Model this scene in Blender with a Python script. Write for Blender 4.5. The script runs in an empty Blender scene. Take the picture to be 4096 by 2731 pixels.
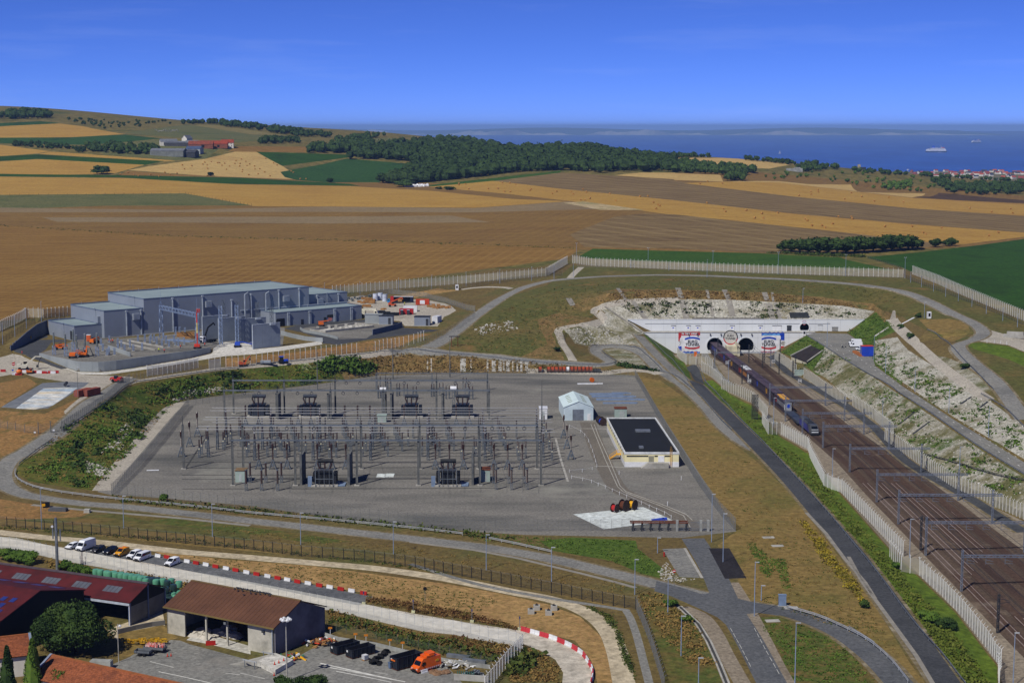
import bpy,math,random
from math import radians,sin,cos,pi,tan,atan2,hypot,sqrt
from mathutils import Vector as V,Matrix
from mathutils.bvhtree import BVHTree
from mathutils.geometry import delaunay_2d_cdt
import numpy as np
random.seed(7);RND=random.Random(11)
SC=bpy.context.scene;COL=SC.collection
# ---------------- camera, sky, sun, exposure ----------------
FPX,HZ,EYE=6500.0,510.0,110.0
PITCH=math.atan((1365.5-HZ)/FPX)
cam=bpy.data.cameras.new('camera');camo=bpy.data.objects.new('camera',cam);COL.objects.link(camo)
cam.sensor_width=36;cam.lens=36*FPX/4096;cam.clip_start=5;cam.clip_end=150000
camo.location=(0,0,EYE);camo.rotation_euler=(pi/2-PITCH,0,0);SC.camera=camo
SUN_EL,SUN_AZ=radians(49),radians(216)
wd=bpy.data.worlds.new('World');SC.world=wd;wd.use_nodes=True
nt=wd.node_tree;bg=nt.nodes['Background']
sky=nt.nodes.new('ShaderNodeTexSky');sky.sky_type='NISHITA';sky.sun_disc=False
sky.sun_elevation=SUN_EL;sky.sun_rotation=SUN_AZ;sky.altitude=10500
sky.air_density=1.0;sky.dust_density=0.0;sky.ozone_density=4.0
hs=nt.nodes.new('ShaderNodeHueSaturation');hs.inputs['Saturation'].default_value=1.1;hs.inputs['Value'].default_value=1.1
nt.links.new(sky.outputs[0],hs.inputs['Color']);wb=nt.nodes.new('ShaderNodeMix');wb.data_type='RGBA';wb.blend_type='MULTIPLY';wb.inputs[0].default_value=1;wb.inputs[7].default_value=(.78,.71,1.12,1)
nt.links.new(hs.outputs[0],wb.inputs[6]);tc=nt.nodes.new('ShaderNodeTexCoord');mp=nt.nodes.new('ShaderNodeMapping');mp.inputs['Scale'].default_value=(2.2,2.2,26);nz=nt.nodes.new('ShaderNodeTexNoise');nz.inputs['Scale'].default_value=2.4;nz.inputs['Detail'].default_value=7;nz.inputs['Roughness'].default_value=.62
nt.links.new(tc.outputs['Generated'],mp.inputs[0]);nt.links.new(mp.outputs[0],nz.inputs['Vector'])
cr=nt.nodes.new('ShaderNodeMapRange');nt.links.new(nz.outputs['Fac'],cr.inputs[0]);cr.inputs[1].default_value=.52;cr.inputs[2].default_value=.8;cr.inputs[4].default_value=.09
ci=nt.nodes.new('ShaderNodeMix');ci.data_type='RGBA';nt.links.new(cr.outputs[0],ci.inputs[0]);nt.links.new(wb.outputs[2],ci.inputs[6]);ci.inputs[7].default_value=(7,8,10,1);nt.links.new(ci.outputs[2],bg.inputs[0]);bg.inputs[1].default_value=0.1
sl=bpy.data.lights.new('sun','SUN');sl.energy=4.1;sl.angle=radians(0.53);sl.color=(1,.95,.87)
so=bpy.data.objects.new('sun',sl);COL.objects.link(so)
sd=V((sin(SUN_AZ)*cos(SUN_EL),cos(SUN_AZ)*cos(SUN_EL),sin(SUN_EL)))
so.rotation_euler=sd.to_track_quat('Z','Y').to_euler();so.location=(-300,-300,600)
vs=SC.view_settings;vs.view_transform='Standard';vs.look='None';vs.gamma=1;vs.exposure=0.0;vs.use_curve_mapping=False
cy=SC.cycles;cy.max_bounces=4;cy.diffuse_bounces=2;cy.glossy_bounces=2;cy.transmission_bounces=2
cy.transparent_max_bounces=12;cy.volume_bounces=0;cy.use_denoising=True;cy.use_adaptive_sampling=False
cy.caustics_reflective=False;cy.caustics_refractive=False;cy.sample_clamp_indirect=4
# ---------------- photo geometry ----------------
CP,SP=cos(PITCH),sin(PITCH)
def ray(x,y):return V((x-2048,CP*FPX+SP*(1365.5-y),-SP*FPX+CP*(1365.5-y)))
def P(x,y,z=0.0):
 d=ray(x,y);t=(z-EYE)/d.z;return V((d.x*t,d.y*t,z))
def W(x,Y,z):return V(((x-2048)/FPX*(Y*CP+(EYE-z)*SP),Y,z))
def zt(o,pts):
 ox,oy,s=o;return[(ox+p[0]/s,oy+p[1]/s)+tuple(p[2:])for p in pts]
ZA=(0,350,1.68);ZB=(1300,450,1.68);ZC=(2696,450,1.68);ZD=(0,1080,2.352);ZE=(900,1080,2.352);ZF=(1800,950,1.96)
ZG=(2900,950,1.967);ZH=(2400,1150,1.96);ZI=(0,1600,2.352);ZJ=(600,1400,2.352);ZK=(1500,1400,2.352);ZL=(2100,1500,2.24)
ZM=(2800,1350,3.36);ZN=(3296,1700,1.521);ZO=(0,2050,2.302);ZQ=(600,2200,2.613);ZR=(1200,2200,2.352);ZS=(1900,2050,2.302)
ZT=(2600,2050,2.302);ZU=(0,1200,4.704);ZV=(400,1200,4.704);ZX=(1300,1150,3.92);ZY=(3500,1250,2.24);ZZ=(2600,1280,3.92);ZW=(0,0,.57422)
# ---------------- mesh and object helpers ----------------
class MB:
 def __init__(s):s.v=[];s.f=[]
 def add(s,vs,fs):
  n=len(s.v);s.v+=[tuple(a)for a in vs];s.f+=[tuple(i+n for i in f)for f in fs];return s
 def box(s,c,d,rz=0,tilt=0):
  m=Matrix.Translation(c)@Matrix.Rotation(rz,4,'Z')@Matrix.Rotation(tilt,4,'X')
  x,y,z=d[0]/2,d[1]/2,d[2]/2
  vs=[m@V(p)for p in((-x,-y,-z),(x,-y,-z),(x,y,-z),(-x,y,-z),(-x,-y,z),(x,-y,z),(x,y,z),(-x,y,z))]
  return s.add(vs,[(0,3,2,1),(4,5,6,7),(0,1,5,4),(1,2,6,5),(2,3,7,6),(3,0,4,7)])
 def b(s,x0,x1,y0,y1,z0,z1):return s.box(((x0+x1)/2,(y0+y1)/2,(z0+z1)/2),(x1-x0,y1-y0,z1-z0))
 def bar(s,p,q,w,h=None):
  p=V(p);q=V(q);d=(q-p);h=h or w
  if d.length<1e-6:return s
  a=d.normalized();u=V((0,0,1)).cross(a)
  if u.length<.01:u=V((1,0,0))
  u.normalize();t=a.cross(u);u*=w/2;t*=h/2
  return s.add([p-u-t,p+u-t,p+u+t,p-u+t,q-u-t,q+u-t,q+u+t,q-u+t],[(0,3,2,1),(4,5,6,7),(0,1,5,4),(1,2,6,5),(2,3,7,6),(3,0,4,7)])
 def cyl(s,p,q,r,r2=None,n=8,cap=True):
  p=V(p);q=V(q);a=(q-p).normalized();u=V((0,0,1)).cross(a)
  if u.length<.01:u=V((1,0,0))
  u.normalize();t=a.cross(u);r2=r if r2 is None else r2
  A=[p+(u*cos(2*pi*i/n)+t*sin(2*pi*i/n))*r for i in range(n)];B=[q+(u*cos(2*pi*i/n)+t*sin(2*pi*i/n))*r2 for i in range(n)]
  fs=[(i,(i+1)%n,(i+1)%n+n,i+n)for i in range(n)]
  if cap:fs+=[tuple(range(n-1,-1,-1)),tuple(range(n,2*n))]
  return s.add(A+B,fs)
 def lathe(s,prof,n=10,c=(0,0,0)):
  vs=[(c[0]+r*cos(2*pi*i/n),c[1]+r*sin(2*pi*i/n),c[2]+z)for r,z in prof for i in range(n)]
  fs=[(k*n+i,k*n+(i+1)%n,(k+1)*n+(i+1)%n,(k+1)*n+i)for k in range(len(prof)-1)for i in range(n)]
  fs+=[tuple(range(n-1,-1,-1)),tuple((len(prof)-1)*n+i for i in range(n))]
  return s.add(vs,fs)
 def prism(s,poly,z0,z1):
  n=len(poly);vs=[(p[0],p[1],z0)for p in poly]+[(p[0],p[1],z1)for p in poly]
  return s.add(vs,[tuple(range(n-1,-1,-1)),tuple(range(n,2*n))]+[(i,(i+1)%n,(i+1)%n+n,i+n)for i in range(n)])
 def side(s,prof,y0,y1,w=None):
  n=len(prof);vs=[(p[0],y0+(p[2]if len(p)>2 else 0),p[1])for p in prof]+[(p[0],y1-(p[2]if len(p)>2 else 0),p[1])for p in prof]
  return s.add(vs,[tuple(range(n)),tuple(range(2*n-1,n-1,-1))]+[(i,i+n,(i+1)%n+n,(i+1)%n)for i in range(n)])
 def lattice(s,p,q,w,t=.08,step=None,w2=None):
  p=V(p);q=V(q);a=q-p;L=a.length;a.normalize();u=V((0,0,1)).cross(a)
  if u.length<.05:u=V((1,0,0))
  u.normalize();v=a.cross(u);w2=w2 or w;n=max(2,int(L/(step or w*1.2)))
  def c(k,i):
   ww=(w+(w2-w)*k/n)/2;sx,sy=((-1,-1),(1,-1),(1,1),(-1,1))[i%4];return p+a*(L*k/n)+u*sx*ww+v*sy*ww
  for i in range(4):
   s.bar(c(0,i),c(n,i),t*1.3)
   for k in range(n):s.bar(c(k,i+k%2),c(k+1,i+1-k%2),t)
  return s
 def blob(s,c,r,n=7,seed=0,flat=1):
  rr=random.Random(seed);rows=max(3,n//2+1)
  vs=[];
  for k in range(rows+1):
   th=pi*k/rows
   for i in range(n):
    q=r*(1+rr.uniform(-.22,.22));vs.append((c[0]+q*sin(th)*cos(2*pi*i/n),c[1]+q*sin(th)*sin(2*pi*i/n),c[2]+q*flat*cos(th)))
  return s.add(vs,[(k*n+i,(k+1)*n+i,(k+1)*n+(i+1)%n,k*n+(i+1)%n)for k in range(rows)for i in range(n)])
 def mesh(s,name,mat,smooth=False):
  me=bpy.data.meshes.new(name);me.from_pydata(s.v,[],s.f);me.validate()
  if mat:me.materials.append(mat)
  if smooth:
   me.polygons.foreach_set('use_smooth',[True]*len(me.polygons));me.set_sharp_from_angle(angle=radians(40))
  me.update();return me
def ob(name,me,parent=None,loc=None,rz=0):
 o=bpy.data.objects.new(name,me);COL.objects.link(o)
 if parent:o.parent=parent
 if loc is not None:o.location=loc
 if rz:o.rotation_euler=(0,0,rz)
 return o
def tag(o,label,cat,group=None,kind=None):
 if label:o['label']=label
 if cat:o['category']=cat
 if group:o['group']=group
 if kind:o['kind']=kind
 return o
def thing(name,label,cat,loc=(0,0,0),rz=0,group=None,s=1):
 o=ob(name,None,None,loc,rz);o.empty_display_size=.5
 if s!=1:o.scale=(s,)*3 if not isinstance(s,tuple)else s
 return tag(o,label,cat,group)
def struct(o):o['kind']='structure';return o
class Proto:
 def __init__(self,parts,smooth=False):
  self.p=[(a[0],a[1].mesh(a[0],a[2],smooth),[(b[0],b[1].mesh(b[0],b[2],smooth))for b in(a[3]if len(a)>3 else[])])for a in parts]
def setmat(o,m):
 o.material_slots[0].link='OBJECT';o.material_slots[0].material=m
def place(pr,name,label,cat,loc,rz=0,group=None,s=1,mats=None):
 ss=(s,)*3 if not isinstance(s,tuple)else s
 if len(pr.p)==1 and not pr.p[0][2]:
  o=ob(name,pr.p[0][1],None,loc,rz);o.scale=ss;tag(o,label,cat,group)
  if mats and pr.p[0][0]in mats:setmat(o,mats[pr.p[0][0]])
  return o
 r=thing(name,label,cat,loc,rz,group);r.scale=ss
 for n,me,subs in pr.p:
  c=ob(n,me,r)
  if mats and n in mats:setmat(c,mats[n])
  for sn,sm in subs:
   d=ob(sn,sm,c)
   if mats and sn in mats:setmat(d,mats[sn])
 return r
ORD=['first','second','third','fourth','fifth','sixth','seventh','eighth','ninth','tenth','eleventh','twelfth','thirteenth','fourteenth','fifteenth','sixteenth','seventeenth','eighteenth','nineteenth','twentieth']
def nth(i):return ORD[i]if i<20 else str(i+1)+('st' if(i+1)%10==1 else 'nd' if(i+1)%10==2 else 'rd' if(i+1)%10==3 else 'th')
# ---------------- materials ----------------
def lin(c):
 return tuple((v/12.92 if v<=.04045 else((v+.055)/1.055)**2.4)for v in(x/255 for x in c))+(1,)
MATS={}
def base(name):
 m=bpy.data.materials.new(name);m.use_nodes=True;t=m.node_tree;return m,t,t.nodes['Principled BSDF']
def pos(t,scale=None):
 g=t.nodes.new('ShaderNodeNewGeometry');return g.outputs['Position']
def noise(t,src,sc,det=4,rough=.6,stretch=None):
 n=t.nodes.new('ShaderNodeTexNoise');n.inputs['Scale'].default_value=sc;n.inputs['Detail'].default_value=det;n.inputs['Roughness'].default_value=rough
 if stretch:
  mp=t.nodes.new('ShaderNodeMapping');mp.inputs['Scale'].default_value=stretch[0];mp.inputs['Rotation'].default_value=(0,0,stretch[1]);t.links.new(src,mp.inputs[0]);src=mp.outputs[0]
 t.links.new(src,n.inputs['Vector']);return n.outputs['Fac']
def ramp(t,fac,cols,lo=.3,hi=.7):
 r=t.nodes.new('ShaderNodeValToRGB');e=r.color_ramp.elements;n=len(cols)
 while len(e)<n:e.new(.5)
 for i,c in enumerate(cols):e[i].position=lo+(hi-lo)*i/max(1,n-1);e[i].color=lin(c)
 t.links.new(fac,r.inputs[0]);return r.outputs[0]
def mixc(t,fac,a,b,mode='MIX'):
 m=t.nodes.new('ShaderNodeMix');m.data_type='RGBA';m.blend_type=mode
 if isinstance(fac,(int,float)):m.inputs[0].default_value=fac
 else:t.links.new(fac,m.inputs[0])
 for k,s in((6,a),(7,b)):
  if isinstance(s,tuple):m.inputs[k].default_value=s
  else:t.links.new(s,m.inputs[k])
 return m.outputs[2]
def mrange(t,fac,a,b,c=0,d=1):
 m=t.nodes.new('ShaderNodeMapRange');t.links.new(fac,m.inputs[0])
 for i,v in enumerate((a,b,c,d)):m.inputs[i+1].default_value=v
 return m.outputs[0]
def bump(t,b,fac,strength,dist):
 n=t.nodes.new('ShaderNodeBump');n.inputs['Strength'].default_value=strength;n.inputs['Distance'].default_value=dist
 t.links.new(fac,n.inputs['Height']);t.links.new(n.outputs[0],b.inputs['Normal'])
def M(name,c,c2=None,sc=.8,r=.75,met=0,bp=0,st=None,emit=0):
 if name in MATS:return MATS[name]
 m,t,b=base(name);b.inputs['Roughness'].default_value=r;b.inputs['Metallic'].default_value=met
 c2=c2 or tuple(int(v*.82)for v in c)
 n=noise(t,pos(t),sc,5,.65,st);t.links.new(ramp(t,n,[c2,c],.32,.62),b.inputs['Base Color'])
 if bp:bump(t,b,n,.6,bp)
 if r>.5:b.inputs['Specular IOR Level'].default_value=.25
 MATS[name]=m;return m
def G(name,cols,sc=.05,fine=1.2,fcol=None,famt=.5,bp=.3,stripe=None,lo=.34,hi=.66,st=None,streak=None,extra=None,con=.58):
 if name in MATS:return MATS[name]
 m,t,b=base(name);b.inputs['Roughness'].default_value=.95;b.inputs['Specular IOR Level'].default_value=.1
 p=pos(t);c=ramp(t,noise(t,p,sc,6,.62,st),cols,lo,hi)
 f=noise(t,p,fine,5,.7)
 c=mixc(t,mrange(t,f,.42,.66,0,famt),c,lin(fcol or tuple(int(v*.6)for v in cols[0])))
 hi=noise(t,p,fine*.75,9,.82);mg=t.nodes.new('ShaderNodeCombineColor');v_=mrange(t,hi,.3,.7,1-con,1+con)
 for k in range(3):t.links.new(v_,mg.inputs[k])
 c=mixc(t,1.0,c,mg.outputs[0],'MULTIPLY')
 if extra:
  ec,es,elo,ehi=extra;c=mixc(t,mrange(t,noise(t,p,es,7,.7),elo,ehi),c,lin(ec))
 if streak:
  an,wl,sc2,am=streak
  mp=t.nodes.new('ShaderNodeMapping');mp.inputs['Rotation'].default_value=(0,0,an);t.links.new(p,mp.inputs[0])
  w=t.nodes.new('ShaderNodeTexWave');w.inputs['Scale'].default_value=1/wl*.314;w.inputs['Distortion'].default_value=.25;w.inputs['Detail'].default_value=3;w.inputs['Detail Scale'].default_value=.25
  t.links.new(mp.outputs[0],w.inputs['Vector'])
  nn=noise(t,p,.02,3,.5)
  mm=t.nodes.new('ShaderNodeMath');mm.operation='MULTIPLY';t.links.new(mrange(t,w.outputs['Fac'],.7,.99,0,am),mm.inputs[0]);t.links.new(mrange(t,nn,.35,.6,.25,1),mm.inputs[1])
  c=mixc(t,mm.outputs[0],c,lin(sc2))
  ns=noise(t,p,1.0,4,.6,((.012,.5,.5),an+pi/2));c=mixc(t,mrange(t,ns,.42,.62,0,am),c,lin(sc2));c=mixc(t,mrange(t,ns,.5,.34,0,am*.9),c,lin(fcol or cols[0]))
 t.links.new(c,b.inputs['Base Color'])
 if bp:bump(t,b,f,.8,bp)
 MATS[name]=m;return m
def meshmat(name,c,a):
 if name in MATS:return MATS[name]
 m,t,b=base(name);b.inputs['Base Color'].default_value=lin(c);b.inputs['Roughness'].default_value=.6
 n=noise(t,pos(t),.6,3,.5);t.links.new(mrange(t,n,.3,.7,a*.85,min(1,a*1.15)),b.inputs['Alpha']);MATS[name]=m;return m
def glassmat(name,c):
 if name in MATS:return MATS[name]
 m,t,b=base(name);b.inputs['Base Color'].default_value=lin(c);b.inputs['Roughness'].default_value=.08;b.inputs['Specular IOR Level'].default_value=.6;MATS[name]=m;return m
def paint(name,c,r=.35):
 return M(name,c,tuple(int(v*.9)for v in c),.5,r)
white=paint('white_paint',(226,228,230));black=M('black_plastic',(22,23,25),r=.6);steel=M('galvanised_steel',(128,134,140),(98,104,112),.6,.5,.3)
dsteel=M('dark_steel',(58,61,66),(42,44,48),.6,.6);concrete=M('concrete',(172,170,162),(140,138,130),.35,.9,bp=.02);glass=glassmat('dark_glass',(18,22,28))
red=paint('red_paint',(176,40,34));orange=paint('orange_paint',(224,110,24));yellow=paint('yellow_paint',(226,168,30));blue=paint('blue_paint',(32,70,190))
wood=M('timber',(168,124,74),(130,92,52),.8,.85);rust=M('rusted_steel',(112,62,38),(72,42,30),.9,.9);brownins=M('brown_porcelain',(58,34,28),(40,24,22),1,.35);greyins=M('grey_porcelain',(110,118,116),(86,94,92),1,.4)
tyre=M('rubber',(24,24,25),r=.85)
# ---------------- terrain: far hills by thin-plate interpolation, near ground by break lines ----------------
far_px=[(0,1262,17),(0,1100,22),(1000,1050,25),(2000,1000,29),(3000,1000,29),(4096,1000,24),(3500,900,30),(0,900,32),(1500,900,33),(2600,850,40),(0,800,42),(1500,800,42),(4096,850,25),(0,700,56),(1000,720,50),(1600,745,42),(2300,700,54),(2700,690,55),(3300,770,38),(4096,800,22),(0,600,80),(500,640,70),(800,570,90),(1100,640,68),(1500,620,72),(1350,560,90),(1700,590,78),(2300,600,74),(2600,625,68),(2750,629,66),(2900,633,65),(3050,643,58),(3200,658,50),(3500,690,35),(3800,720,18),(4096,745,5),(3500,760,30),(3800,790,22),(3700,690,-70),(3900,700,-62),(4096,705,-60)]
fence_px=[(250,1232,16),(1376,1173,17),(1600,1153,18.5),(1835,1135,20),(2000,1120,22),(2188,1103,24),(2269,1054,26),(2361,1062,26),(2700,1077,26.5),(3000,1090,27),(3300,1100,27),(3612,1108,27),(3655,1098,26.5),(3750,1135,25.5),(3850,1180,24),(3950,1222,22.5),(4096,1283,20)]
far_w=[(-760,3000,134),(-690,3000,124),(-640,3050,121),(-530,3000,118),(-436,3000,112.5),(-340,3100,106),(-260,3200,101),(-1000,3300,150),(-1500,1000,25),(-1500,2000,80),(-1500,3000,140),(1500,1000,15),(1500,2000,5),(1500,3000,-25),(300,3600,0),(650,3500,-30),(950,3500,-45),(700,5000,-88),(1300,5200,-84),(0,3700,10),(-1500,4500,40),(-600,4500,10),(0,4500,-30),(600,4300,-60),(1200,4200,-70),(-500,5500,-60),(1500,6500,-85),(0,6500,-102),(-1500,6500,-98),(2500,6500,-90),(0,7500,-110),(1000,7300,-97),(2500,7500,-104),(-2500,5500,0),(-2500,1000,25),(-2500,3000,120),(2500,3000,-40),(2500,1000,0),(-330,150,0),(-330,400,1),(-330,600,8),(-330,780,15),(260,150,-2),(275,400,4),(265,600,12),(260,760,19),(0,100,0),(-1500,150,5),(1500,150,0),(-700,500,8),(700,500,8)]
ctl=[tuple(P(*q))for q in far_px+fence_px]+far_w
cx=np.array(ctl);xy=cx[:,:2]/1000
def tps(r2):return np.where(r2>0,r2*np.log(np.maximum(r2,1e-12)),0)
n=len(xy);K=tps(((xy[:,None]-xy[None])**2).sum(-1))+np.eye(n)*2e-4
A=np.zeros((n+3,n+3));A[:n,:n]=K;A[:n,n]=1;A[:n,n+1:]=xy;A[n,:n]=1;A[n+1:,:n]=xy.T
sol=np.linalg.solve(A,np.concatenate([cx[:,2],[0,0,0]]))
def farz(pts):
 q=np.asarray(pts,float)/1000;return tps(((q[:,None]-xy[None])**2).sum(-1))@sol[:n]+sol[n]+q@sol[n+1:]
verts=[];edges=[];zs=[]
def addline(pts,closed=False):
 i0=len(verts)
 for p in pts:verts.append((p[0],p[1]));zs.append(p[2])
 for k in range(len(pts)-1):edges.append((i0+k,i0+k+1))
 if closed:edges.append((len(verts)-1,i0))
def addpx(l,closed=False):addline([P(*q)for q in l],closed)
FENCE_W=[P(*q)for q in fence_px]
addline(FENCE_W)
for x,y in((-330,150),(-330,300),(-330,400),(-330,500),(-330,600),(-330,700),(-330,780),(-200,150),(0,150),(150,150),(245,150)):
 verts.append((x,y));zs.append(float(farz([(x,y)])[0])if x<-300 else 0)
addpx([(757,1621,0),(1110,1570,0),(1514,1512,0),(2100,1500,0),(2540,1505,0),(2940,2112,0),(2680,2122,0),(1900,2118,0),(1000,2015,0),(450,1978,0)],True)
addpx([(385,1965,0),(560,1770,0),(690,1612,0),(760,1598,0),(898,1579,0),(1238,1540,0),(1514,1500,0),(2000,1490,.2),(2300,1490,.5),(2530,1498,.5)])
TOP=[(50,1895,1.5),(90,1835,2.5),(150,1770,4),(250,1700,6),(430,1590,8),(510,1542,8.4),(600,1523,8.4),(850,1486,8.3),(1000,1471,8.3),(1325,1437,8),(1500,1418,7.6),(1600,1410,7.2),(1800,1415,6.6),(1950,1426,5.6),(2106,1444,4.3),(2259,1455,3.3),(2407,1464,2.4),(2520,1485,1.4),(2630,1515,.6),(2740,1580,.2),(2860,1680,0)]
addpx(TOP)
addpx([(0,1860,2),(0,1760,4.5),(60,1720,6),(200,1640,8),(330,1560,9),(420,1515,9)])
addpx([(0,1990,1.2),(300,2030,.8),(1000,2095,.3),(1900,2195,0),(2500,2310,0)])
addpx([(0,2090,1),(800,2150,.5),(1500,2230,.3),(2530,2435,0)])
addpx([(0,1600,8.5),(60,1560,8.8),(0,1500,9)])
FOOT=[(157,1424,11.8),(206,1444,11),(270,1471,9.6),(315,1485,9.2),(400,1487,9.1),(464,1481,9.1),(538,1470,9.2),(666,1448,9.6),(761,1432,10),(842,1412,10.6)]
FOOTW=[P(*q)for q in FOOT]
addline(FOOTW)
def offs(l,d,z):
 out=[]
 for i,p in enumerate(l):
  u=(l[min(i+1,len(l)-1)]-l[max(i-1,0)]);u.z=0;u.normalize();out.append(V((p.x-u.y*d,p.y+u.x*d,z(i,p))))
 return out
addline(offs(FOOTW,.7,lambda i,p:13))
addpx([(300,1500,8.9),(425,1499,9),(638,1469,9.5),(842,1433,10.4),(900,1424,10.9),(1015,1416,11.6),(1121,1403,12.2),(1283,1378,12.6),(1560,1332,12.5),(1700,1315,12.5)])
addpx([(870,1398,11.8),(900,1375,12.9)]);addpx([(930,1405,11.8),(1014,1397,12.6),(1125,1386,12.8),(1290,1364,12.9)])
addpx([(1000,1440,10.3),(1300,1394,11.3),(1500,1364,11.6),(1640,1346,11.9),(1720,1332,12.2)])
DWF=[(42,1404,11.6),(70,1393,12),(110,1370,12.4),(150,1347,12.8),(191,1334,13)]
DWW=[P(*q)for q in DWF];DWH=[1.5,3.2,4.6,5.6,6.2]
addline(DWW);addline(offs(DWW,.7,lambda i,p:p.z+DWH[i]))
addpx([(60,1425,11.2),(110,1440,10.6),(150,1455,10.2),(240,1485,9.2)])
addpx([(200,1330,13),(700,1330,13),(1290,1262,13.2),(1460,1235,13.5),(1640,1205,14.5),(1700,1200,15)])
addpx([(0,1345,15),(60,1310,16),(160,1275,16.5)])
addpx([(1560,1400,8.6),(1708,1392,9),(1793,1350,11),(1900,1268,15),(2004,1198,18.5),(2086,1157,20.5),(2188,1128,22.5),(2269,1117,23.8)])
addpx([(2300,1150,23.5),(2412,1107,24.8),(2616,1101,25.6),(2820,1104,26),(3000,1112,26),(3205,1121,26),(3459,1143,25.4),(3612,1168,24.6),(3713,1206,23.4),(3815,1258,21.8),(3891,1292,20.6),(3932,1328,19.6),(3906,1354,19),(3846,1374,18.5),(3835,1394,18),(3891,1450,16.6),(3993,1537,14),(4096,1680,11)])
addpx([(1900,1330,11.5),(2000,1300,13),(2150,1240,17),(2300,1200,20.5)])
addpx([(1950,1395,7.5),(2100,1385,8.5),(2250,1340,11),(2330,1290,13.5),(2380,1250,16)])
addpx([(2270,1330,10.5),(2260,1370,8.5),(2300,1435,4.5)])
YL,YU=813.0,819.0
TX=[W(2859,YL,.9).x,W(2983,YL,.9).x,W(3217,YU,9.3).x]
def mouth(l,z,Y,xs):return sorted(l+[V((x+s,Y,z))for x,r in xs for s in(-r,r)],key=lambda p:p.x)
addline(mouth([W(2480,YL,9.5),W(2540,YL,8.2),W(2575,YL,7.0),W(2700,YL,-3),W(3120,YL,-3),W(3228,YL,6.4),W(3262,YL,7.4),W(3330,YL,7.5),W(3395,YL,7.5)],-3,YL,[(TX[0],4.4),(TX[1],4.4)]))
addline(mouth([W(2540,YL+.6,8.3),W(2572,YL+.6,7.5),W(3262,YL+.6,7.5)],7.5,YL+.6,[(TX[0],4.4),(TX[1],4.4)]))
addline(mouth([W(2505,YU-.3,13),W(2607,YU-.3,7.5),W(3390,YU-.3,7.5),W(3460,YU-.3,13)],7.5,YU-.3,[(TX[2],2.7)]))
addline(mouth([W(2505,YU+.4,13),W(3460,YU+.4,13)],13,YU+.4,[(TX[2],2.7)]))
addpx([(2330,1250,16),(2400,1226,19),(2502,1204,21.4),(2706,1196,22),(2910,1198,21.6),(3165,1210,20.5),(3369,1222,18.5),(3497,1246,15.5),(3573,1285,14)])
addpx([(2330,1205,20.5),(2440,1172,25),(2700,1160,26),(3000,1168,25),(3300,1185,22.5),(3500,1215,19),(3620,1262,18.5),(3700,1330,18)])
addpx([(3390,1334,7.5),(3449,1372,7.5),(3492,1428,7.4),(3500,1462,7.4),(3612,1545,7.2),(3678,1585,7),(3812,1674,6.8),(3968,1768,6.4),(4096,1846,6)])
addpx([(3225,1341,7.3),(3307,1392,7.4),(3408,1458,7.4),(3500,1506,7.4),(3561,1547,7.2),(3723,1654,7),(3902,1779,6.5),(4096,1899,6)])
addpx([(3586,1301,15.5),(3660,1370,14.6),(3760,1460,13.4),(3890,1555,12.2),(3960,1600,11.8),(4096,1760,10)])
RF=[(3073,1420,-2.6),(3100,1437,-2.4),(3157,1475,-2.3),(3223,1514,-2.2),(3306,1570,-2.2),(3383,1618,-2.2),(3500,1686,-2.2),(3605,1799,-2.2),(3723,1887,-2.2),(3822,1950,-2.2),(3980,2024,-2.2),(4096,2078,-2.2)]
addpx(RF)
LF=[(2767,1458,-1.5),(2806,1484,-1.5),(2845,1507,-1.5),(2910,1566,-1.6),(3008,1611,-2),(3068,1673,-2),(3124,1740,-2),(3231,1801,-2),(3362,1966,-2),(3559,2190,-2),(3677,2300,-2),(3822,2438,-2),(3993,2655,-2)]
addpx(LF)
addpx([(2700,1440,-3),(2790,1510,-3),(2920,1590,-3),(3010,1640,-3),(3090,1700,-3),(3240,1830,-3),(3400,2000,-3),(3580,2200,-3),(3700,2320,-3),(3850,2470,-3),(4030,2720,-3)])
addpx([(2540,1345,7.6),(2600,1408,5),(2675,1480,2),(2735,1525,.6)])
addpx([(2585,1340,6.8),(2640,1405,4.4),(2700,1465,1.6),(2745,1505,.5),(2790,1535,.1),(2880,1610,0),(2990,1720,0),(3075,1800,0),(3190,1910,0),(3320,2055,0),(3440,2195,0),(3535,2320,0),(3735,2590,0),(3830,2731,0)])
addpx([(2380,1404,3.4),(2402,1388,4),(2463,1386,4.2),(2530,1396,4.2),(2580,1420,3.6),(2640,1478,1.8)])
addpx([(2430,1320,9),(2500,1352,7.2),(2545,1390,5.2)])
nnear=len(verts)
fw=sorted([(p.x,p.y)for p in FENCE_W])
def yborder(x):
 if x<-330:return 60
 if x>238:return 60
 xs=[-330]+[p[0]for p in fw];ys=[780]+[p[1]for p in fw]
 return float(np.interp(x,xs,ys))+12
g=[]
def grid(x0,x1,y0,y1,st):
 x=x0
 while x<=x1:
  y=y0
  while y<y1:
   g.append((x+RND.uniform(-.2,.2)*st,y+RND.uniform(-.2,.2)*st));y+=st
  x+=st
grid(-700,800,1080,1700,26);grid(-1000,1100,1700,3500,42);grid(-2600,2600,3500,7600,180)
grid(-700,-345,60,1080,40);grid(255,700,60,1080,40);grid(-330,255,850,1080,18);grid(-2600,-1000,60,3500,200);grid(1100,2600,60,3500,200);grid(-1000,-700,60,1700,90);grid(700,1100,60,1700,90)
g=[p for p in g if p[1]>yborder(p[0])]
gz=farz(g)
for p,z in zip(g,gz):verts.append(p);zs.append(float(z))
for x,y in((-2600,40),(2600,40),(2600,7700),(-2600,7700)):verts.append((x,y));zs.append(-3 if y<100 else-112)
def cdt(vs,es):
 r=delaunay_2d_cdt([V(v)for v in vs],es,[],0,1e-4);return r
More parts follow.
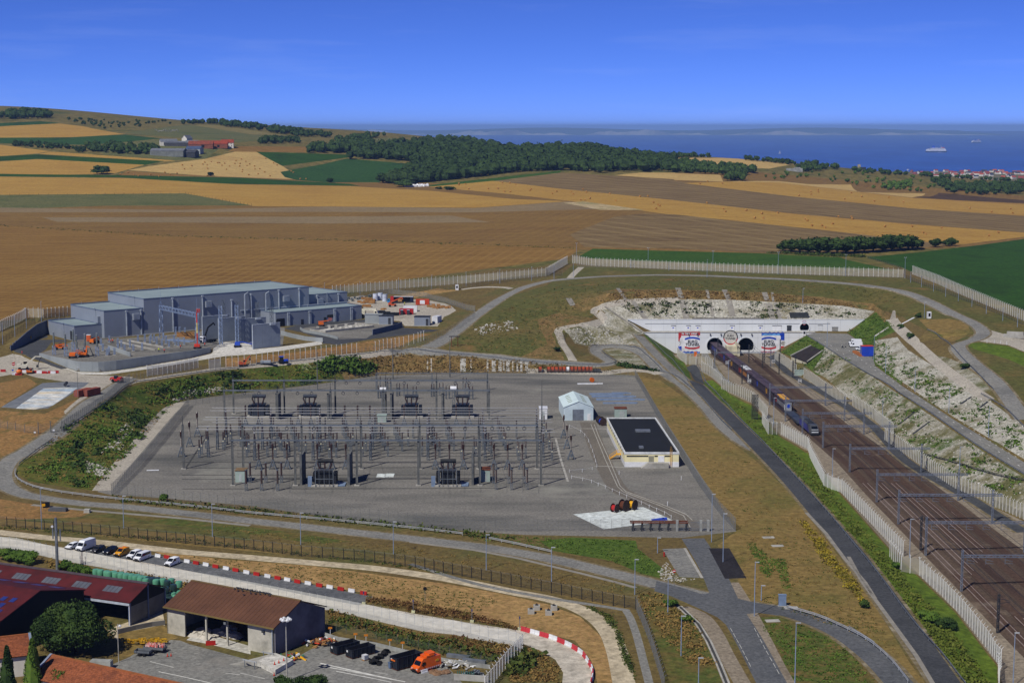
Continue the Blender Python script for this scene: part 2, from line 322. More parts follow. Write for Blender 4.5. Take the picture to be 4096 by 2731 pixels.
def interp_new(r,zin):
 out=[]
 for i,ov in enumerate(r[3]):out.append(zin[ov[0]]if ov else None)
 known=[(v.x,v.y,z)for v,z in zip(r[0],out)if z is not None];ka=np.array(known)
 for i,z in enumerate(out):
  if z is None:
   v=r[0][i];d=(ka[:,0]-v.x)**2+(ka[:,1]-v.y)**2;k=np.argsort(d)[:4];w=1/(d[k]+.01);out[i]=float((ka[k,2]*w).sum()/w.sum())
 return out
R1=cdt(verts,edges);Z1=interp_new(R1,zs)
T_V=[(v.x,v.y,z)for v,z in zip(R1[0],Z1)];T_F=[tuple(f)for f in R1[2]]
BVH=BVHTree.FromPolygons([V(v)for v in T_V],T_F)
def gz_at(x,y):
 h=BVH.ray_cast(V((x,y,500)),V((0,0,-1)));return h[0].z if h[0]else 0.0
def gp(x,y):
 d=ray(x,y).normalized();h=BVH.ray_cast(V((0,0,EYE)),d,90000)
 return h[0].copy()if h[0]else P(x,y,-95)
def gw(X,Y,dz=0):return V((X,Y,gz_at(X,Y)+dz))
# ---------------- ground cover patches ----------------
PATCH=[]
def dens(pts,closed=True,st=60):
 out=[]
 for i in range(len(pts)if closed else len(pts)-1):
  a=pts[i];b=pts[(i+1)%len(pts)];k=max(1,int(hypot(b[0]-a[0],b[1]-a[1])/st))
  for j in range(k):out.append((a[0]+(b[0]-a[0])*j/k,a[1]+(b[1]-a[1])*j/k))
 if not closed:out.append(pts[-1])
 return out
def patch(name,mat,pts):
 q=[]
 for i,p in enumerate(pts):
  n=pts[(i+1)%len(pts)];q.append(p)
  if p[0]>=4090 and n[0]>=4090:q+=[(4750,p[1]),(4750,n[1])]
  elif p[0]<=3 and n[0]<=3:q+=[(-650,p[1]),(-650,n[1])]
 pts=q
 PATCH.append((name,mat,[(p.x,p.y)for p in(gp(*q)for q in dens(pts))]))
def smooth(pts,k=6):
 out=[]
 for i in range(len(pts)-1):
  p0=V(pts[max(0,i-1)][:2]);p1=V(pts[i][:2]);p2=V(pts[i+1][:2]);p3=V(pts[min(len(pts)-1,i+2)][:2])
  for j in range(k):
   t=j/k;out.append(.5*((2*p1)+(p2-p0)*t+(2*p0-5*p1+4*p2-p3)*t*t+(3*p1-p0-3*p2+p3)*t**3))
 out.append(V(pts[-1][:2]));return out
def road_line(pts,k=6):return smooth([gp(*q)for q in pts],k)
def ribbon(c,w):
 L=[];Rr=[]
 for i,p in enumerate(c):
  d=(c[min(i+1,len(c)-1)]-c[max(i-1,0)]).normalized();nrm=V((-d.y,d.x));ww=w/2
  L.append(p+nrm*ww);Rr.append(p-nrm*ww)
 return[(p.x,p.y)for p in L+Rr[::-1]]
def strip(name,mat,pts,w,k=6):
 c=road_line(pts,k)
 if name.endswith('road')and mat.name in('worn_asphalt','dark_asphalt'):PATCH.append(('road_shoulder',g_shoulder,ribbon(c,w+2)))
 PATCH.append((name,mat,ribbon(c,w)));return c
# ---------------- ground materials and patches ----------------
g_base=G('dry_grass',[(98,83,50),(109,95,56),(85,89,49)],.03,.8,(74,64,41),.55,.15)
g_down=G('downland_grass',[(98,92,48),(122,108,60),(84,88,44)],.012,.15,(53,60,27),.7,.3)
g_stub=G('brown_stubble',[(110,84,45),(121,96,51),(115,90,50)],.012,.5,(90,68,37),.5,.1,streak=(.3,9,(136,109,60),.5))
g_plough=G('ochre_stubble',[(118,88,43),(124,94,47),(111,81,41)],.01,.6,(93,67,30),.5,.1,streak=(.25,7,(147,118,64),.55))
g_gold=G('golden_stubble',[(156,120,54),(164,129,61),(147,110,49)],.01,.4,(131,95,43),.5,.1,streak=(-1.5,12,(180,150,77),.5))
g_gold2=G('golden_strip_stubble',[(156,120,54),(164,129,61),(147,110,49)],.01,.4,(131,95,43),.5,.1,streak=(-.6,13,(180,150,77),.5))
g_pale=G('pale_stubble',[(171,143,88),(180,153,95),(162,131,80)],.012,.4,(148,120,71),.5,.1,streak=(-1.2,14,(192,166,107),.5))
g_grey=G('grey_stubble',[(122,107,77),(130,113,83),(118,100,71)],.012,.5,(105,89,62),.5,.1,streak=(-1.5,8,(139,123,92),.5))
g_mauve=G('harrowed_field',[(100,82,54),(108,89,58),(93,75,48)],.01,.5,(78,60,37),.5,.1,streak=(-.6,22,(144,125,85),.6))
g_green=G('green_crop',[(42,70,22),(48,80,24),(38,62,20)],.02,.5,(32,52,17),.5,.2)
g_dgreen=G('dark_crop',[(46,76,36),(52,84,38),(40,68,34)],.015,.4,(26,40,21),.5,.2)
g_past=G('grazed_pasture',[(94,98,58),(104,104,64),(84,92,52)],.015,.5,(59,63,34),.5,.1)
g_mead=G('meadow',[(50,79,25),(57,86,28),(65,88,30)],.03,.6,(39,60,19),.5,.1)
g_yard=G('yard_gravel',[(102,101,96),(128,125,118),(90,90,87)],.035,1.6,(80,80,76),.4,.04,st=((.35,1,1),0),extra=((142,141,131),.016,.56,.72))
g_path=G('pale_gravel',[(160,154,142),(174,168,154),(150,144,132)],.06,1.5,(126,120,110),.5,.04)
g_asph=G('worn_asphalt',[(122,122,117),(132,131,125),(112,112,108)],.05,1.4,(84,86,87),.35,.02,extra=((134,130,122),.03,.58,.75))
g_dark=G('dark_asphalt',[(66,68,71),(74,76,79),(60,62,65)],.05,1.6,(52,54,57),.35,.02)
g_new=G('new_asphalt',[(44,42,44),(50,48,50),(40,38,40)],.1,1.6,(34,33,35),.35,.02)
g_conc=G('concrete_slab',[(186,184,176),(196,194,186),(172,170,160)],.05,.9,(150,148,138),.35,.02)
g_pad=G('washed_concrete',[(196,206,204),(206,214,212),(186,194,190)],.09,.7,(120,112,92),.3,.02,extra=((150,134,100),.12,.64,.72))
g_lime=G('crushed_limestone',[(178,172,158),(188,182,168),(168,160,144)],.03,.5,(148,140,126),.35,.03)
g_dirt=G('bare_earth',[(150,118,76),(162,130,85),(142,113,70)],.05,.7,(104,95,50),.55,.12,extra=((91,85,45),.22,.60,.74))
g_track=G('gravel_track',[(176,164,138),(188,176,150),(160,148,122)],.06,.6,(138,128,106),.5,.05)
g_sand=G('orange_earth',[(138,103,61),(148,114,71),(123,96,59)],.04,.9,(84,76,40),.6,.2,extra=((81,84,46),.12,.55,.72))
g_bank=G('scrub_bank',[(67,84,30),(88,95,38),(106,99,46),(59,81,28)],.06,.7,(45,62,21),.7,.3,extra=((200,211,171),.07,.63,.70))
g_obank=G('rough_bank',[(120,95,58),(129,106,67),(99,89,52)],.08,.8,(69,65,35),.7,.35,extra=((70,84,39),.06,.58,.72))
g_chalk=G('chalk_face',[(190,188,176),(180,177,164),(138,132,110),(77,81,43)],.075,1.1,(88,86,65),.75,.5,lo=.38,hi=.72,extra=((59,72,31),.05,.60,.72))
g_chalk2=G('weathered_chalk',[(178,176,166),(160,156,140),(110,106,72),(76,84,42)],.09,1.2,(84,84,58),.75,.5,lo=.36,hi=.7,extra=((70,88,36),.06,.55,.68))
g_verge=G('lush_verge',[(80,101,28),(93,112,36),(70,90,30)],.06,.6,(52,68,22),.6,.3,extra=((158,171,152),.1,.66,.73))
g_gbank=G('green_bank',[(70,93,33),(82,102,39),(91,98,42)],.07,.7,(45,63,22),.7,.35)
g_brown=G('parched_grass',[(122,102,58),(130,109,64),(105,98,51)],.03,.6,(87,78,42),.55,.15,extra=((80,86,37),.05,.60,.75))
g_grass2=G('mown_grass',[(97,88,49),(86,88,46),(107,94,55)],.02,.5,(72,72,36),.6,.12,extra=((121,95,57),.03,.58,.7))
g_ball=G('rail_ballast',[(74,58,49),(84,67,56),(64,51,45)],.08,1.8,(52,40,36),.5,.06,st=((1,.12,1),0),extra=((112,104,94),.05,.6,.76))
g_bgrey=G('ballast_shoulder',[(131,121,105),(142,132,115),(117,107,92)],.07,1.3,(97,86,73),.5,.05)
g_chkfield=G('chalky_field',[(196,180,148),(170,150,112),(130,126,84)],.05,.5,(120,120,80),.4,.1)
g_shoulder=G('road_shoulder_grit',[(132,122,102),(112,100,74),(150,142,124)],.2,.9,(92,84,56),.6,.06,extra=((98,92,52),.3,.55,.68))
patch('stubble_field',g_stub,zt(ZW,[(0,415),(500,400),(1100,425),(1500,400),(1700,392),(2352,450),(2352,560),(2000,578),(1800,582),(1330,574),(1300,594),(760,664),(0,738)]))
patch('ploughed_field',g_plough,zt(ZW,[(0,518),(400,543),(900,556),(1330,572),(1298,594),(1200,606),(760,662),(300,690),(0,738)]))
patch('golden_field',g_gold,zt(ZA,[(0,262),(400,243),(560,262),(640,280),(840,315),(480,335),(0,343)]))
patch('crop_field',g_dgreen,zt(ZA,[(0,338),(480,336),(840,318),(1090,345),(600,388),(0,375)]))
patch('golden_field',g_gold,zt(ZA,[(0,385),(340,430),(240,445),(0,462)]))
patch('golden_field',g_gold,zt(ZA,[(340,432),(600,450),(1180,492),(1105,498),(640,470),(260,448)]))
patch('crop_field',g_green,zt(ZA,[(0,465),(240,450),(420,462),(1105,495),(970,522),(280,482),(0,495)]))
patch('pale_field',g_gold,zt(ZA,[(0,498),(250,482),(970,520),(760,580),(380,588),(0,580)]))
patch('crop_field',g_dgreen,zt(ZA,[(0,240),(270,228),(410,240),(0,262)]))
patch('sloping_pasture',g_past,zt(ZA,[(830,305),(1250,250),(1500,285),(1700,320),(1950,335),(1600,370),(1100,330)]))
patch('pale_pasture',G('sere_pasture',[(118,108,66),(126,116,72)],.02,.3,(94,90,50),.5,.1),zt(ZA,[(1270,250),(1440,252),(1940,325),(1700,318)]))
patch('farm_paddock',g_past,zt(ZA,[(560,395),(1120,345),(1260,370),(1500,400),(1450,430),(1380,480),(1180,490),(700,450)]))
patch('bale_field',g_pale,zt(ZA,[(1580,432),(1720,432),(1900,530),(2050,620),(1400,595),(860,556),(1000,530),(1380,480)]))
patch('ochre_field',g_plough,zt(ZA,[(1600,395),(2160,400),(2060,437),(1530,432)]))
patch('crop_field',g_green,zt(ZA,[(1725,433),(2340,452),(2352,470),(1900,527)]))
patch('crop_field',g_dgreen,zt(ZB,[(0,345),(150,310),(560,345),(880,350),(540,400),(360,470),(0,470),(-190,455),(-270,435),(-300,400)]))
patch('stubble_corner',g_plough,zt(ZA,[(850,560),(1400,598),(1000,606),(800,592)]))
patch('crop_strip',g_green,zt(ZA,[(0,582),(800,590),(1600,606),(2352,648),(2420,662),(1500,648),(800,605),(0,597)]))
patch('golden_field',g_gold,zt(ZA,[(0,600),(900,612),(1600,652),(2352,664),(2900,695),(3450,750),(3820,765),(3200,808),(2352,802),(1700,797),(1300,722),(0,724)]))
patch('grazed_field',g_past,zt(ZA,[(0,722),(1240,712),(1690,793),(700,795),(0,822)]))
patch('pale_pasture',g_past,zt(ZB,[(0,200),(420,170),(510,180),(350,212)]))
patch('crop_strip',g_mead,zt(ZB,[(680,490),(1590,392),(1580,405),(1140,460),(740,500)]))
patch('golden_strip',g_gold2,zt(ZB,[(700,500),(1130,460),(1600,515),(2352,590),(2352,690),(1700,602),(1200,545)]))
patch('harrowed_field',g_mauve,zt(ZB,[(1140,460),(1590,405),(2352,450),(2352,590),(1600,515)]))
patch('pale_field',g_pale,zt(ZB,[(1950,423),(2120,405),(2352,405),(2352,450)]))
patch('grey_strip',g_grey,zt(ZB,[(-2180,640),(-1000,655),(0,632),(1000,643),(1640,598),(1830,650),(1000,672),(0,668),(-2180,672)]))
patch('grey_strip',g_grey,zt(ZB,[(0,700),(850,693),(1110,738),(0,747),(-1800,735),(-1900,705)]))
patch('chalky_patch',g_chkfield,zt(ZB,[(1600,608),(1740,598),(2150,656),(1850,655)]))
patch('hill_field',g_pale,zt(ZB,[(1260,228),(1420,238),(1440,243),(1280,243)]))
patch('hill_field',g_pale,zt(ZC,[(0,303),(380,308),(820,350),(640,378),(480,375),(0,330)]))
patch('pale_field',g_pale,zt(ZC,[(0,408),(310,420),(330,465),(0,455)]))
patch('pale_field',g_pale,zt(ZC,[(330,466),(530,462),(700,462),(900,482),(1190,485),(1240,535),(1690,545),(1600,572),(1200,528),(700,470)]))
patch('harrowed_field',g_mauve,zt(ZC,[(0,460),(300,490),(900,570),(1600,645),(2352,697),(2352,805),(1600,750),(800,680),(0,590)]))
patch('golden_strip',g_gold2,zt(ZC,[(60,475),(330,466),(700,470),(1200,530),(1600,575),(2352,615),(2352,695),(1600,645),(800,565)]))
patch('golden_strip',g_gold2,zt(ZC,[(0,590),(800,680),(1600,752),(2352,808),(2352,835),(1950,885),(1700,870),(1000,790),(0,685)]))
patch('harrowed_field',g_mauve,zt(ZC,[(0,685),(1000,790),(1700,870),(1900,885),(1650,910),(650,945),(0,915),(-600,905),(-700,820),(-400,700),(-200,680)]))
patch('dark_bank',G('burnt_weeds',[(78,62,44),(92,72,50)],.05,.2,(40,32,26),.6,.3),zt(ZC,[(1620,570),(1780,540),(2000,560),(2352,590),(2352,610),(1900,590)]))
patch('meadow',g_mead,zt(ZF,[(1010,150),(1120,88),(1260,92),(1350,95),(2352,122),(3060,155),(3090,170),(3500,262),(2352,228),(1160,172)]))
patch('green_field',g_green,zt(ZG,[(1110,155),(1500,120),(2000,60),(2352,12),(2352,575),(1900,405),(1480,275),(1390,235)]))
patch('plateau_grass',g_grass2,[(1935,1215),(2190,1140),(2290,1062),(2700,1080),(3300,1102),(3612,1112),(3800,1165),(4096,1290),(4096,1690),(3830,1400),(3840,1370),(3720,1330),(3600,1265),(3300,1188),(2700,1160),(2440,1174),(2340,1215),(2380,1260),(2300,1320),(2240,1370),(2290,1440),(2100,1440),(1900,1420),(1720,1395),(1800,1345)])
patch('earth_slope',g_obank,zt(ZF,[(690,640),(860,590),(1110,640),(1110,670),(820,720),(800,760),(900,960),(870,980),(500,960),(640,900),(760,830),(700,720)]))
patch('orange_slope',g_obank,zt(ZH,[(-150,100),(130,10),(600,18),(1280,38),(1700,72),(2150,130),(2330,215),(2280,270),(2150,182),(1900,142),(1500,120),(1000,94),(600,90),(200,104),(0,150),(-190,190),(-220,150)]))
patch('chalk_slope',g_chalk,zt(ZH,[(0,152),(200,106),(600,90),(1000,95),(1500,120),(1900,143),(2150,186),(2075,254),(230,256),(372,352),(280,372),(100,262)]))
patch('chalk_slope',g_chalk2,zt(ZF,[(890,720),(1180,680),(1220,590),(1150,560),(1230,540),(1500,750),(1440,770),(1560,880),(1620,960),(1480,850),(1280,845),(1090,850),(980,830)]))
patch('chalk_island',g_chalk2,zt(ZF,[(1190,880),(1320,870),(1440,890),(1560,1000),(1640,1040),(1400,1000),(1300,960)]))
strip('service_path',g_path,zt(ZF,[(970,980),(930,900),(870,800),(850,730),(920,700),(1060,680),(1180,660),(1200,620),(1130,590),(1180,545),(1330,510),(1500,500),(1800,488)]),4)
patch('green_bank',g_gbank,zt(ZH,[(340,368),(400,372),(560,500),(600,530),(690,640),(720,745),(690,750),(560,620)]))
patch('green_bank',g_gbank,zt(ZG,[(965,752),(1100,640),(1190,580),(1340,700),(1340,740),(1200,800),(1290,860),(1240,960),(1400,1110),(1390,1160),(1180,1000),(1160,930),(1080,830)]))
patch('green_bank',g_gbank,zt(ZG,[(440,900),(640,770),(720,820),(850,900),(900,980),(790,1090),(720,1080),(640,1010),(560,960)]))
patch('chalk_slope',g_chalk,zt(ZY,[(200,220),(290,330),(600,530),(950,720),(1010,780),(1335,1010),(1335,1310),(1050,1140),(700,930),(400,730),(0,450),(0,250)]))
patch('chalk_slope',g_chalk2,zt(ZY,[(310,250),(480,380),(640,400),(860,490),(1060,700),(960,712),(700,500)]))
patch('chalk_slope',g_chalk2,zt(ZY,[(-420,260),(-300,330),(0,590),(500,920),(900,1200),(1335,1480),(1335,1830),(1000,1720),(780,1600),(500,1420),(230,1130),(0,940),(-300,720),(-420,600),(-560,520),(-480,400)]))
strip('service_path',g_path,[(3560,1275),(3586,1301),(3660,1370),(3760,1460),(3890,1555),(3955,1598)],4.5)
patch('gravel_apron',g_path,zt(ZY,[(850,88),(915,170),(820,240),(800,268),(940,258),(1190,290),(1335,350),(1335,190),(1150,190),(1010,150)]))
patch('parched_ground',g_brown,zt(ZY,[(390,60),(700,60),(830,90),(850,160),(800,220),(690,260),(600,200),(500,170),(440,110)]))
patch('lush_grass',g_verge,zt(ZY,[(800,280),(940,268),(1190,300),(1335,360),(1335,480),(1200,420),(900,330)]))
patch('scrub_bank',g_bank,[(60,1888),(95,1835),(150,1775),(250,1703),(430,1594),(510,1546),(600,1527),(850,1490),(1000,1475),(1325,1441),(1420,1432),(1380,1520),(1238,1539),(898,1578),(760,1597),(690,1611),(560,1768),(385,1962),(250,1945),(120,1925)])
patch('rough_bank',g_obank,[(1325,1441),(1500,1422),(1600,1414),(1800,1419),(1950,1430),(2106,1448),(2259,1458),(2407,1467),(2540,1494),(2300,1489),(2000,1489),(1514,1499),(1380,1518)])
patch('substation_yard',g_yard,[(390,1966),(560,1771),(690,1613),(760,1599),(898,1580),(1238,1541),(1514,1501),(2000,1491),(2540,1500),(2580,1560),(2950,2112),(2945,2124),(2725,2150),(2100,2138),(1900,2126),(1450,2086),(1000,2022),(600,1987),(440,1978)])
strip('gravel_path',g_path,zt(ZI,[(960,850),(1110,650),(1390,330),(1610,90),(1730,25)]),6)
patch('bare_earth',g_sand,zt(ZI,[(0,600),(350,390),(500,230),(900,0),(700,0),(420,130),(0,100)]))
patch('sandy_ground',g_sand,zt(ZI,[(0,930),(400,990),(860,1050),(700,1130),(0,1120)]))
patch('roadside_grass',g_grass2,zt(ZI,[(700,1100),(1200,1050),(2352,1180),(2352,1320),(0,1190),(0,1130)]))
patch('parched_field',g_brown,[(2548,1505),(2640,1520),(2780,1620),(2900,1750),(3010,1830),(3150,1960),(3300,2150),(3500,2420),(3640,2650),(3700,2731),(3610,2731),(3480,2600),(3300,2490),(3120,2425),(2960,2400),(2950,2300),(2870,2180),(2945,2122)])
g_mix=G('mixed_verge',[(116,98,58),(104,92,50),(78,90,40),(118,98,58)],.07,.7,(58,66,30),.55,.2)
patch('grass_corner',g_mix,zt(ZT,[(960,960),(1180,950),(1450,1030),(1700,1170),(1950,1400),(2100,1600),(1320,1600),(1180,1250)]))
patch('grass_corner',g_mix,zt(ZS,[(1520,760),(1750,730),(1880,870),(2050,1050),(2150,1220),(2290,1600),(1760,1600),(1680,1250),(1560,900)]))
patch('roadside_green',g_mix,zt(ZI,[(1000,1060),(1400,1085),(2352,1190),(2900,1265),(3300,1330),(3000,1350),(2352,1260),(1500,1160)]))
patch('grass_bank',g_gbank,zt(ZS,[(600,260),(900,225),(1480,255),(1500,330),(1740,520),(1700,600),(1540,560),(1250,440),(720,350)]))
patch('rail_verge',g_verge,[(2800,1520),(2850,1520),(2915,1575),(3010,1622),(3068,1690),(3124,1750),(3231,1812),(3362,1978),(3559,2200),(3677,2310),(3822,2450),(3990,2668),(3990,2731),(3830,2731),(3735,2590),(3535,2320),(3440,2195),(3320,2055),(3190,1910),(3075,1800),(2990,1720),(2880,1610)])
patch('rail_bed',g_bgrey,[(2690,1413),(3110,1413),(3120,1446),(3223,1520),(3383,1624),(3500,1692),(3605,1805),(3723,1893),(3980,2030),(4096,2084),(4096,2731),(4010,2731),(3993,2660),(3822,2440),(3677,2302),(3559,2192),(3362,1968),(3231,1803),(3124,1742),(3068,1675),(3008,1613),(2910,1568),(2845,1509),(2806,1486),(2767,1460)])
RB=[(102,812,118),(104,760,119),(108,680,122),(110.5,600,126),(112.5,540,129.5),(112.8,480,132.5),(112.8,400,134.5),(112.8,320,135)]
PATCH.append(('track_bed',G('ballast_mid',[(82,69,58),(94,80,67),(70,58,50)],.08,1.8,(56,45,39),.5,.06,st=((1,.1,1),0),extra=((140,126,108),.05,.58,.74)),[(a-2.9,y)for a,y,b in RB]+[(b+2.9,y)for a,y,b in RB[::-1]]))
YS=np.array([860,812,760,680,600,540,480,400,300]);nn=np.nan
TR=[np.array(q)for q in([101,102,104,108,110.9,112.6,113,113,113],[118,118,118.6,120.5,122.8,124.6,126,127,127.5],[nn,nn,nn,110.5,115.4,117.2,117.6,117.6,117.6],[nn,nn,nn,nn,119.6,121.6,122.2,122.3,122.5],[nn,nn,nn,121.5,126.2,128.8,130.6,131.8,132])]
def trx(k,y):m_=~np.isnan(TR[k]);return float(np.interp(y,YS[m_][::-1],TR[k][m_][::-1]))
for k in range(5):
 ys=np.arange(306,(812,812,670,598,670)[k],12);PATCH.append(('track_ballast',g_ball,[(trx(k,y)-1.35,y)for y in ys]+[(trx(k,y)+1.35,y)for y in ys[::-1]]))
strip('service_road',g_dark,zt(ZM,[(960,240),(1050,330),(1200,480),(1500,650),(1700,770),(2000,950),(2352,1210)])+zt(ZN,[(480,200),(700,340),(900,450),(1217,650)]),4)
strip('service_road',g_asph,zt(ZM,[(60,210),(230,480),(420,640)]),3.5)
strip('service_road',g_asph,zt(ZM,[(880,1040),(950,1130),(1040,1160)]),3)
patch('site_ground',g_path,zt(ZD,[(0,820),(140,790),(330,860),(640,925),(800,985),(1250,1005),(1200,1060),(1050,1130),(830,1250),(620,1370),(600,1330),(750,1200),(750,1070),(550,1040),(340,1010),(200,960),(0,1000)]))
patch('excavated_earth',g_sand,zt(ZD,[(0,1060),(260,1010),(350,1070),(20,1285),(0,1290)]))
patch('pond_liner',M('pond_liner',(120,124,126),(96,100,104),.4,.6),zt(ZD,[(10,1292),(400,1062),(620,1050),(840,1055),(800,1090),(450,1300),(310,1312)]))
patch('pond_floor',G('wet_silt',[(196,190,170),(150,170,186),(206,204,194),(204,180,130)],.05,.3,(130,150,170),.4,.02,st=((.4,1,1),.5)),zt(ZD,[(150,1300),(410,1112),(600,1102),(735,1106),(500,1270),(330,1310)]))
patch('earth_verge',g_sand,zt(ZE,[(0,830),(520,790),(1050,720),(1400,660),(1850,600),(1950,600),(1700,700),(1500,740),(1000,810),(500,870),(0,920)]))
strip('perimeter_track',g_path,[(430,1575),(520,1530),(620,1513),(850,1478),(1000,1463),(1325,1430),(1560,1403)],4.5)
patch('converter_platform',g_yard,[(157,1422),(200,1400),(290,1365),(620,1345),(1000,1300),(1140,1310),(1130,1385),(1010,1394),(900,1370),(870,1390)]+[(842,1411),(761,1431),(666,1447),(538,1469),(464,1480),(400,1486),(315,1484),(270,1470),(206,1443)])
patch('concrete_road',g_conc,[(240,1463),(270,1473),(315,1487),(400,1489),(464,1483),(538,1472),(666,1450),(761,1434),(842,1415),(865,1385),(900,1368),(1000,1372),(1012,1397),(1122,1387),(1283,1364),(1290,1377),(1121,1403),(1015,1416),(900,1424),(842,1433),(638,1469),(425,1499),(330,1497)])
patch('tarmac_yard',g_dark,zt(ZU,[(255,965),(300,885),(520,745),(880,650),(900,700),(730,745),(1160,745),(1350,775),(960,800),(860,935),(740,1060),(960,1170),(1270,1280),(1150,1300),(640,1112),(450,1025)]))
patch('tarmac_loop',g_dark,zt(ZE,[(550,550),(700,512),(1340,462),(1480,490),(1660,488),(1690,545),(1900,558),(2020,562),(1850,592),(1400,645),(1060,705),(920,692),(920,650),(800,612),(720,585)]))
patch('gravel_oval',g_yard,zt(ZE,[(705,562),(760,540),(1230,490),(1650,492),(1660,545),(1390,605),(1330,642),(1060,652),(900,612)]))
patch('storage_yard',g_path,zt(ZE,[(1120,262),(1300,235),(1400,290),(1800,275),(1920,285),(2130,340),(2175,380),(2060,440),(2000,530),(1690,525),(1650,480),(1310,455),(1300,330),(1120,300)]))
patch('sand_heap_ground',g_dirt,zt(ZE,[(1650,240),(1860,200),(2000,170),(2200,190),(1900,235),(1800,260)]))
R_TOP=strip('perimeter_road',g_asph,[(1560,1403),(1640,1400),(1708,1388),(1793,1346),(1900,1265),(2004,1195),(2086,1154),(2188,1126),(2269,1116),(2412,1106),(2616,1100),(2820,1103),(3000,1111),(3205,1120),(3459,1141),(3612,1166),(3713,1204),(3815,1255),(3891,1290),(3932,1326),(3906,1352),(3846,1372),(3835,1392),(3891,1448),(3993,1535),(4096,1678)],6)
strip('branch_road',g_path,zt(ZF,[(940,318),(980,275),(1030,232)]),4)
strip('branch_road',g_path,zt(ZF,[(480,402),(430,392),(300,388),(180,395),(90,408)]),3.5)
R_EMB=strip('embankment_road',g_asph,[(1640,1400),(1708,1408),(1800,1411),(1953,1423),(2106,1441),(2259,1451),(2380,1458),(2425,1458),(2445,1448),(2420,1432),(2388,1412),(2384,1400),(2402,1391),(2463,1388),(2530,1398),(2580,1423),(2637,1479),(2725,1534),(2814,1614),(2881,1692),(2948,1750),(3030,1800)],5.5)
strip('yard_path',g_path,zt(ZF,[(600,1050),(900,1062),(1200,1060),(1400,1040),(1560,1050),(1640,1070)]),5)
strip('ramp_road',g_asph,[(2553,1341),(2614,1405),(2686,1476),(2747,1527),(2790,1560)],5)
strip('gate_lane',g_dark,[(2765,1460),(2780,1490),(2800,1530)],4.6)
patch('access_road',g_asph,[(3225,1341),(3307,1392),(3408,1458),(3500,1504),(3723,1652),(3902,1777),(4096,1897),(4096,1848),(3968,1770),(3812,1676),(3678,1587),(3612,1546),(3500,1462),(3492,1428),(3449,1372),(3390,1335),(3260,1331)])
R_DARK=strip('rail_side_road',g_dark,[(2783,1527),(2836,1587),(2948,1699),(3037,1788),(3150,1904),(3277,2050),(3403,2198),(3493,2320),(3690,2592),(3790,2735)],6)
R_LOW=strip('lower_road',g_asph,[(520,1512),(430,1570),(357,1613),(255,1706),(183,1757),(106,1804),(42,1840),(10,1888),(20,1935),(76,1970),(170,1991),(340,2014),(553,2031),(1000,2082),(1450,2132),(1900,2184),(2204,2234),(2508,2306),(2769,2371),(2991,2419),(3121,2441),(3252,2480),(3382,2541),(3500,2630),(3600,2735)],6)
strip('verge_gravel',g_bgrey,zt(ZT,[(300,870),(480,950),(600,1100),(700,1300),(850,1568)]),3.5)
strip('verge_gravel',g_bgrey,zt(ZT,[(760,640),(860,800),(1000,1050),(1150,1350),(1270,1568)]),3)
g_mid=G('mid_asphalt',[(86,89,92),(96,98,100),(78,81,84)],.04,1.3,(68,70,73),.35,.02,extra=((112,110,104),.03,.6,.78))
strip('curve_road',g_mid,[(2850,2385),(2991,2419),(3121,2441),(3252,2480),(3382,2541),(3500,2630),(3600,2735)],6)
R_GATE=strip('gate_road',g_mid,zt(ZT,[(395,235),(560,500),(720,850),(900,1150),(1125,1575)]),6.2)
patch('road_junction',g_mid,zt(ZT,[(60,625),(300,690),(470,745),(570,735),(690,610),(790,790),(860,850),(1000,860),(1200,895),(1190,945),(1000,920),(890,930),(980,1080),(760,1080),(620,960),(430,870),(180,760),(40,720)]))
patch('parking_bay',g_asph,zt(ZS,[(1725,332),(1930,325),(2072,598),(1882,590)]))
patch('parking_bay',g_new,zt(ZT,[(540,325),(730,325),(890,600),(690,606)]))
patch('loading_pad',g_pad,zt(ZL,[(432,1245),(1060,1180),(1330,1300),(705,1378)]))
strip('yard_lane',G('yard_tarmac',[(106,101,92),(116,110,100)],.06,1.4,(88,84,77),.4,.02),zt(ZL,[(560,420),(640,640),(740,860),(830,1010),(950,1080),(1200,1180),(1420,1300),(1480,1400)]),6)
patch('bare_field',g_dirt,[(620,2205),(900,2236),(1250,2262),(1500,2295),(1795,2335),(2000,2372),(2190,2415),(2320,2465),(2400,2540),(2440,2640),(2450,2731),(2390,2731),(2365,2640),(2300,2560),(2090,2510),(1900,2480),(1480,2400),(1490,2376),(1200,2325),(900,2264),(640,2214)])
patch('roadside_scrub',g_brown,[(0,2105),(391,2140),(753,2180),(1250,2225),(1500,2245),(1795,2285),(2050,2335),(2200,2370),(2330,2400),(2500,2440),(2540,2430),(1500,2215),(800,2140),(0,2075)])
strip('gravel_track',g_track,[(-20,2126),(174,2148),(391,2167),(608,2192),(753,2208),(983,2227),(1250,2250),(1498,2272),(1795,2315),(2050,2366),(2204,2396),(2334,2443),(2421,2508),(2465,2595),(2497,2735)],4.6)
strip('footpath',g_asph,zt(ZS,[(-600,470),(0,650),(600,770),(1300,880),(1400,915),(1480,1100),(1560,1400),(1605,1575)]),1.8)
patch('car_park',G('car_park_tarmac',[(92,95,97),(104,106,107),(84,87,90)],.06,1.2,(76,78,81),.4,.02,st=((.25,1,1),0)),zt(ZO,[(600,330),(880,330),(1400,385),(1620,420),(2072,515),(2300,555),(2760,635),(3340,755),(3440,770),(3300,850),(2900,775),(2072,602),(1680,522),(1340,457),(925,387)]))
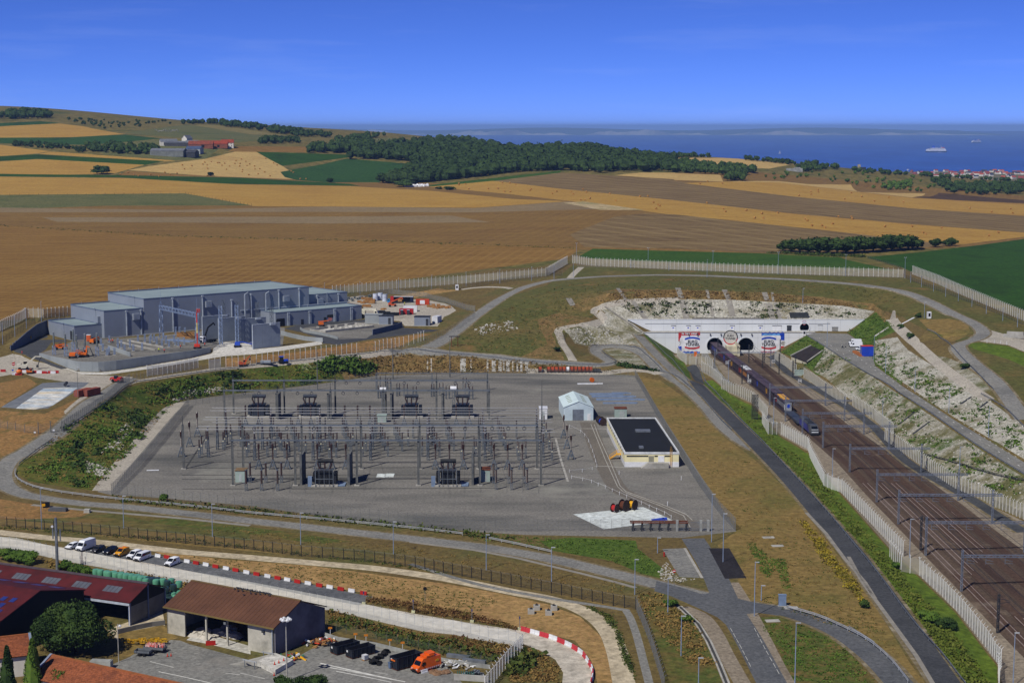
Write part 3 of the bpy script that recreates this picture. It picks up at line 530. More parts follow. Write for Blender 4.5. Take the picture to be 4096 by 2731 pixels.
patch('limestone_road',g_lime,zt(ZO,[(-40,215),(600,322),(925,387),(1340,457),(1680,522),(2072,602),(2900,775),(3300,850)])+zt(ZR,[(640,510),(1060,592),(1600,682),(2060,752)])+zt(ZS,[(440,1058),(700,1150),(900,1230),(1030,1350),(1088,1450),(1080,1600),(800,1600),(812,1470),(740,1350),(600,1265),(440,1205)])+zt(ZR,[(1980,885),(1760,862),(1450,792),(1150,762),(840,692),(550,622),(260,562)])+zt(ZO,[(2025,702),(1590,632),(1250,572),(930,502),(600,447),(370,392),(130,337),(-40,300)]))
patch('farm_yard',g_asph,[(400,2731),(440,2660),(520,2625),(600,2570),(640,2555),(720,2560),(760,2575),(1005,2640),(1100,2650),(1180,2630),(1285,2572),(1370,2562),(1500,2585),(1700,2630),(1790,2665),(1850,2731)])
patch('concrete_apron',g_conc,zt(ZQ,[(380,935),(480,870),(700,900),(1050,1000),(1050,1085),(830,1030),(600,975)]))
patch('farm_track',g_track,[(430,2520),(470,2500),(560,2470),(650,2440),(660,2500),(560,2530),(470,2560)])
patch('bank_grass',g_brown,zt(ZO,[(1090,1110),(1500,1030),(1560,1080),(1640,1150),(1540,1180),(1180,1320),(1090,1330)]))
# ---------------- build the ground sheets ----------------
vs2=[(v[0],v[1])for v in T_V];es2=set()
for f in T_F:
 for a,b in zip(f,f[1:]+f[:1]):es2.add((min(a,b),max(a,b)))
es2=list(es2)
for nm,mt,poly in PATCH:
 i0=len(vs2);vs2+=poly;k=len(poly);es2+=[(i0+i,i0+(i+1)%k)for i in range(k)]
R2=cdt(vs2,es2)
GV=[]
for i,v in enumerate(R2[0]):
 ov=R2[3][i];o=[q for q in ov if q<len(T_V)]
 GV.append((v.x,v.y,T_V[o[0]][2]if o else gz_at(v.x,v.y)))
GF=[tuple(f)for f in R2[2]]
cen=np.array([[sum(GV[i][0]for i in f)/len(f),sum(GV[i][1]for i in f)/len(f)]for f in GF])
own=np.full(len(GF),-1)
def inpoly(pts,poly):
 q=np.array(poly);x,y=pts[:,0],pts[:,1];r=np.zeros(len(pts),bool);j=len(q)-1
 for i in range(len(q)):
  xi,yi=q[i];xj,yj=q[j]
  if yi!=yj:
   c=((yi>y)!=(yj>y))&(x<(xj-xi)*(y-yi)/(yj-yi)+xi);r^=c
  j=i
 return r
for k,(nm,mt,poly)in enumerate(PATCH):
 q=np.array(poly);m=(cen[:,0]>=q[:,0].min())&(cen[:,0]<=q[:,0].max())&(cen[:,1]>=q[:,1].min())&(cen[:,1]<=q[:,1].max())
 idx=np.where(m)[0]
 if len(idx):own[idx[inpoly(cen[idx],poly)]]=k
def sheet(name,mat,idx):
 mp={};vv=[];ff=[]
 for i in idx:
  f=[]
  for a in GF[i]:
   if a not in mp:mp[a]=len(vv);vv.append(GV[a])
   f.append(mp[a])
  ff.append(tuple(f))
 b=MB();b.v=vv;b.f=ff;me=b.mesh(name,mat)
 me.polygons.foreach_set('use_smooth',[True]*len(me.polygons));me.set_sharp_from_angle(angle=radians(14))
 return struct(ob(name,me))
for x,y0,y1,r in((TX[0],YL,YL+.6,4.4),(TX[1],YL,YL+.6,4.4),(TX[2],YU-.3,YU+.4,2.7)):own[(abs(cen[:,0]-x)<r)&(cen[:,1]>y0)&(cen[:,1]<y1)]=-2
isfar=cen[:,1]>np.array([yborder(x)+40 for x in cen[:,0]])
sheet('ground',g_base,np.where((own==-1)&~isfar)[0]);sheet('hills',g_down,np.where((own==-1)&isfar)[0])
for k,(nm,mt,poly)in enumerate(PATCH):
 idx=np.where(own==k)[0]
 if len(idx):sheet(nm,mt,idx)
# ---------------- sea, far coast, haze ----------------
m,t,b=base('sea_water');b.inputs['Base Color'].default_value=lin((24,68,156));b.inputs['Roughness'].default_value=.38;b.inputs['Specular IOR Level'].default_value=.35
n1=noise(t,pos(t),.004,4,.6,((1,.25,1),.1));t.links.new(ramp(t,n1,[(22,64,148),(34,82,170)],.4,.6),b.inputs['Base Color']);n2=noise(t,pos(t),.03,4,.6);bump(t,b,n2,.5,4)
sea=MB();sea.add([(-60000,2500,-95),(60000,2500,-95),(60000,90000,-95),(-60000,90000,-95)],[(0,1,2,3)]);struct(ob('sea',sea.mesh('sea',m)))
cl=MB();land=MB();rr=random.Random(5);npt=160;X0,X1=-9000,13500
prev=None
pts=[]
for i in range(npt+1):
 x=X0+(X1-X0)*i/npt;f=i/npt
 h=120*(.55+.45*sin(i*.23)+.25*sin(i*.71)+rr.uniform(-.15,.15))*max(0,min(1,(1-f)*6))*(1 if f<.62 else .8)
 pts.append((x,max(3,h)))
for i in range(npt):
 (xa,ha),(xb,hb)=pts[i],pts[i+1]
 ya,yb=44000+400*sin(i*.4),44000+400*sin((i+1)*.4)
 cl.add([(xa,ya,-100),(xb,yb,-100),(xb,yb+60,-95+hb),(xa,ya+60,-95+ha)],[(0,1,2,3)])
 land.add([(xa,ya+60,-95+ha),(xb,yb+60,-95+hb),(xb,50000,60+40*sin(i*.11)),(xa,50000,60+40*sin((i-1)*.11))],[(0,1,2,3)])
struct(ob('chalk_cliffs',cl.mesh('chalk_cliffs',M('cliff_chalk',(176,172,156),(130,136,120),.004,.95))));struct(ob('far_coast',land.mesh('far_coast',M('far_land',(70,86,50),(54,70,42),.002,.95))))
hz=MB().b(-14000,16000,-60,52000,-120,176);hm=bpy.data.materials.new('haze');hm.use_nodes=True;t=hm.node_tree;t.nodes.remove(t.nodes['Principled BSDF'])
pv=t.nodes.new('ShaderNodeVolumePrincipled');pv.inputs['Color'].default_value=(.34,.56,1,1);pv.inputs['Density'].default_value=4.2e-5;pv.inputs['Anisotropy'].default_value=0.0
t.links.new(pv.outputs[0],t.nodes['Material Output'].inputs['Volume']);ho=ob('haze',hz.mesh('haze',hm));ho['kind']='stuff'
# ---------------- foliage helpers ----------------
def leafmat(name,c1,c2,c3):
 if name in MATS:return MATS[name]
 m,t,b=base(name);b.inputs['Roughness'].default_value=.8;b.inputs['Specular IOR Level'].default_value=.15
 oi=t.nodes.new('ShaderNodeObjectInfo');n=noise(t,pos(t),.25,4,.7);a=t.nodes.new('ShaderNodeMath');a.operation='MULTIPLY_ADD'
 t.links.new(oi.outputs['Random'],a.inputs[0]);a.inputs[1].default_value=.12;t.links.new(n,a.inputs[2])
 t.links.new(ramp(t,a.outputs[0],[c1,c2,c3],.36,.74),b.inputs['Base Color']);MATS[name]=m;return m
leaf_dark=leafmat('dark_foliage',(30,46,20),(46,66,28),(68,88,38));leaf_mid=leafmat('mid_foliage',(48,68,24),(68,94,32),(96,116,44))
leaf_scrub=leafmat('scrub_foliage',(46,58,24),(62,76,30),(88,94,40));leaf_dry=leafmat('dry_weeds',(104,80,44),(132,108,60),(100,94,46));leaf_yel=leafmat('yellow_weeds',(90,88,34),(140,124,38),(170,150,40));leaf_red=leafmat('dock_weeds',(80,54,34),(102,74,42),(92,88,42))
leaf_wood=leafmat('woodland_foliage',(28,42,19),(40,58,25),(58,78,34))
bark=M('bark',(70,58,46),(50,42,34),1.5,.95)
def leaf(b,p,s,r):
 a=r.uniform(0,2*pi);el=r.uniform(-.9,.9);u=V((cos(a)*cos(el),sin(a)*cos(el),sin(el)));w=u.cross(V((r.uniform(-1,1),r.uniform(-1,1),r.uniform(-1,1))))
 if w.length<.05:return
 w.normalize();u=u*s*r.uniform(.6,1.2);w=w*s*r.uniform(.5,1.0);p=V(p)
 b.add([p-u*.5,p+w*.5,p+u*.5,p-w*.5],[(0,1,2,3)])
def crown(b,c,rx,rz,n,ls,seed,lobes=7,inner=.86):
 r=random.Random(seed);L=[(V(c),rx*.72,rz*.78)]
 for i in range(lobes):
  a=2*pi*i/lobes+r.uniform(-.4,.4);e=r.uniform(-.55,.95);q=r.uniform(.45,.7)
  L.append((V(c)+V((cos(a)*cos(e)*rx*q,sin(a)*cos(e)*rx*q,sin(e)*rz*q)),rx*r.uniform(.34,.52),rz*r.uniform(.3,.48)))
 for k in range(n):
  o,a,h=L[r.randrange(len(L))];th=r.uniform(0,2*pi);zc=r.uniform(-.75,1);q=sqrt(max(0,1-zc*zc));s=r.uniform(.82,1.08)
  leaf(b,o+V((cos(th)*q*a*s,sin(th)*q*a*s,zc*h*s)),ls,r)
 if inner:
  for k,(o,a,h)in enumerate(L):b.blob(o,a*inner,6,seed*31+k,h/a)
 return b
def treeproto(h,rx,n,ls,seed,mat,trunk=.3,con=False,lobes=7,low=False,inner=.86):
 c=MB();t=MB();
 if con:
  r=random.Random(seed);rz=h*.5
  for k in range(n):
   f=r.random()**.7;a=r.uniform(0,2*pi);q=rx*(1-f)**.75*(.8+.25*sin(a*3+f*9))+.15;leaf(c,(cos(a)*q,sin(a)*q,h*.06+h*.94*f),ls,r)
  c.lathe([(rx*.8,h*.06),(rx*.86,h*.25),(rx*.6,h*.55),(rx*.25,h*.85),(.1,h*.97)],8)
  t.cyl((0,0,0),(0,0,h*.3),trunk,trunk*.7,6)
 else:
  rz=h*(.53 if low else .40);crown(c,(0,0,h-rz*1.02),rx,rz,n,ls,seed,lobes,inner)
  t.cyl((0,0,-.4),(0,0,h*.45),trunk,trunk*.55,7)
  for k in range(3):
   a=2.1*k+seed;t.cyl((0,0,h*.3),(cos(a)*rx*.5,sin(a)*rx*.5,h*.62),trunk*.5,trunk*.2,5)
 return Proto([('trunk',t,bark),('crown',c,mat)])
def stuff(name,label,b,mat):
 o=ob(name,b.mesh(name,mat));o['kind']='stuff'
 if label:o['label']=label
 return o
def inpx(poly):
 q=np.array(poly);lo=q.min(0);hi=q.max(0)
 def f(n,r):
  out=[]
  while len(out)<n:
   pts=np.array([[r.uniform(lo[0],hi[0]),r.uniform(lo[1],hi[1])]for _ in range(n*2)]);m=inpoly(pts,poly);out+=[tuple(p)for p in pts[m]]
  return out[:n]
 return f
def trees_mass(name,label,poly,n,h,mat,seed,leaves=26,ls=2.0,var=.3):
 r=random.Random(seed);b=MB()
 for x,y in inpx(poly)(n,r):
  p=gp(x,y);k=h*r.uniform(1-var,1+var);rx=k*r.uniform(.42,.66)
  crown(b,(p.x,p.y,p.z+k*.55),rx,k*.48,leaves,ls,r.randrange(9999),3,False);b.blob((p.x,p.y,p.z+k*.5),rx*.85,6,r.randrange(999),.95*k*.48/rx)
 return stuff(name,label,b,mat)
def cover(name,label,poly,n,size,mat,seed,leaves=9,flat=.7,cl=None):
 r=random.Random(seed);b=MB();f=inpx(poly);cen=f(max(3,n//(cl or 9)),r)if cl else None
 pts=f(n,r)if not cl else[]
 if cl:
  for c in cen:
   for _ in range(cl):pts.append((c[0]+r.gauss(0,22),c[1]+r.gauss(0,9)))
  m=inpoly(np.array(pts),poly);pts=[p for p,k in zip(pts,m)if k]
 for x,y in pts:
  p=gp(x,y);s=size*r.uniform(.5,1.5)
  for _ in range(leaves):leaf(b,(p.x+r.gauss(0,.42)*s,p.y+r.gauss(0,.42)*s,p.z+abs(r.gauss(0,.34))*s*flat),s*.6,r)
 return stuff(name,label,b,mat)
def rocks(name,label,poly,n,size,mat,seed):
 r=random.Random(seed);b=MB()
 for x,y in inpx(poly)(n,r):
  p=gp(x,y);s=size*r.random()**2*1.3+size*.25
  m=Matrix.Translation((p.x,p.y,p.z+s*.1))@Matrix.Rotation(r.uniform(0,6),4,'Z')@Matrix.Rotation(r.uniform(-.6,.6),4,'X')
  d=(s*r.uniform(.6,1.4),s*r.uniform(.6,1.2),s*r.uniform(.4,.8))
  q=[m@V((sx*d[0]/2*r.uniform(.6,1.1),sy*d[1]/2*r.uniform(.6,1.1),sz*d[2]/2))for sz in(-1,1)for sx,sy in((-1,-1),(1,-1),(1,1),(-1,1))]
  b.add(q,[(4,5,6,7),(0,1,5,4),(1,2,6,5),(2,3,7,6),(3,0,4,7)])
 return stuff(name,label,b,mat)
# ---------------- woods, hedges and far trees ----------------
trees_mass('woodland','dark broadleaf wood covering the hill before the sea',zt(ZB,[(150,318),(210,268),(330,236),(560,216),(750,198),(950,206),(1130,238),(1260,262),(1500,250),(1700,252),(1900,268),(2000,296),(2352,330),(2352,398),(1960,402),(1850,407),(1600,390),(1300,403),(900,448),(580,482),(430,488),(440,450),(560,398),(760,352),(900,346),(640,336),(400,316)]),2100,12,leaf_wood,3,22,2.2,.38)
trees_mass('woodland','dark wood on the left hilltop skyline',zt(ZA,[(0,200),(60,178),(190,170),(300,190),(345,208),(0,216)]),80,11,leaf_dark,4)
trees_mass('hedgerow','bushy belt of trees along the ridge above the pasture',zt(ZA,[(1200,250),(1450,238),(1700,262),(1900,288),(2100,312),(2240,330),(2200,338),(2000,332),(1700,285),(1400,254)]),170,9,leaf_dark,5)
trees_mass('hedgerow','tree belt behind the far farm paddock',zt(ZA,[(570,408),(640,398),(820,398),(1000,412),(1080,432),(1000,450),(800,448),(640,440)]),110,8,leaf_dark,6)
trees_mass('hedgerow','hedge of small trees under the dark crop strip',zt(ZA,[(90,385),(280,380),(480,410),(620,425),(560,440),(300,412),(60,392)]),60,6,leaf_dark,7)
trees_mass('woodland','dark scrub wood right of the far farm',zt(ZA,[(1730,375),(1800,355),(2000,358),(2020,375),(1900,382),(1750,380)]),60,8,leaf_dark,8)
trees_mass('woodland','dark wood beyond the green triangle field',zt(ZA,[(2060,440),(2150,405),(2352,388),(2480,360),(2520,400),(2352,442)]),110,11,leaf_dark,9)
trees_mass('woodland','dark copse on the low crest by the sea',zt(ZA,[(2200,368),(2300,352),(2500,322),(2600,330),(2352,366)]),50,8,leaf_dark,10)
trees_mass('woodland','strip of wood below the pale hill field',zt(ZC,[(0,350),(200,362),(480,388),(550,405),(480,425),(320,462),(530,462),(310,420),(0,404)]),170,10,leaf_dark,11)
trees_mass('hedgerow','bushes on the cliff-top skyline left of centre right',zt(ZC,[(0,300),(240,302),(330,306),(0,306)]),24,7,leaf_dark,12)
trees_mass('hedgerow','bushes along the far edge of the hill field',zt(ZC,[(470,318),(600,330),(830,352),(820,356),(470,322)]),26,7,leaf_dark,13)
trees_mass('thicket','thicket on the grassy spur beside the village',zt(ZC,[(800,400),(860,360),(940,352),(1100,380),(950,400)]),46,8,leaf_dark,14)
trees_mass('thicket','dense thicket filling the valley at the right edge',zt(ZC,[(1780,540),(1900,500),(2100,490),(2352,490),(2352,552),(2000,556)]),140,9,leaf_dark,15)
trees_mass('thicket','thicket on the slope below the village houses',zt(ZC,[(1400,500),(1560,470),(1620,480),(1560,520),(1420,528)]),34,7,leaf_mid,16)
trees_mass('thicket','thicket above the green spur near the right',zt(ZC,[(1720,460),(1830,465),(1890,500),(1800,505)]),30,7,leaf_dark,17)
trees_mass('scrub','scattered hawthorn bushes on the grassy spur',zt(ZC,[(560,410),(800,400),(1200,400),(1500,425),(1800,460),(1780,540),(1300,530),(1190,480),(900,478),(600,455)]),60,4.5,leaf_mid,18)
trees_mass('scrub','scattered bushes on the left hill grassland',zt(ZA,[(380,215),(700,222),(1180,225),(1200,245),(900,270),(700,280),(560,250)]),60,4.5,leaf_dark,19)
trees_mass('thicket','bushes at the village edge by the sea',zt(ZC,[(1200,395),(1400,405),(1600,425),(2352,462),(2352,475),(1600,435),(1200,402)]),60,7,leaf_dark,20)
for i,(x,y,rx,h,nm)in enumerate([(684,582,13,11,'round dark clump of trees in the stubble beside the lane'),(1415,595,4,5,'lone round bush on the edge of the bale field'),(2217,638,4.5,6,'lone bush at the corner of the dark crop field'),(-0,0,0,0,'')]):
 if rx:
  p=gp(*zt(ZA,[(x,y)])[0]);q=treeproto(h,rx,320,1.8,40+i,leaf_dark,.4,low=True);place(q,'field_tree',nm,'tree',p)
for i,(x,y,rx,h,nm)in enumerate([(390,474,9,13,'big lone tree left of the woodland corner'),(835,522,8,4,'low bush in the golden field before the wood'),(765,516,4,3,'smaller low bush in the golden field before the wood'),(530,500,14,9,'dark tree clump beside the white sheeted heap')]):
 p=gp(*zt(ZB,[(x,y)])[0]);place(treeproto(h,rx,260,1.7,50+i,leaf_dark,.4,low=True),'field_tree',nm,'tree',p)
tl=[treeproto(11,5.6,520,1.15,60+i,leaf_dark,.35,low=True)for i in range(4)]
for i,(x,y,s)in enumerate(zt(ZG,[(455,105,.6),(520,112,.85),(590,118,1),(660,122,1.05),(735,124,1.1),(805,125,1.05),(880,126,1.15),(950,122,1.05),(1020,120,1.1),(1095,116,1.1),(1165,112,1.05),(1235,108,1.1),(1310,104,1.1),(1380,98,1.05),(1440,94,1.1),(1475,90,.95),(1515,84,.6),(1655,76,.62),(1740,68,.5),(1785,64,.62)])):
 place(tl[i%4],'shelter_tree',f'{nth(i)} dark tree from the left in the shelter belt behind the meadow','tree',gp(x,y),i*1.3,'trees of the shelter belt behind the meadow',(s*1.4,s*1.4,s))
cover('hedge_bottom','rough hedge bottom under the shelter belt',zt(ZG,[(330,118),(450,118),(900,135),(1100,140),(1110,158),(800,150),(340,125)]),260,1.6,leaf_scrub,21)
bb=MB().cyl((0,-.75,.8),(0,.75,.8),.85,n=10);bale=Proto([('bale',bb,M('straw',(176,132,70),(140,100,50),2,.95))])
BAL=[('pale hill stubble field',ZA,[(1225,525),(1240,552),(1288,530),(1362,520),(1375,507),(1392,524),(1395,548),(1420,503),(1462,510),(1475,510),(1492,527),(1510,514),(1522,554),(1543,532),(1577,515),(1586,496),(1610,532),(1613,515),(1622,485),(1628,570),(1630,556),(1652,500),(1660,528),(1672,590),(1677,518),(1710,532),(1714,552),(1735,585),(1746,550),(1778,572),(1786,480),(1815,598),(1838,512),(1862,525),(1958,567),(1972,575),(2018,618),(2056,618)]),('small ochre corner by the lane',ZA,[(860,575),(898,590),(932,597),(1012,590),(1070,600),(1107,575),(1143,590),(1190,580),(808,588),(1393,595)]),('golden strip nearest the wood',ZB,[(900,480),(900,490),(944,485),(967,518),(1097,516),(1162,514),(1192,475),(1206,535),(1242,477),(1245,536),(1283,489),(1378,528),(1386,520),(1528,548),(1556,534),(1655,537),(1668,551),(1733,520),(1757,538),(1720,592),(1748,593),(1780,582),(1914,550),(1955,597),(2117,568),(2170,566),(2207,608),(2240,625),(2250,633),(2225,651)]),('upper golden strip below the spur',ZC,[(175,482),(226,467),(325,480),(840,562),(921,535),(923,554),(968,526),(970,538),(1148,586),(1192,545),(1262,569),(1346,599),(1445,574),(1543,605),(1987,648),(2135,672),(2263,652),(2277,680)]),('lower golden strip above the meadow',ZC,[(222,613),(333,652),(345,670),(486,662),(542,714),(591,683),(601,713),(697,679),(882,720),(897,732),(927,764),(995,764),(1014,777),(1067,752),(1104,705),(1192,706),(1199,719),(1418,770),(1600,769),(1673,812),(1691,822),(1800,780),(2117,831),(2180,810)])]
for nm,z,l in BAL:
 for i,(x,y)in enumerate(zt(z,sorted(l))):place(bale,'straw_bale',f'{nth(i)} round straw bale from the left on the {nm}','bale',gp(x,y),RND.uniform(0,3),f'straw bales on the {nm}')
# ---------------- generic gabled building ----------------
def gable(name,label,cat,loc,rz,L,D,h,rh,wm,rm,over=.3,th=.25,feats=(),chim=None,group=None,rlabel=None):
 t=thing(name,label,cat,loc,rz,group);x,y=L/2,D/2
 w=MB().add([(-x,-y,-1.5),(x,-y,-1.5),(x,y,-1.5),(-x,y,-1.5),(-x,-y,h),(x,-y,h),(x,y,h),(-x,y,h),(-x,0,h+rh),(x,0,h+rh)],[(0,1,5,4),(1,2,6,9,5),(2,3,7,6),(3,0,4,8,7)])
 ob('wall',w.mesh('wall',wm),t)
 k=rh/y;yo=y+over;zo=h-k*over;r=MB();xo=x+over
 for s in(-1,1):r.add([(-xo,0,h+rh+th),(xo,0,h+rh+th),(xo,s*yo,zo+th),(-xo,s*yo,zo+th),(-xo,0,h+rh+.02),(xo,0,h+rh+.02),(xo,s*yo,zo+.02),(-xo,s*yo,zo+.02)],[(0,1,2,3),(4,5,6,7),(2,3,7,6),(0,3,7,4),(1,2,6,5)])
 ro=ob('roof',r.mesh('roof',rm),t)
 if chim:
  for cx in chim:ob('chimney',MB().box((cx,0,h+rh+.5),(.7,.7,1.6)).mesh('chimney',rust),ro)
 for ft in feats:
  n,fc,u,z,ww,hh,mm=ft;b=MB()
  if fc=='f':b.box((u,-y-.02,z+hh/2),(ww,.12,hh))
  elif fc=='b':b.box((u,y+.02,z+hh/2),(ww,.12,hh))
  elif fc=='l':b.box((-x-.02,u,z+hh/2),(.12,ww,hh))
  elif fc=='r':b.box((x+.02,u,z+hh/2),(.12,ww,hh))
  elif fc=='rf':
   a=atan2(rh,y);v=z;b.box((u,-y+v*cos(a),h+v*sin(a)+th+.04),(ww,hh,.08),0,a)
  o=ob(n,b.mesh(n,mm),ro if fc=='rf' else t)
 return t
redroof=M('red_tiles',(150,66,42),(116,48,34),.5,.85);greyroof=M('grey_sheet',(112,116,122),(88,92,98),.3,.7);render_w=M('white_render',(222,218,206),(198,194,182),.3,.9);brick=M('brick_wall',(142,88,66),(112,66,50),.6,.9);slate=M('slate',(58,62,74),(44,48,58),.4,.6)
win=lambda u,z,w=1.1,h=1.3,f='f':('window',f,u,z,w,h,glass)
def A(x,y):return gp(*zt(ZA,[(x,y)])[0])
gable('farmhouse','white farmhouse with red roof and dormers on the hill','house',A(1530,402),.1,16,9,6,4,render_w,redroof,feats=[win(-5,1),win(-1.5,1),win(2,1),win(5.5,1),win(-5,3.8),win(0,3.8),win(5,3.8)],chim=(-6,6))
gable('farm_barn','long brick barn with red roof beside the white farmhouse','barn',A(1440,402),.05,36,10,4.5,4,brick,redroof,feats=[('door','f',-8,0,4,3.5,black),('door','f',6,0,3,3,black)])
gable('farm_barn','shorter brick barn with a worn red roof left of the long one','barn',A(1352,404),.05,32,11,4.5,4,brick,M('worn_red_tiles',(140,72,50),(100,54,42),.4,.85),feats=[('door','f',3,0,4,3.5,black)])
gable('farm_barn','white open barn at the left end of the far farm','barn',A(1132,388),.3,22,13,5,3,render_w,greyroof,feats=[('door','f',-4,0,5,4,black),('door','f',4,0,4,4,black)])
gable('farm_shed','long grey shed roof right of the white barn','shed',A(1215,392),.2,42,12,4,2,M('shed_board',(84,84,88),(66,66,70),.4,.9),greyroof)
gable('farm_shed','grey shed with black gable beside the brick barn','shed',A(1292,398),.2,16,10,5,3,M('shed_board',(84,84,88),(66,66,70),.4,.9),greyroof)
gable('farm_shed','wide grey shed in the lower row of the far farm','shed',A(1135,458),-.15,44,16,6,3,M('shed_wall',(120,124,120),(96,100,98),.3,.9),greyroof)
gable('farm_shed','dark open shed in the lower row of the far farm','shed',A(1235,462),-.2,36,14,5,3,dsteel,M('dark_sheet',(66,68,76),(50,52,60),.3,.7))
gable('farm_shed','small white shed with blue roof in the lower row','shed',A(1308,440),-.2,20,12,5,3.5,M('pale_wall',(170,176,180),None,.3,.9),M('blue_sheet',(70,84,112),(54,66,92),.3,.7))
gable('cottage','white gabled cottage behind the far farm trees','house',A(1258,368),1.2,14,8,5,4,render_w,greyroof)
b=MB()
for k in range(9):b.blob((k*3-12,RND.uniform(-1,1),1.2+RND.uniform(-.3,.5)),2.6,8,k,.9)
tag(ob('sheeted_heap',b.mesh('sheeted_heap',white),None,gp(*zt(ZB,[(617,500)])[0])),'long heap under white sheeting at the wood edge','heap')
cow=MB().box((0,0,1.1),(2,.7,.8)).box((1.15,0,1.4),(.5,.35,.45))
for sx in(-.8,.8):
 for sy in(-.25,.25):cow.box((sx,sy,.35),(.18,.16,.75))
cowp=Proto([('cow',cow,M('cow_hide',(200,196,188),(40,36,34),.9,.9))])
for i in range(22):
 x=1045+i*7.2+RND.uniform(-2,2);place(cowp,'cow',f'{nth(i)} cow from the left grazing in the sloping hill pasture','cow',A(x,293+RND.uniform(-8,6)),RND.uniform(0,6),'cows in the hill pasture')
# ---------------- village by the sea, church, ships ----------------
def C(x,y):return gp(*zt(ZC,[(x,y)])[0])
rr=random.Random(9);rs=[redroof,M('orange_tiles',(176,84,50),(140,62,40),.4,.85),slate,redroof]
for i in range(74):
 f=i/74;x=1590+f*770+rr.uniform(-4,4);y=418+f*26+rr.uniform(-6,20)
 Yv=rr.uniform(5500,6700);p=W(2696+x/1.68,Yv,-65);p.z=max(-72,gz_at(p.x,p.y))
 k=rr.randrange(4);gable('village_house',f'{nth(i)} pitched-roof house from the left in the village by the sea','house',p,rr.uniform(-.6,.6)+(1.5 if rr.random()<.25 else 0),rr.uniform(14,24),rr.uniform(9,12),rr.uniform(4.5,6.5),rr.uniform(4,5.5),render_w if rr.random()<.7 else brick,rs[k],group='houses of the village by the sea')
gable('village_hall','large pale metal-roofed hall at the near edge of the village','hall',W(3830,5450,-66),.15,40,24,6,4,render_w,M('pale_sheet',(176,186,194),None,.2,.6))
p=C(1243,384);t=thing('church_tower','square pale stone church tower on the coastal ridge','church',p,0,None,.55);ob('tower',MB().box((0,0,6),(7,7,14)).mesh('tower',M('pale_stone',(176,166,138),(150,140,112),.3,.9)),t)
b=MB()
for sx in(-2.6,0,2.6):
 for sy in(-2.6,2.6):b.box((sx,sy,13.6),(1.4,1.4,1.2))
ob('battlement',b.mesh('battlement',MATS['pale_stone']),t);ob('nave',MB().box((11,2,3),(16,8,7)).mesh('nave',slate),t)
gable('hill_house','small stone house on the skyline right of the church','house',C(1492,397),.3,10,8,4,3,M('pale_stone',(176,166,138)),brick)
tag(ob('blockhouse',MB().box((0,0,1.5),(22,8,5)).box((4,0,4.6),(8,6,1.6)).mesh('blockhouse',M('old_concrete',(160,162,158),(120,122,118),.3,.9)),None,C(808,395)),'low grey concrete blockhouse on the grassy spur','blockhouse')
p=C(1570,424);tag(ob('mast',MB().cyl((0,0,0),(0,0,10),.3,.18).box((0,0,8.6),(3.4,.3,.5)).mesh('mast',white),None,p),'white mast with a crossbar at the left end of the village','mast')
def ship(name,label,x,y,s,rz):
 p=P(x,y,-95);t=thing(name,label,'ship',p,rz,None,s)
 hull=MB().add([(-60,-12,0),(60,-10,0),(66,0,0),(60,10,0),(-60,12,0),(-62,-13,9),(60,-12,9),(74,0,10),(60,12,9),(-62,13,9)],[(0,1,6,5),(1,2,7,6),(2,3,8,7),(3,4,9,8),(4,0,5,9),(5,6,7,8,9),(0,4,3,2,1)])
 ob('hull',hull.mesh('hull',M('navy_hull',(30,44,96),(26,38,84),.1,.5)),t)
 ob('superstructure',MB().side([(-60,9),(66,9.2),(60,22),(46,28),(-20,28),(-46,22),(-58,18)],-12,12).mesh('superstructure',white),t)
 ob('bridge',MB().box((44,0,30),(18,24,4.5)).mesh('bridge',M('ship_red',(190,60,60))),t);ob('funnel',MB().box((-14,0,34),(18,8,12)).box((-14,0,41),(12,6,4)).mesh('funnel',blue),t);ob('mast',MB().cyl((34,0,28),(34,0,46),.9,.5).box((34,0,40),(1,8,1)).mesh('mast',white),t)
 ob('window_band',MB().b(-44,50,-12.2,12.2,20,22).mesh('window_band',glass),t);return p
p=ship('ferry','large white ferry with blue funnel crossing the sea, trailing a wake',3742,610,1.3,-.12)
struct(ob('wake',MB().add([(p.x-180,p.y+22,-94.7),(p.x-60,p.y+2,-94.7),(p.x-60,p.y+22,-94.7)],[(0,1,2)]).box((p.x+48,p.y-14,-94.2),(60,10,1.4)).mesh('wake',white)))
ship('ferry','distant white ferry smaller than the other, farther out',3904,572,1.2,.5)
sb=Proto([('hull',MB().add([(-6,-1.5,0),(6,0,0),(-6,1.5,0),(-6,-1.5,1.6),(7,0,2),(-6,1.5,1.6)],[(0,1,4,3),(1,2,5,4),(2,0,3,5),(3,4,5)]),white),('sail',MB().add([(-5,0,2),(1,.1,2.2),(.5,0,20),(1.4,0,2.4),(6,0,3),(1.2,.2,18)],[(0,1,2),(3,4,5)]),white),('mast',MB().cyl((.8,0,1),(.8,0,21),.25),dsteel)])
place(sb,'sailboat','white sailboat near the coast left of the large ferry','sailboat',P(*zt(ZC,[(710,278)])[0],-95),.4,s=1.5)
place(sb,'sailboat','tiny white sailboat above the woodland, far from shore','sailboat',P(*zt(ZB,[(1585,203)])[0],-95),.9,s=1.5)
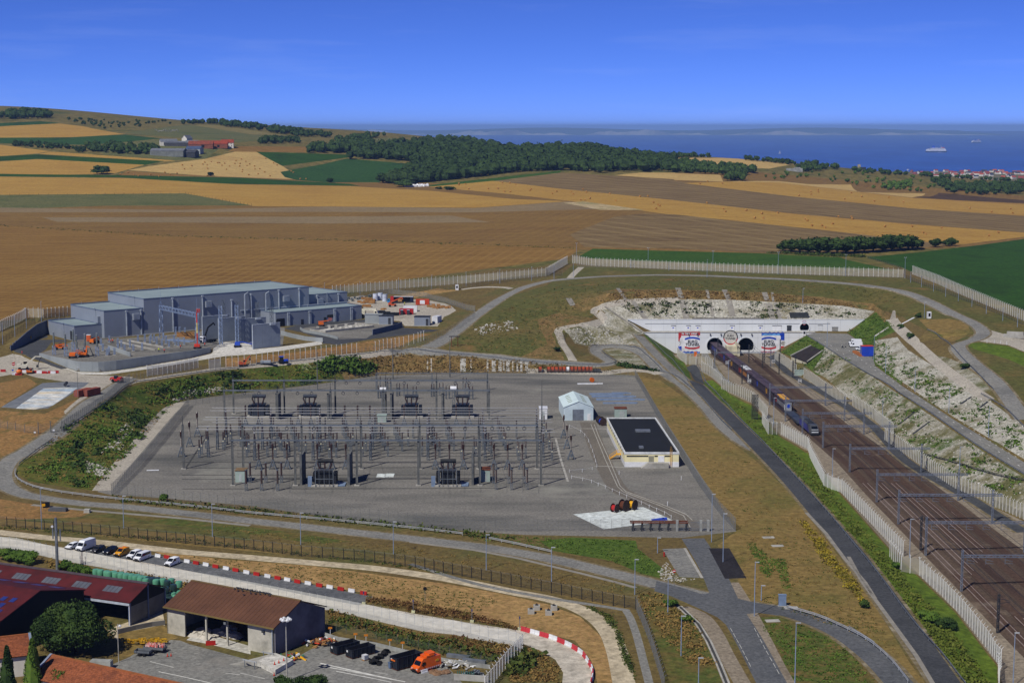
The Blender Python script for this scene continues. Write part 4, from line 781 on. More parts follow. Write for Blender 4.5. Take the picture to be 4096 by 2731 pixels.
# ---------------- fences, guard rails, lamp posts ----------------
m_white=meshmat('white_mesh',(226,228,222),.42);m_pal=meshmat('pale_panel',(172,168,148),.5);m_frost=meshmat('frosted_panel',(196,200,204),.45);m_thin=meshmat('thin_mesh',(120,122,118),.16);m_dark=meshmat('dark_mesh',(52,52,46),.3);m_grey=meshmat('grey_mesh',(132,134,130),.4)
wpost=M('white_post',(216,216,210),(198,198,192),.4,.8);gpost=M('grey_post',(120,122,120),(98,100,98),.5,.7);dpost=M('dark_post',(46,46,46),(34,34,34),.5,.7)
def postmesh(h,w,style,mat):
 b=MB().b(-w/2,w/2,-w/2,w/2,-.3,h)
 if style in 'VY':
  for s in(-1,1):b.bar((0,0,h),(0,s*.42,h+.55),w*.55)
 elif style=='A':b.bar((0,0,h),(0,-.35,h+.5),w*.6)
 return b.mesh('post',mat)
def resample(pts,sp):
 out=[];d=0
 seg=[(pts[i],pts[i+1])for i in range(len(pts)-1)];tot=sum(hypot(b[0]-a[0],b[1]-a[1])for a,b in seg);n=max(1,round(tot/sp));st=tot/n;acc=0;k=0
 for a,b in seg:
  L=hypot(b[0]-a[0],b[1]-a[1])
  while k*st<=acc+L+1e-6 and k<=n:
   f=(k*st-acc)/L if L else 0;out.append((a[0]+(b[0]-a[0])*f,a[1]+(b[1]-a[1])*f));k+=1
  acc+=L
 return out
def fence(name,label,px,h,sp,w,style,pmat,panel,wire=0,world=False,gapb=0.1,group=None,miss=(),cat='fence',dz=0):
 pts=[(p[0],p[1])for p in(px if world else[gp(*q)for q in px])]
 q=resample(pts,sp);q=[(x,y,gz_at(x,y)+dz)for x,y in q];t=thing(name,label,cat,q[0],0,group);o=V(q[0]);pm=postmesh(h,w,style,pmat)
 for i,(x,y,z)in enumerate(q):
  a,b=q[max(0,i-1)],q[min(len(q)-1,i+1)];ob('post',pm,t,(x-o.x,y-o.y,z-o.z),atan2(b[1]-a[1],b[0]-a[0]))
  if i<len(q)-1 and panel and i not in miss:
   e=q[i+1];A_=V((x,y,z))-o;B_=V(e)-o;u=V((0,0,h-.05));lo=V((0,0,gapb))
   ob('panel',MB().add([A_+lo,B_+lo,B_+u,A_+u],[(0,1,2,3)]).mesh('panel',panel),t)
   if wire:
    wb=MB()
    for k in range(wire):wb.bar(A_+u+V((0,0,.15+.16*k)),B_+u+V((0,0,.15+.16*k)),.025)
    ob('wire',wb.mesh('wire',gpost),t)
 return t
F=fence
F('security_fence','tall white mesh fence with angled post tips between farm and car park',zt(ZO,[(-60,325),(130,337),(370,392),(600,447),(930,502),(1250,572),(1590,632),(2025,702)])+zt(ZR,[(260,562),(550,622),(840,692),(1150,762),(1450,792),(1760,862),(1990,890),(2095,935)]),3.3,2.35,.09,'A',wpost,m_white)
F('security_fence','white mesh fence with Y-shaped post tips turning toward the camera by the rubble',zt(ZR,[(2095,935),(2040,1000),(1980,1060),(1900,1150),(1820,1249),(1740,1340)]),3.3,2.2,.16,'Y',wpost,m_white,2)
F('perimeter_fence','long fence of dark posts between the lower road and the gravel track',zt(ZI,[(-20,1185),(300,1212),(670,1240),(1030,1275),(1500,1322),(1880,1362),(2352,1405)])+zt(ZR,[(0,55),(600,100),(1120,165),(1580,255),(1960,325),(2340,398)])+zt(ZS,[(1070,815),(1270,855),(1480,890)]),2.6,2.9,.16,'A',dpost,m_dark,2)
F('perimeter_fence','grey mesh fence running toward the camera beside the drain',zt(ZS,[(1480,890),(1530,1000),(1590,1150),(1640,1300),(1700,1500),(1740,1640)]),2.8,2.4,.12,'V',gpost,m_grey,2)
F('substation_fence','thin fence with angled posts along the near edge of the substation',[(446,1978),(700,2004),(1037,2040),(1300,2065),(1560,2088),(1750,2106)]+zt(ZS,[(0,165),(230,172),(800,168),(1350,165),(1840,168)]),3.0,2.9,.07,'A',gpost,m_thin,2)
F('substation_fence','grey mesh fence with barbed top along the left edge of the substation',zt(ZI,[(1050,890),(1300,640),(1560,330),(1775,60)]),3.2,2.6,.09,'A',gpost,m_grey,2)
F('substation_fence','thin fence along the back edge of the substation',[(757,1624),(1110,1573),(1514,1514),(2100,1503),(2540,1507)],3.0,3.2,.08,'A',gpost,m_thin,1)
F('substation_fence','tall grey mesh fence along the right edge of the substation',zt(ZL,[(985,20),(1160,330),(1330,620),(1560,990),(1740,1240),(1885,1392)]),3.4,2.6,.1,'A',gpost,m_grey,2)
F('substation_fence','short grey fence between the gate and the right corner',zt(ZL,[(1650,1392),(1885,1392)]),3.0,2.6,.08,'A',gpost,m_thin,2)
F('outer_fence','white-post double fence beside the field left of the large grey hall',zt(ZD,[(-40,590),(0,575),(120,520),(210,475),(245,447),(420,452),(612,436),(900,420),(1200,400)]),4.6,2.6,.2,'V',wpost,m_pal)
F('outer_fence','white-post double fence climbing behind the storage yard to the plateau corner',[(1330,1178),(1376,1174),(1600,1154),(1835,1136),(2000,1121),(2188,1104),(2269,1056)],4.6,2.6,.2,'V',wpost,m_pal)
F('outer_fence','long white-post panel fence along the meadow above the portal',[(2290,1052),(2361,1063),(2700,1078),(3000,1091),(3300,1101),(3612,1110)],4.6,2.7,.2,'V',wpost,m_pal)
F('outer_fence','white-post panel fence beside the green field running to the right edge',[(3650,1098),(3750,1136),(3850,1181),(3950,1223),(4096,1284),(4150,1306)],4.6,2.5,.2,'V',wpost,m_pal)
F('inner_fence','low grey inner fence in front of the storage yard fence',zt(ZE,[(1110,250),(1480,232),(1900,196),(2352,160)])+zt(ZF,[(760,310),(880,300)]),2.6,2.6,.07,'',gpost,m_dark)
F('inner_fence','grey mesh inner fence below the long meadow fence',zt(ZF,[(1000,235),(1420,240),(2000,268),(2352,285)])+zt(ZG,[(400,292),(900,305),(1400,322)]),2.2,3,.07,'',gpost,m_thin)
F('inner_fence','dark inner fence beside the right-hand panel fence',zt(ZG,[(1420,322),(1545,372),(1735,440),(1942,520),(2185,620),(2352,690)]),2.2,3,.07,'',gpost,m_dark)
F('inner_fence','dark mesh inner fence above the retaining wall at the left',zt(ZU,[(-30,860),(120,780),(380,620),(650,440),(820,385),(1220,350)]),3,2.6,.08,'',dpost,m_dark)
F('site_fence','dense grey slat fence along the perimeter track down to the gate',zt(ZI,[(590,288),(760,175),(1000,20)])+zt(ZD,[(1120,1130),(1220,1060)]),3.4,2.0,.12,'',gpost,m_grey)
F('site_fence','thin grey fence along the guard rail below the converter station',zt(ZD,[(1220,1060),(1400,1020),(1760,980),(2250,930)])+zt(ZE,[(300,900),(600,865),(1000,818),(1290,788),(1600,752),(1870,705),(2020,640),(2180,555),(2350,440)]),2.8,2.3,.08,'',gpost,m_thin,group=None)
F('site_fence','row of new frosted panels on white posts beside the concrete road',zt(ZD,[(1385,1000),(1500,985),(1640,965),(1760,940),(1865,920)]),4.2,2.6,.14,'',wpost,m_frost)
F('site_fence','short pair of new frosted panels on white posts',zt(ZD,[(1968,935),(2076,922)]),4.2,2.6,.14,'',wpost,m_frost)
F('site_fence','row of bare white posts awaiting panels below the converter station',zt(ZE,[(10,915),(320,880),(770,830),(1240,782)]),4.2,2.8,.16,'',wpost,None)
F('site_fence','row of bare white posts near the dark road loop',zt(ZE,[(1415,765),(1660,720),(1810,685),(1870,660)]),4.2,2.6,.16,'',wpost,None)
F('storage_fence','grey mesh fence around the right side of the storage yard',zt(ZE,[(1790,250),(1900,262),(2100,320),(2280,380),(2352,390)]),3,2.6,.08,'',gpost,m_grey)
F('storage_fence','grey mesh fence behind the lorries of the storage yard',zt(ZE,[(1420,240),(1560,225),(1790,250)]),3,2.6,.08,'',gpost,m_grey)
F('rail_fence','white-post panel fence along the left side of the tracks, upper length',zt(ZM,[(20,452),(150,520),(290,640)]),4.2,2.6,.17,'',wpost,m_pal)
F('rail_fence','white-post panel fence along the left side of the tracks, middle length',zt(ZM,[(290,690),(370,722),(560,800),(700,872),(830,1000),(905,1085)]),4.2,2.4,.17,'',wpost,m_pal)
F('rail_fence','white-post panel fence stepping out round the signal equipment',zt(ZM,[(835,1150),(870,1220),(920,1300),(1090,1302)]),4.2,2.6,.17,'',wpost,m_pal)
F('rail_fence','long white-post panel fence beside the green verge, lower right',zt(ZM,[(1090,1302),(1250,1390),(1450,1505)])+zt(ZN,[(0,370),(60,398),(100,405),(250,560),(400,720),(480,800)]),4.2,2.4,.16,'',wpost,m_white)
F('rail_fence','white fence corner stepping out beside the green verge',zt(ZN,[(400,800),(470,892),(580,912)]),4.2,2.6,.16,'',wpost,m_pal)
F('rail_fence','white-post panel fence at the bottom right beside the tracks',zt(ZN,[(580,912),(700,1020),(850,1180),(1000,1370),(1075,1480)]),4.2,2.4,.16,'',wpost,m_white)
F('rail_fence','last white fence corner at the bottom right',zt(ZN,[(1060,1510),(1065,1600)]),4.2,2.6,.16,'',wpost,m_pal)
F('rail_fence','white-post fence along the right side of the tracks, upper length',zt(ZM,[(1005,290),(1100,350),(1200,420),(1290,490)]),4.2,2.3,.2,'',wpost,m_pal)
F('rail_fence','white-post fence along the right side of the tracks, middle length',zt(ZM,[(1395,540),(1480,590),(1700,745),(1960,905)]),4.2,2.0,.17,'',wpost,m_pal)
F('rail_fence','white-post fence along the right side of the tracks below the gap',zt(ZM,[(2050,915),(2200,1010),(2352,1115)])+zt(ZN,[(420,60)]),4.2,2.0,.17,'',wpost,m_pal)
F('rail_fence','white-post fence along the right side of the tracks to the right edge',zt(ZN,[(370,90),(470,158),(650,290),(800,385),(960,450),(1040,495),(1217,575),(1300,620)]),4.2,2.0,.17,'',wpost,m_pal)
F('gate_fence','white-framed panels beside the portal lane gate',zt(ZZ,[(425,560),(560,690)]),4.2,2.4,.17,'',wpost,m_pal)
F('gate_fence','white-framed panels right of the portal lane gate',zt(ZZ,[(725,700),(865,705),(980,760)]),4.2,2.6,.17,'',wpost,m_pal)
F('lane_gate','white framed double gate across the portal lane',zt(ZZ,[(568,700),(645,702),(722,706)]),4.2,3.2,.17,'',wpost,m_pal,cat='gate')
F('yard_fence','low green mesh fence behind the skips in the farm yard',zt(ZR,[(250,745),(700,840),(1180,935),(1500,1010),(1800,1085)]),1.8,2.8,.05,'',gpost,meshmat('green_mesh',(70,86,66),.25))
F('field_fence','thin dark fence at the right of the green field corner',zt(ZG,[(1120,165),(1250,205),(1390,250)]),1.5,4,.08,'',gpost,m_dark)
F('field_fence','row of stakes along the grazed field edge',zt(ZA,[(0,726),(600,722),(1240,714),(1400,745),(1690,795)]),1.4,9,.18,'',dpost,None)
F('site_gate','grey steel gate across the perimeter track',zt(ZI,[(362,315),(470,305),(580,292)]),3.4,5,.2,'V',gpost,m_thin,cat='gate')
F('outer_fence','thin fence left of the perimeter track gate',zt(ZI,[(0,262),(75,272),(205,305),(360,318)]),2.6,4.5,.12,'',gpost,m_thin)
p0=gp(*zt(ZL,[(1362,1395)])[0]);p1=gp(*zt(ZL,[(1575,1395)])[0]);p2=gp(*zt(ZL,[(1640,1395)])[0])
t=thing('yard_gate','grey barred double gate with concrete pillars at the substation entrance','gate',p0)
for q in(p0,p1,p2):ob('pillar',MB().b(-.35,.35,-.35,.35,-.2,3.1).mesh('pillar',M('old_concrete',(160,162,158),(120,122,118),.3,.9)),t,q-p0)
for a,c in((p0,(p0+p1)/2),((p0+p1)/2,p1),(p1,p2)):
 b=MB();A_=a-p0+V((.35,0,0));B_=c-p0-V((.1,0,0));n=int((B_-A_).length/.2)
 for z in(.15,.7,2.5):b.bar(A_+V((0,0,z)),B_+V((0,0,z)),.09)
 for k in range(n+1):b.bar(A_+(B_-A_)*k/n+V((0,0,.15)),A_+(B_-A_)*k/n+V((0,0,2.5)),.05)
 ob('leaf',b.mesh('leaf',steel),t)
def guardrail(label,px,double=False,h=.75,mat=steel,sp=4):
 q=resample([(p.x,p.y)for p in road_line(px,4)],sp);q=[V((x,y,gz_at(x,y)))for x,y in q];t=thing('guard_rail',label,'guard rail',q[0]);pm=MB().b(-.06,.06,-.06,.06,-.2,h).mesh('post',mat)
 r=MB()
 for i,p in enumerate(q):
  ob('post',pm,t,p-q[0])
  if i<len(q)-1:
   for z in([h-.08,h-.42]if double else[h-.15]):r.bar(p-q[0]+V((0,0,z)),q[i+1]-q[0]+V((0,0,z)),.09,.16 if double else .3)
 ob('rail',r.mesh('rail',mat),t)
lrail=M('bright_rail',(188,192,194),(160,164,168),.5,.4,.3)
guardrail('long double-tube guard rail round the left bend of the lower road',zt(ZI,[(150,665),(140,710),(180,760),(280,810),(430,850),(800,905),(1300,960),(2000,1030),(2352,1072)])+[(1240,2077),(1480,2100),(1650,2117),(1850,2140)],True,.9,lrail)
guardrail('short guard rail below the green bank by the lower road',zt(ZS,[(130,250),(400,305),(700,372)]),True,.9,lrail)
guardrail('guard rail along the edge of the substation embankment, left',zt(ZI,[(180,610),(330,490),(500,370)]))
guardrail('guard rail following the perimeter track above the scrub bank',zt(ZI,[(590,300),(900,90),(1000,30)])+zt(ZD,[(1200,1085),(1400,1045),(2000,955),(2352,915)])+zt(ZE,[(320,895),(1000,830),(1600,768),(2000,780),(2352,808)])+zt(ZF,[(300,938),(600,972),(900,992),(1200,1005),(1290,985),(1300,965),(1240,935),(1190,890)]))
guardrail('guard rail round the top of the hairpin bend',zt(ZF,[(1090,862),(1140,850),(1300,848),(1430,860),(1520,905),(1580,960),(1660,1040)]))
guardrail('guard rail along the right side of the portal ramp',zt(ZH,[(355,375),(480,490),(600,610),(690,735)]))
guardrail('guard rail beside the gravel road toward the junction',zt(ZH,[(440,650),(560,680),(640,725),(700,780)])+zt(ZL,[(1480,110),(1600,220),(1740,390),(1850,495)]))
guardrail('long blue-grey guard rail between the dark road and the green verge',zt(ZH,[(770,620),(820,720),(860,780)])+zt(ZL,[(1600,40),(1720,170),(1900,370),(2100,570),(2240,720)])+zt(ZN,[(0,510),(150,690),(330,910),(480,1120),(620,1290),(720,1400),(860,1580)]))
guardrail('curved guard rail on the bend below the parched field',zt(ZT,[(1260,882),(1550,965),(1800,1075),(1950,1150),(2072,1225)])+zt(ZN,[(150,1240),(300,1340),(420,1450),(510,1568)]),True,.9,lrail)
guardrail('guard rail along the left side of the access road above the cutting',zt(ZG,[(640,770),(800,872),(1000,1000),(1300,1170)])+zt(ZY,[(200,715),(500,905),(900,1185),(1335,1455)]))
guardrail('guard rail along the chalk edge of the upper right road',zt(ZY,[(470,160),(600,240),(690,310),(780,410),(860,490),(960,590),(1060,690)]))
guardrail('guard rail on the chalk brow at the right edge',zt(ZY,[(950,735),(1100,820),(1200,890),(1335,1030)]))
guardrail('kerb rail on the chalk slope above the right fence',zt(ZY,[(440,1280),(600,1320),(800,1380),(1000,1440),(1200,1490),(1335,1512)]),True,.9,dsteel)
def lampproto(h,arm,mat=steel,heads=1,r=.09):
 b=MB().cyl((0,0,0),(0,0,h),r*1.35,r*.8,7);hd=MB()
 if heads==2:
  b.bar((-.5,0,h),(.5,0,h),.08);hd.box((-.5,-.1,h+.1),(.35,.45,.3)).box((.5,-.1,h+.1),(.35,.45,.3))
 else:
  hd.box((arm*.5,0,h+.08),(arm+.2,.32,.18))
 return Proto([('pole',b,mat),('lamp_head',hd,M('lamp_grey',(176,180,182)))])
bpole=M('pale_pole',(150,166,190),(130,146,170),.5,.5,.2)
LP={}
def lamp(x,y,h,label,heads=1,arm=.8,mat=bpole,group=None,name='lamp_post',rz=0):
 k=(round(h*2),arm,heads,mat.name)
 if k not in LP:LP[k]=lampproto(round(h*2)/2,arm,mat,heads)
 p=gp(x,y);return place(LP[k],name,label,'lamp post',p,rz,group)
def hpx(x,yb,yt,z=None):
 p=gp(x,yb)if z is None else P(x,yb,z);d=ray(x,yt);return(EYE+d.z*p.y/d.y)-p.z
low=[(167,2116,1953),(495,2112,1985),(850,2146,2017),(1203,2177,2055),(1574,2215,2085),(1945,2279,2142),(2206,2325,2188),(2539,2377,2240)]
for i,(x,yb,yt)in enumerate(low):lamp(x,yb,hpx(x,yb,yt),f'{nth(i)} pale lamp post from the left along the lower road',group='lamp posts along the lower road')
for x,yb,yt,l in[(2671,2458,2312,'lamp post on the scrub corner left of the crossroads'),(2724,2621,2464,'lamp post in the grass beside the curved drain'),(2793,2790,2636,'lamp post at the bottom edge beside the curved drain'),(2846,2167,1977,'tall lamp post right beside the substation gate'),(2892,2246,2051,'tall lamp post standing at the new dark parking bay'),(3017,2463,2248,'tall lamp post at the right corner of the crossroads'),(3045,2400,2346,'short lamp post behind the crossroads corner post'),(3178,2790,2491,'tall lamp post at the bottom edge in the green verge'),(2630,2211,2152,'short lamp post left of the pale parking bay'),(4052,2740,2532,'lamp post inside the tracks at the bottom right'),(3638,2232,2078,'lamp post inside the left rail fence by the fence corner'),(3329,1910,1792,'lamp post inside the left rail fence near a gantry'),(3094,1707,1594,'lamp post left of the shuttle locomotive'),(2913,1532,1442,'lamp post beside the freight wagons at the white fence'),(3308,1387,1290,'lamp post at the top of the access road near the small tunnel'),(3495,1438,1344,'lamp post on the green bank behind the white vans'),(3542,1491,1390,'lamp post with an orange base beside the access road'),(3659,1565,1478,'second lamp post down the access road on the chalk side'),(3795,1652,1555,'third lamp post down the access road on the chalk side'),(3953,1750,1625,'fourth lamp post down the access road on the chalk side'),(3529,1703,1594,'lamp post behind the right rail fence, farther one'),(3838,1880,1790,'lamp post behind the right rail fence, nearer one'),(3697,1272,1210,'lamp post beside the white booth on the plateau'),(3211,1212,1155,'thin pole on the berm above the portal')]:
 lamp(x,yb,hpx(x,yb,yt),l)
for i,(x,yb,yt)in enumerate([(2306,1050,974),(2592,1072,991),(2851,1083,1004),(3112,1097,1010),(3382,1104,1019),(3619,1113,1029)]):lamp(x,yb,hpx(x,yb,yt),f'{nth(i)} twin-headed floodlight pole from the left along the meadow fence',2,group='floodlight poles along the meadow fence')
for i,(x,yb,yt)in enumerate(zt(ZG,[(1460,355,0),(1545,390,0),(1640,425,0),(1735,465,0),(1835,500,0),(1942,545,0),(2055,600,0),(2185,655,0),(2300,705,0)])):lamp(x,yb,6,f'{nth(i)} slim camera pole down the right-hand panel fence',1,.3,group='camera poles beside the right-hand panel fence',name='camera_pole')
for i,(x,yb)in enumerate([(166,1286),(106,1314),(60,1348),(11,1378)]):lamp(x,yb,9.5,f'{nth(i)} slim pole from the hall along the left inner fence',1,.3,group='poles along the left inner fence',name='camera_pole')
for i,(x,yb)in enumerate([(1298,1190),(1440,1184),(1594,1169),(1727,1156),(1864,1144),(1999,1134),(2126,1123),(2216,1116),(2293,1108)]):lamp(x,yb,8,f'{nth(i)} slim pole from the hall along the climbing double fence',1,.3,group='poles along the climbing double fence',name='camera_pole')
for i,(x,yb)in enumerate(zt(ZF,[(1418,240),(1715,258),(2308,280),(1070,215),(1150,222)])):lamp(x,yb,5,f'{nth(i)} short pole in the meadow fence gap',1,.3,group='short poles in the meadow fence',name='camera_pole')
lamp(312,1590,11.5,'grey pole with cameras beside the rust-brown container',1,.5,gpost,name='camera_pole')
lamp(2828,1110,10,'thick blue-grey mast standing in the plateau road',1,.3,bpole,name='mast')
p=gp(230,2282);t=thing('antenna_mast','thick steel antenna mast with panel antennas behind the maroon barn','antenna mast',p)
ob('pole',MB().cyl((0,0,-1),(0,0,13.5),.42,.34,10).mesh('pole',steel),t)
for dx,z,h in((-.7,9.6,2.6),(.15,8.6,3.2),(1.1,9.2,3.0)):ob('antenna',MB().box((dx,-.35,z),(.3,.2,h)).bar((dx,-.2,z),(0,0,z),.08).mesh('antenna',steel),t)
ob('dish',MB().cyl((-.8,-.5,11.4),(-.8,-.3,11.4),.3,n=10).mesh('dish',white),t)
# ---------------- substation ----------------
galv=M('weathered_galvanised',(112,120,128),(86,94,102),.5,.6,.2);colm=M('gantry_concrete',(104,106,104),(78,80,80),.6,.85);tdark=M('transformer_grey',(58,64,76),(42,47,56),.4,.55);tblk=M('transformer_black',(40,42,46),(28,30,33),.4,.6);tube_m=M('aluminium_tube',(170,172,174),(150,152,154),.3,.4,.4)
def ins(b,x,y,z0,z1,r,n=8):
 prof=[];k=max(3,int((z1-z0)/.32))
 for i in range(k):
  z=z0+(z1-z0)*i/k;dz=(z1-z0)/k;prof+=[(r*.62,z),(r,z+dz*.45)]
 prof.append((r*.5,z1));return b.lathe(prof,n,(x,y,0))
colp=Proto([('shaft',MB().b(-.32,-.14,-.22,.22,-.2,15.4).b(.14,.32,-.22,.22,-.2,15.4).b(-.14,.14,-.14,.14,0,15.2),colm),('footing',MB().b(-.8,.8,-.7,.7,-.3,.25),concrete),('cap',MB().cyl((0,0,15.2),(0,0,18.6),.12,.05),dsteel)])
def colrow(xs,yb,h,label,rowname):
 for i,x in enumerate(xs):
  p=P(x,yb,0);place(colp,'gantry_column',f'{nth(i)} gantry column from the left in {label}','gantry column',p,0,rowname,(1,1,h/18.6))
FR=[932,1182,1428,1674,1920,2164];SR=[735,973,1209,1445,1680,1915,2148];BR=[899,1111,1323,1534,1746,1957];XR=[935,1138,1342,1544,1747,1950]
hF=hpx(1182,1941,1715,0)
colrow(FR,1941,hF,'the row nearest the camera','front gantry columns');colrow(SR,1875,hpx(973,1875,1661,0),'the second row behind the front transformers','second-row gantry columns')
colrow(BR,1678,hpx(899,1674,1527,0),'the row before the back transformers','third-row gantry columns');colrow(XR,1655,hpx(935,1655,1487,0),'the row behind the back transformers','back-row gantry columns')
def beam(x0,x1,yb,ypx,label,xs):
 a=P(x0,yb,0);h=hpx(x0,yb,ypx,0);c=P(x1,yb,0);t=thing('gantry_beam',label,'gantry beam',a);L=c.x-a.x
 bm=MB().b(-.3,L+.3,-.5,-.36,h-.2,h+.2).b(-.3,L+.3,.36,.5,h-.2,h+.2)
 for k in range(int(L/2.2)):bm.bar((k*2.2,-.4,h+.2*(k%2)),(k*2.2+2.2,.4,h),.14)
 ob('truss',bm.mesh('truss',galv),t)
 for x in xs:
  p=P(x,yb,0);r=MB();
  for k in range(12):
   u,v=2*pi*k/12,2*pi*(k+1)/12;r.bar((p.x-a.x+.55*cos(u),0,h-1.1+.55*sin(u)),(p.x-a.x+.55*cos(v),0,h-1.1+.55*sin(v)),.16)
  r.cyl((p.x-a.x,0,h-.3),(p.x-a.x,0,h-.7),.06);ob('line_trap',r.mesh('line_trap',tdark),t)
beam(932,2164,1941,1760,'front gantry beam spanning the row nearest the camera',[])
beam(973,2148,1875,1700,'second gantry beam carrying ring insulators over the busbars',[1020,1087,1150,1258,1324,1388,1733,1797,1861,1969,2033,2097])
beam(899,1957,1678,1561,'third gantry beam before the back transformers',[980,1037,1192,1248,1374,1430])
beam(935,1950,1655,1521,'back gantry beam with hanging ring insulators',[1004,1061,1210,1265,1387,1441,1618,1673,1822,1876])
ZBUS=9.5
BUS=[(849,2146,1631,'a'),(841,2194,1642,'a'),(1063,2196,1653,'a'),(822,2148,1668,'b'),(813,2204,1678,'b'),(851,2208,1689,'b'),(793,2167,1705,'c'),(785,2216,1717,'c'),(1015,2221,1728,'c')]
sup=Proto([('stand',MB().lattice((0,0,-.1),(0,0,6.1),.75,.1,.8,.5),galv),('insulator',ins(MB(),0,0,6.1,9.1,.27),brownins),('clamp',MB().b(-.25,.25,-.2,.2,9.05,9.4),tube_m)])
SX={'a':[905,1085,1280,1500,1716,1931,2146],'b':[870,1050,1270,1490,1710,1935,2150],'c':[833,1019,1252,1482,1712,1940,2172]}
gn={'a':'far','b':'middle','c':'near'};cnt={'a':0,'b':0,'c':0}
for x0,x1,y,gk in BUS:
 a=P(x0,y,ZBUS);c=P(x1,y,ZBUS);cnt[gk]+=1;k=cnt[gk]
 tag(ob('busbar',MB().cyl((0,0,0),(c.x-a.x,0,0),.1,n=8).cyl((-.05,0,0),(.1,0,0),.16).mesh('busbar',tube_m),None,a),f'{nth(k-1)} pale busbar tube of the {gn[gk]} set, counted from the back','busbar','long busbar tubes')
 n=0
 for sx in SX[gk]:
  if sx<x0-5 or sx>x1+5:continue
  w=W(sx,a.y,0);n+=1
  place(sup,'busbar_support',f'{nth(n-1)} lattice support from the left under the {nth(k-1)} tube of the {gn[gk]} busbar set','busbar support',w,0,'busbar supports')
af=MB()
for s in(-1,1):
 for q in(-1,1):af.bar((s*1.15,q*.6,0),(s*.12,q*.12,3.1),.24)
 af.bar((s*1.15,-.6,.1),(s*1.15,.6,.1),.14)
af.b(-.3,.3,-.3,.3,2.95,3.2).bar((-.7,0,1.2),(.7,0,1.2),.1)
afp=Proto([('frame',af,galv),('insulator',ins(MB(),0,0,3.2,6.2,.3),brownins),('head',MB().cyl((0,0,6.2),(0,0,6.45),.2).lathe([(.14,6.45),(.36,6.8),(.36,8.2),(.12,8.6)],8),brownins),('control_box',MB().b(-.3,.3,-.75,-.4,.9,2),galv)])
for i,x in enumerate([1036,1092,1149,1270,1327,1384,1742,1798,1854,1976,2031,2089]):place(afp,'circuit_breaker',f'{nth(i)} brown breaker on an A-frame from the left in the row behind the front transformers','circuit breaker',P(x,1876,0),0,'A-frame breakers, front row')
for i,(x,y)in enumerate([(726,1826),(759,1786),(790,1746)]):place(afp,'circuit_breaker',f'{nth(i)} A-frame breaker from the front in the group at the far left','circuit breaker',P(x,y,0),.2,'A-frame breakers, left group',1.05)
for i,(x,y)in enumerate([(2284,1837),(2268,1794),(2255,1752)]):place(afp,'circuit_breaker',f'{nth(i)} A-frame breaker from the front in the group at the far right','circuit breaker',P(x,y,0),.2,'A-frame breakers, right group')
for i,x in enumerate([983,1034,1193,1244,1380,1431,1480,1617,1666,1825,1878]):place(afp,'circuit_breaker',f'{nth(i)} A-frame breaker from the left in the row before the back transformers','circuit breaker',P(x,1706,0),0,'A-frame breakers, back row',.95)
itp=Proto([('stand',MB().lattice((0,0,-.1),(0,0,2.6),.6,.1,.6),galv),('tank',MB().b(-.35,.35,-.3,.3,2.6,3.5),galv),('insulator',ins(MB(),0,0,3.5,6.2,.3),brownins),('label_plate',MB().b(-.2,.2,-.33,-.31,2.8,3.2),M('label_cream',(214,206,170)))])
n=0
for x,y in sorted(zt(ZJ,[(465,1010),(487,978),(530,925),(690,935),(705,912),(722,885),(760,860),(912,1005),(932,962),(855,908),(1130,915),(1180,1010),(1230,940),(1310,1000),(1295,955),(1465,970),(1610,960),(1650,935),(1690,1010),(1760,940),(1910,890),(2000,1000),(2030,950)])+zt(ZK,[(312,905),(510,890),(815,1030),(830,990),(950,1000),(1215,900),(1225,935),(1350,1035),(1340,990),(1665,1035),(1640,935),(1610,835),(1590,775)])):
 n+=1;place(itp,'instrument_transformer',f'{nth(n-1)} brown-topped instrument post from the left in the busbar field','instrument transformer',P(x,y,0),0,'instrument posts in the busbar field')
pi_=Proto([('stand',MB().lattice((0,0,-.1),(0,0,3.6),.5,.1,.7),galv),('insulator',ins(MB(),0,0,3.6,6.6,.28),brownins)])
n=0
for x_,yy in sorted(zt(ZJ,[(870+k*162+(y_-860)*.5,y_+RND.uniform(-8,8))for y_ in(800,832,866,905,950,1005)for k in range(17)if(k*7+y_)%3])):
 n+=1;place(pi_,'post_insulator',f'{nth(n-1)} dark post insulator from the left in the ranks of the busbar field','insulator',P(x_,yy,0),0,'post insulators of the busbar field')
tri=Proto([('stand',MB().lattice((0,0,-.1),(0,0,2.2),.7,.08,.6),galv),('insulator',ins(MB(),0,0,2.2,6.3,.38),brownins),('terminal',MB().cyl((0,0,6.3),(0,0,6.6),.3),galv),('cross_bar',MB().bar((-.9,0,2.3),(.9,0,2.3),.1),galv)])
for i,(x,y)in enumerate([(985,1962),(1047,1962),(1111,1962),(1984,1958),(2046,1958),(2108,1957)]):place(tri,'surge_arrester',f'{nth(i)} thick brown arrester from the left in the front rank','surge arrester',P(x,y,0),0,'front-rank arresters')
for i,(x,y)in enumerate([(1001,1930),(1064,1930),(1126,1930),(1974,1932),(2036,1932),(2096,1932)]):place(tri,'surge_arrester',f'{nth(i)} brown arrester from the left in the rank just behind the front','surge arrester',P(x,y,0),0,'second-rank arresters')
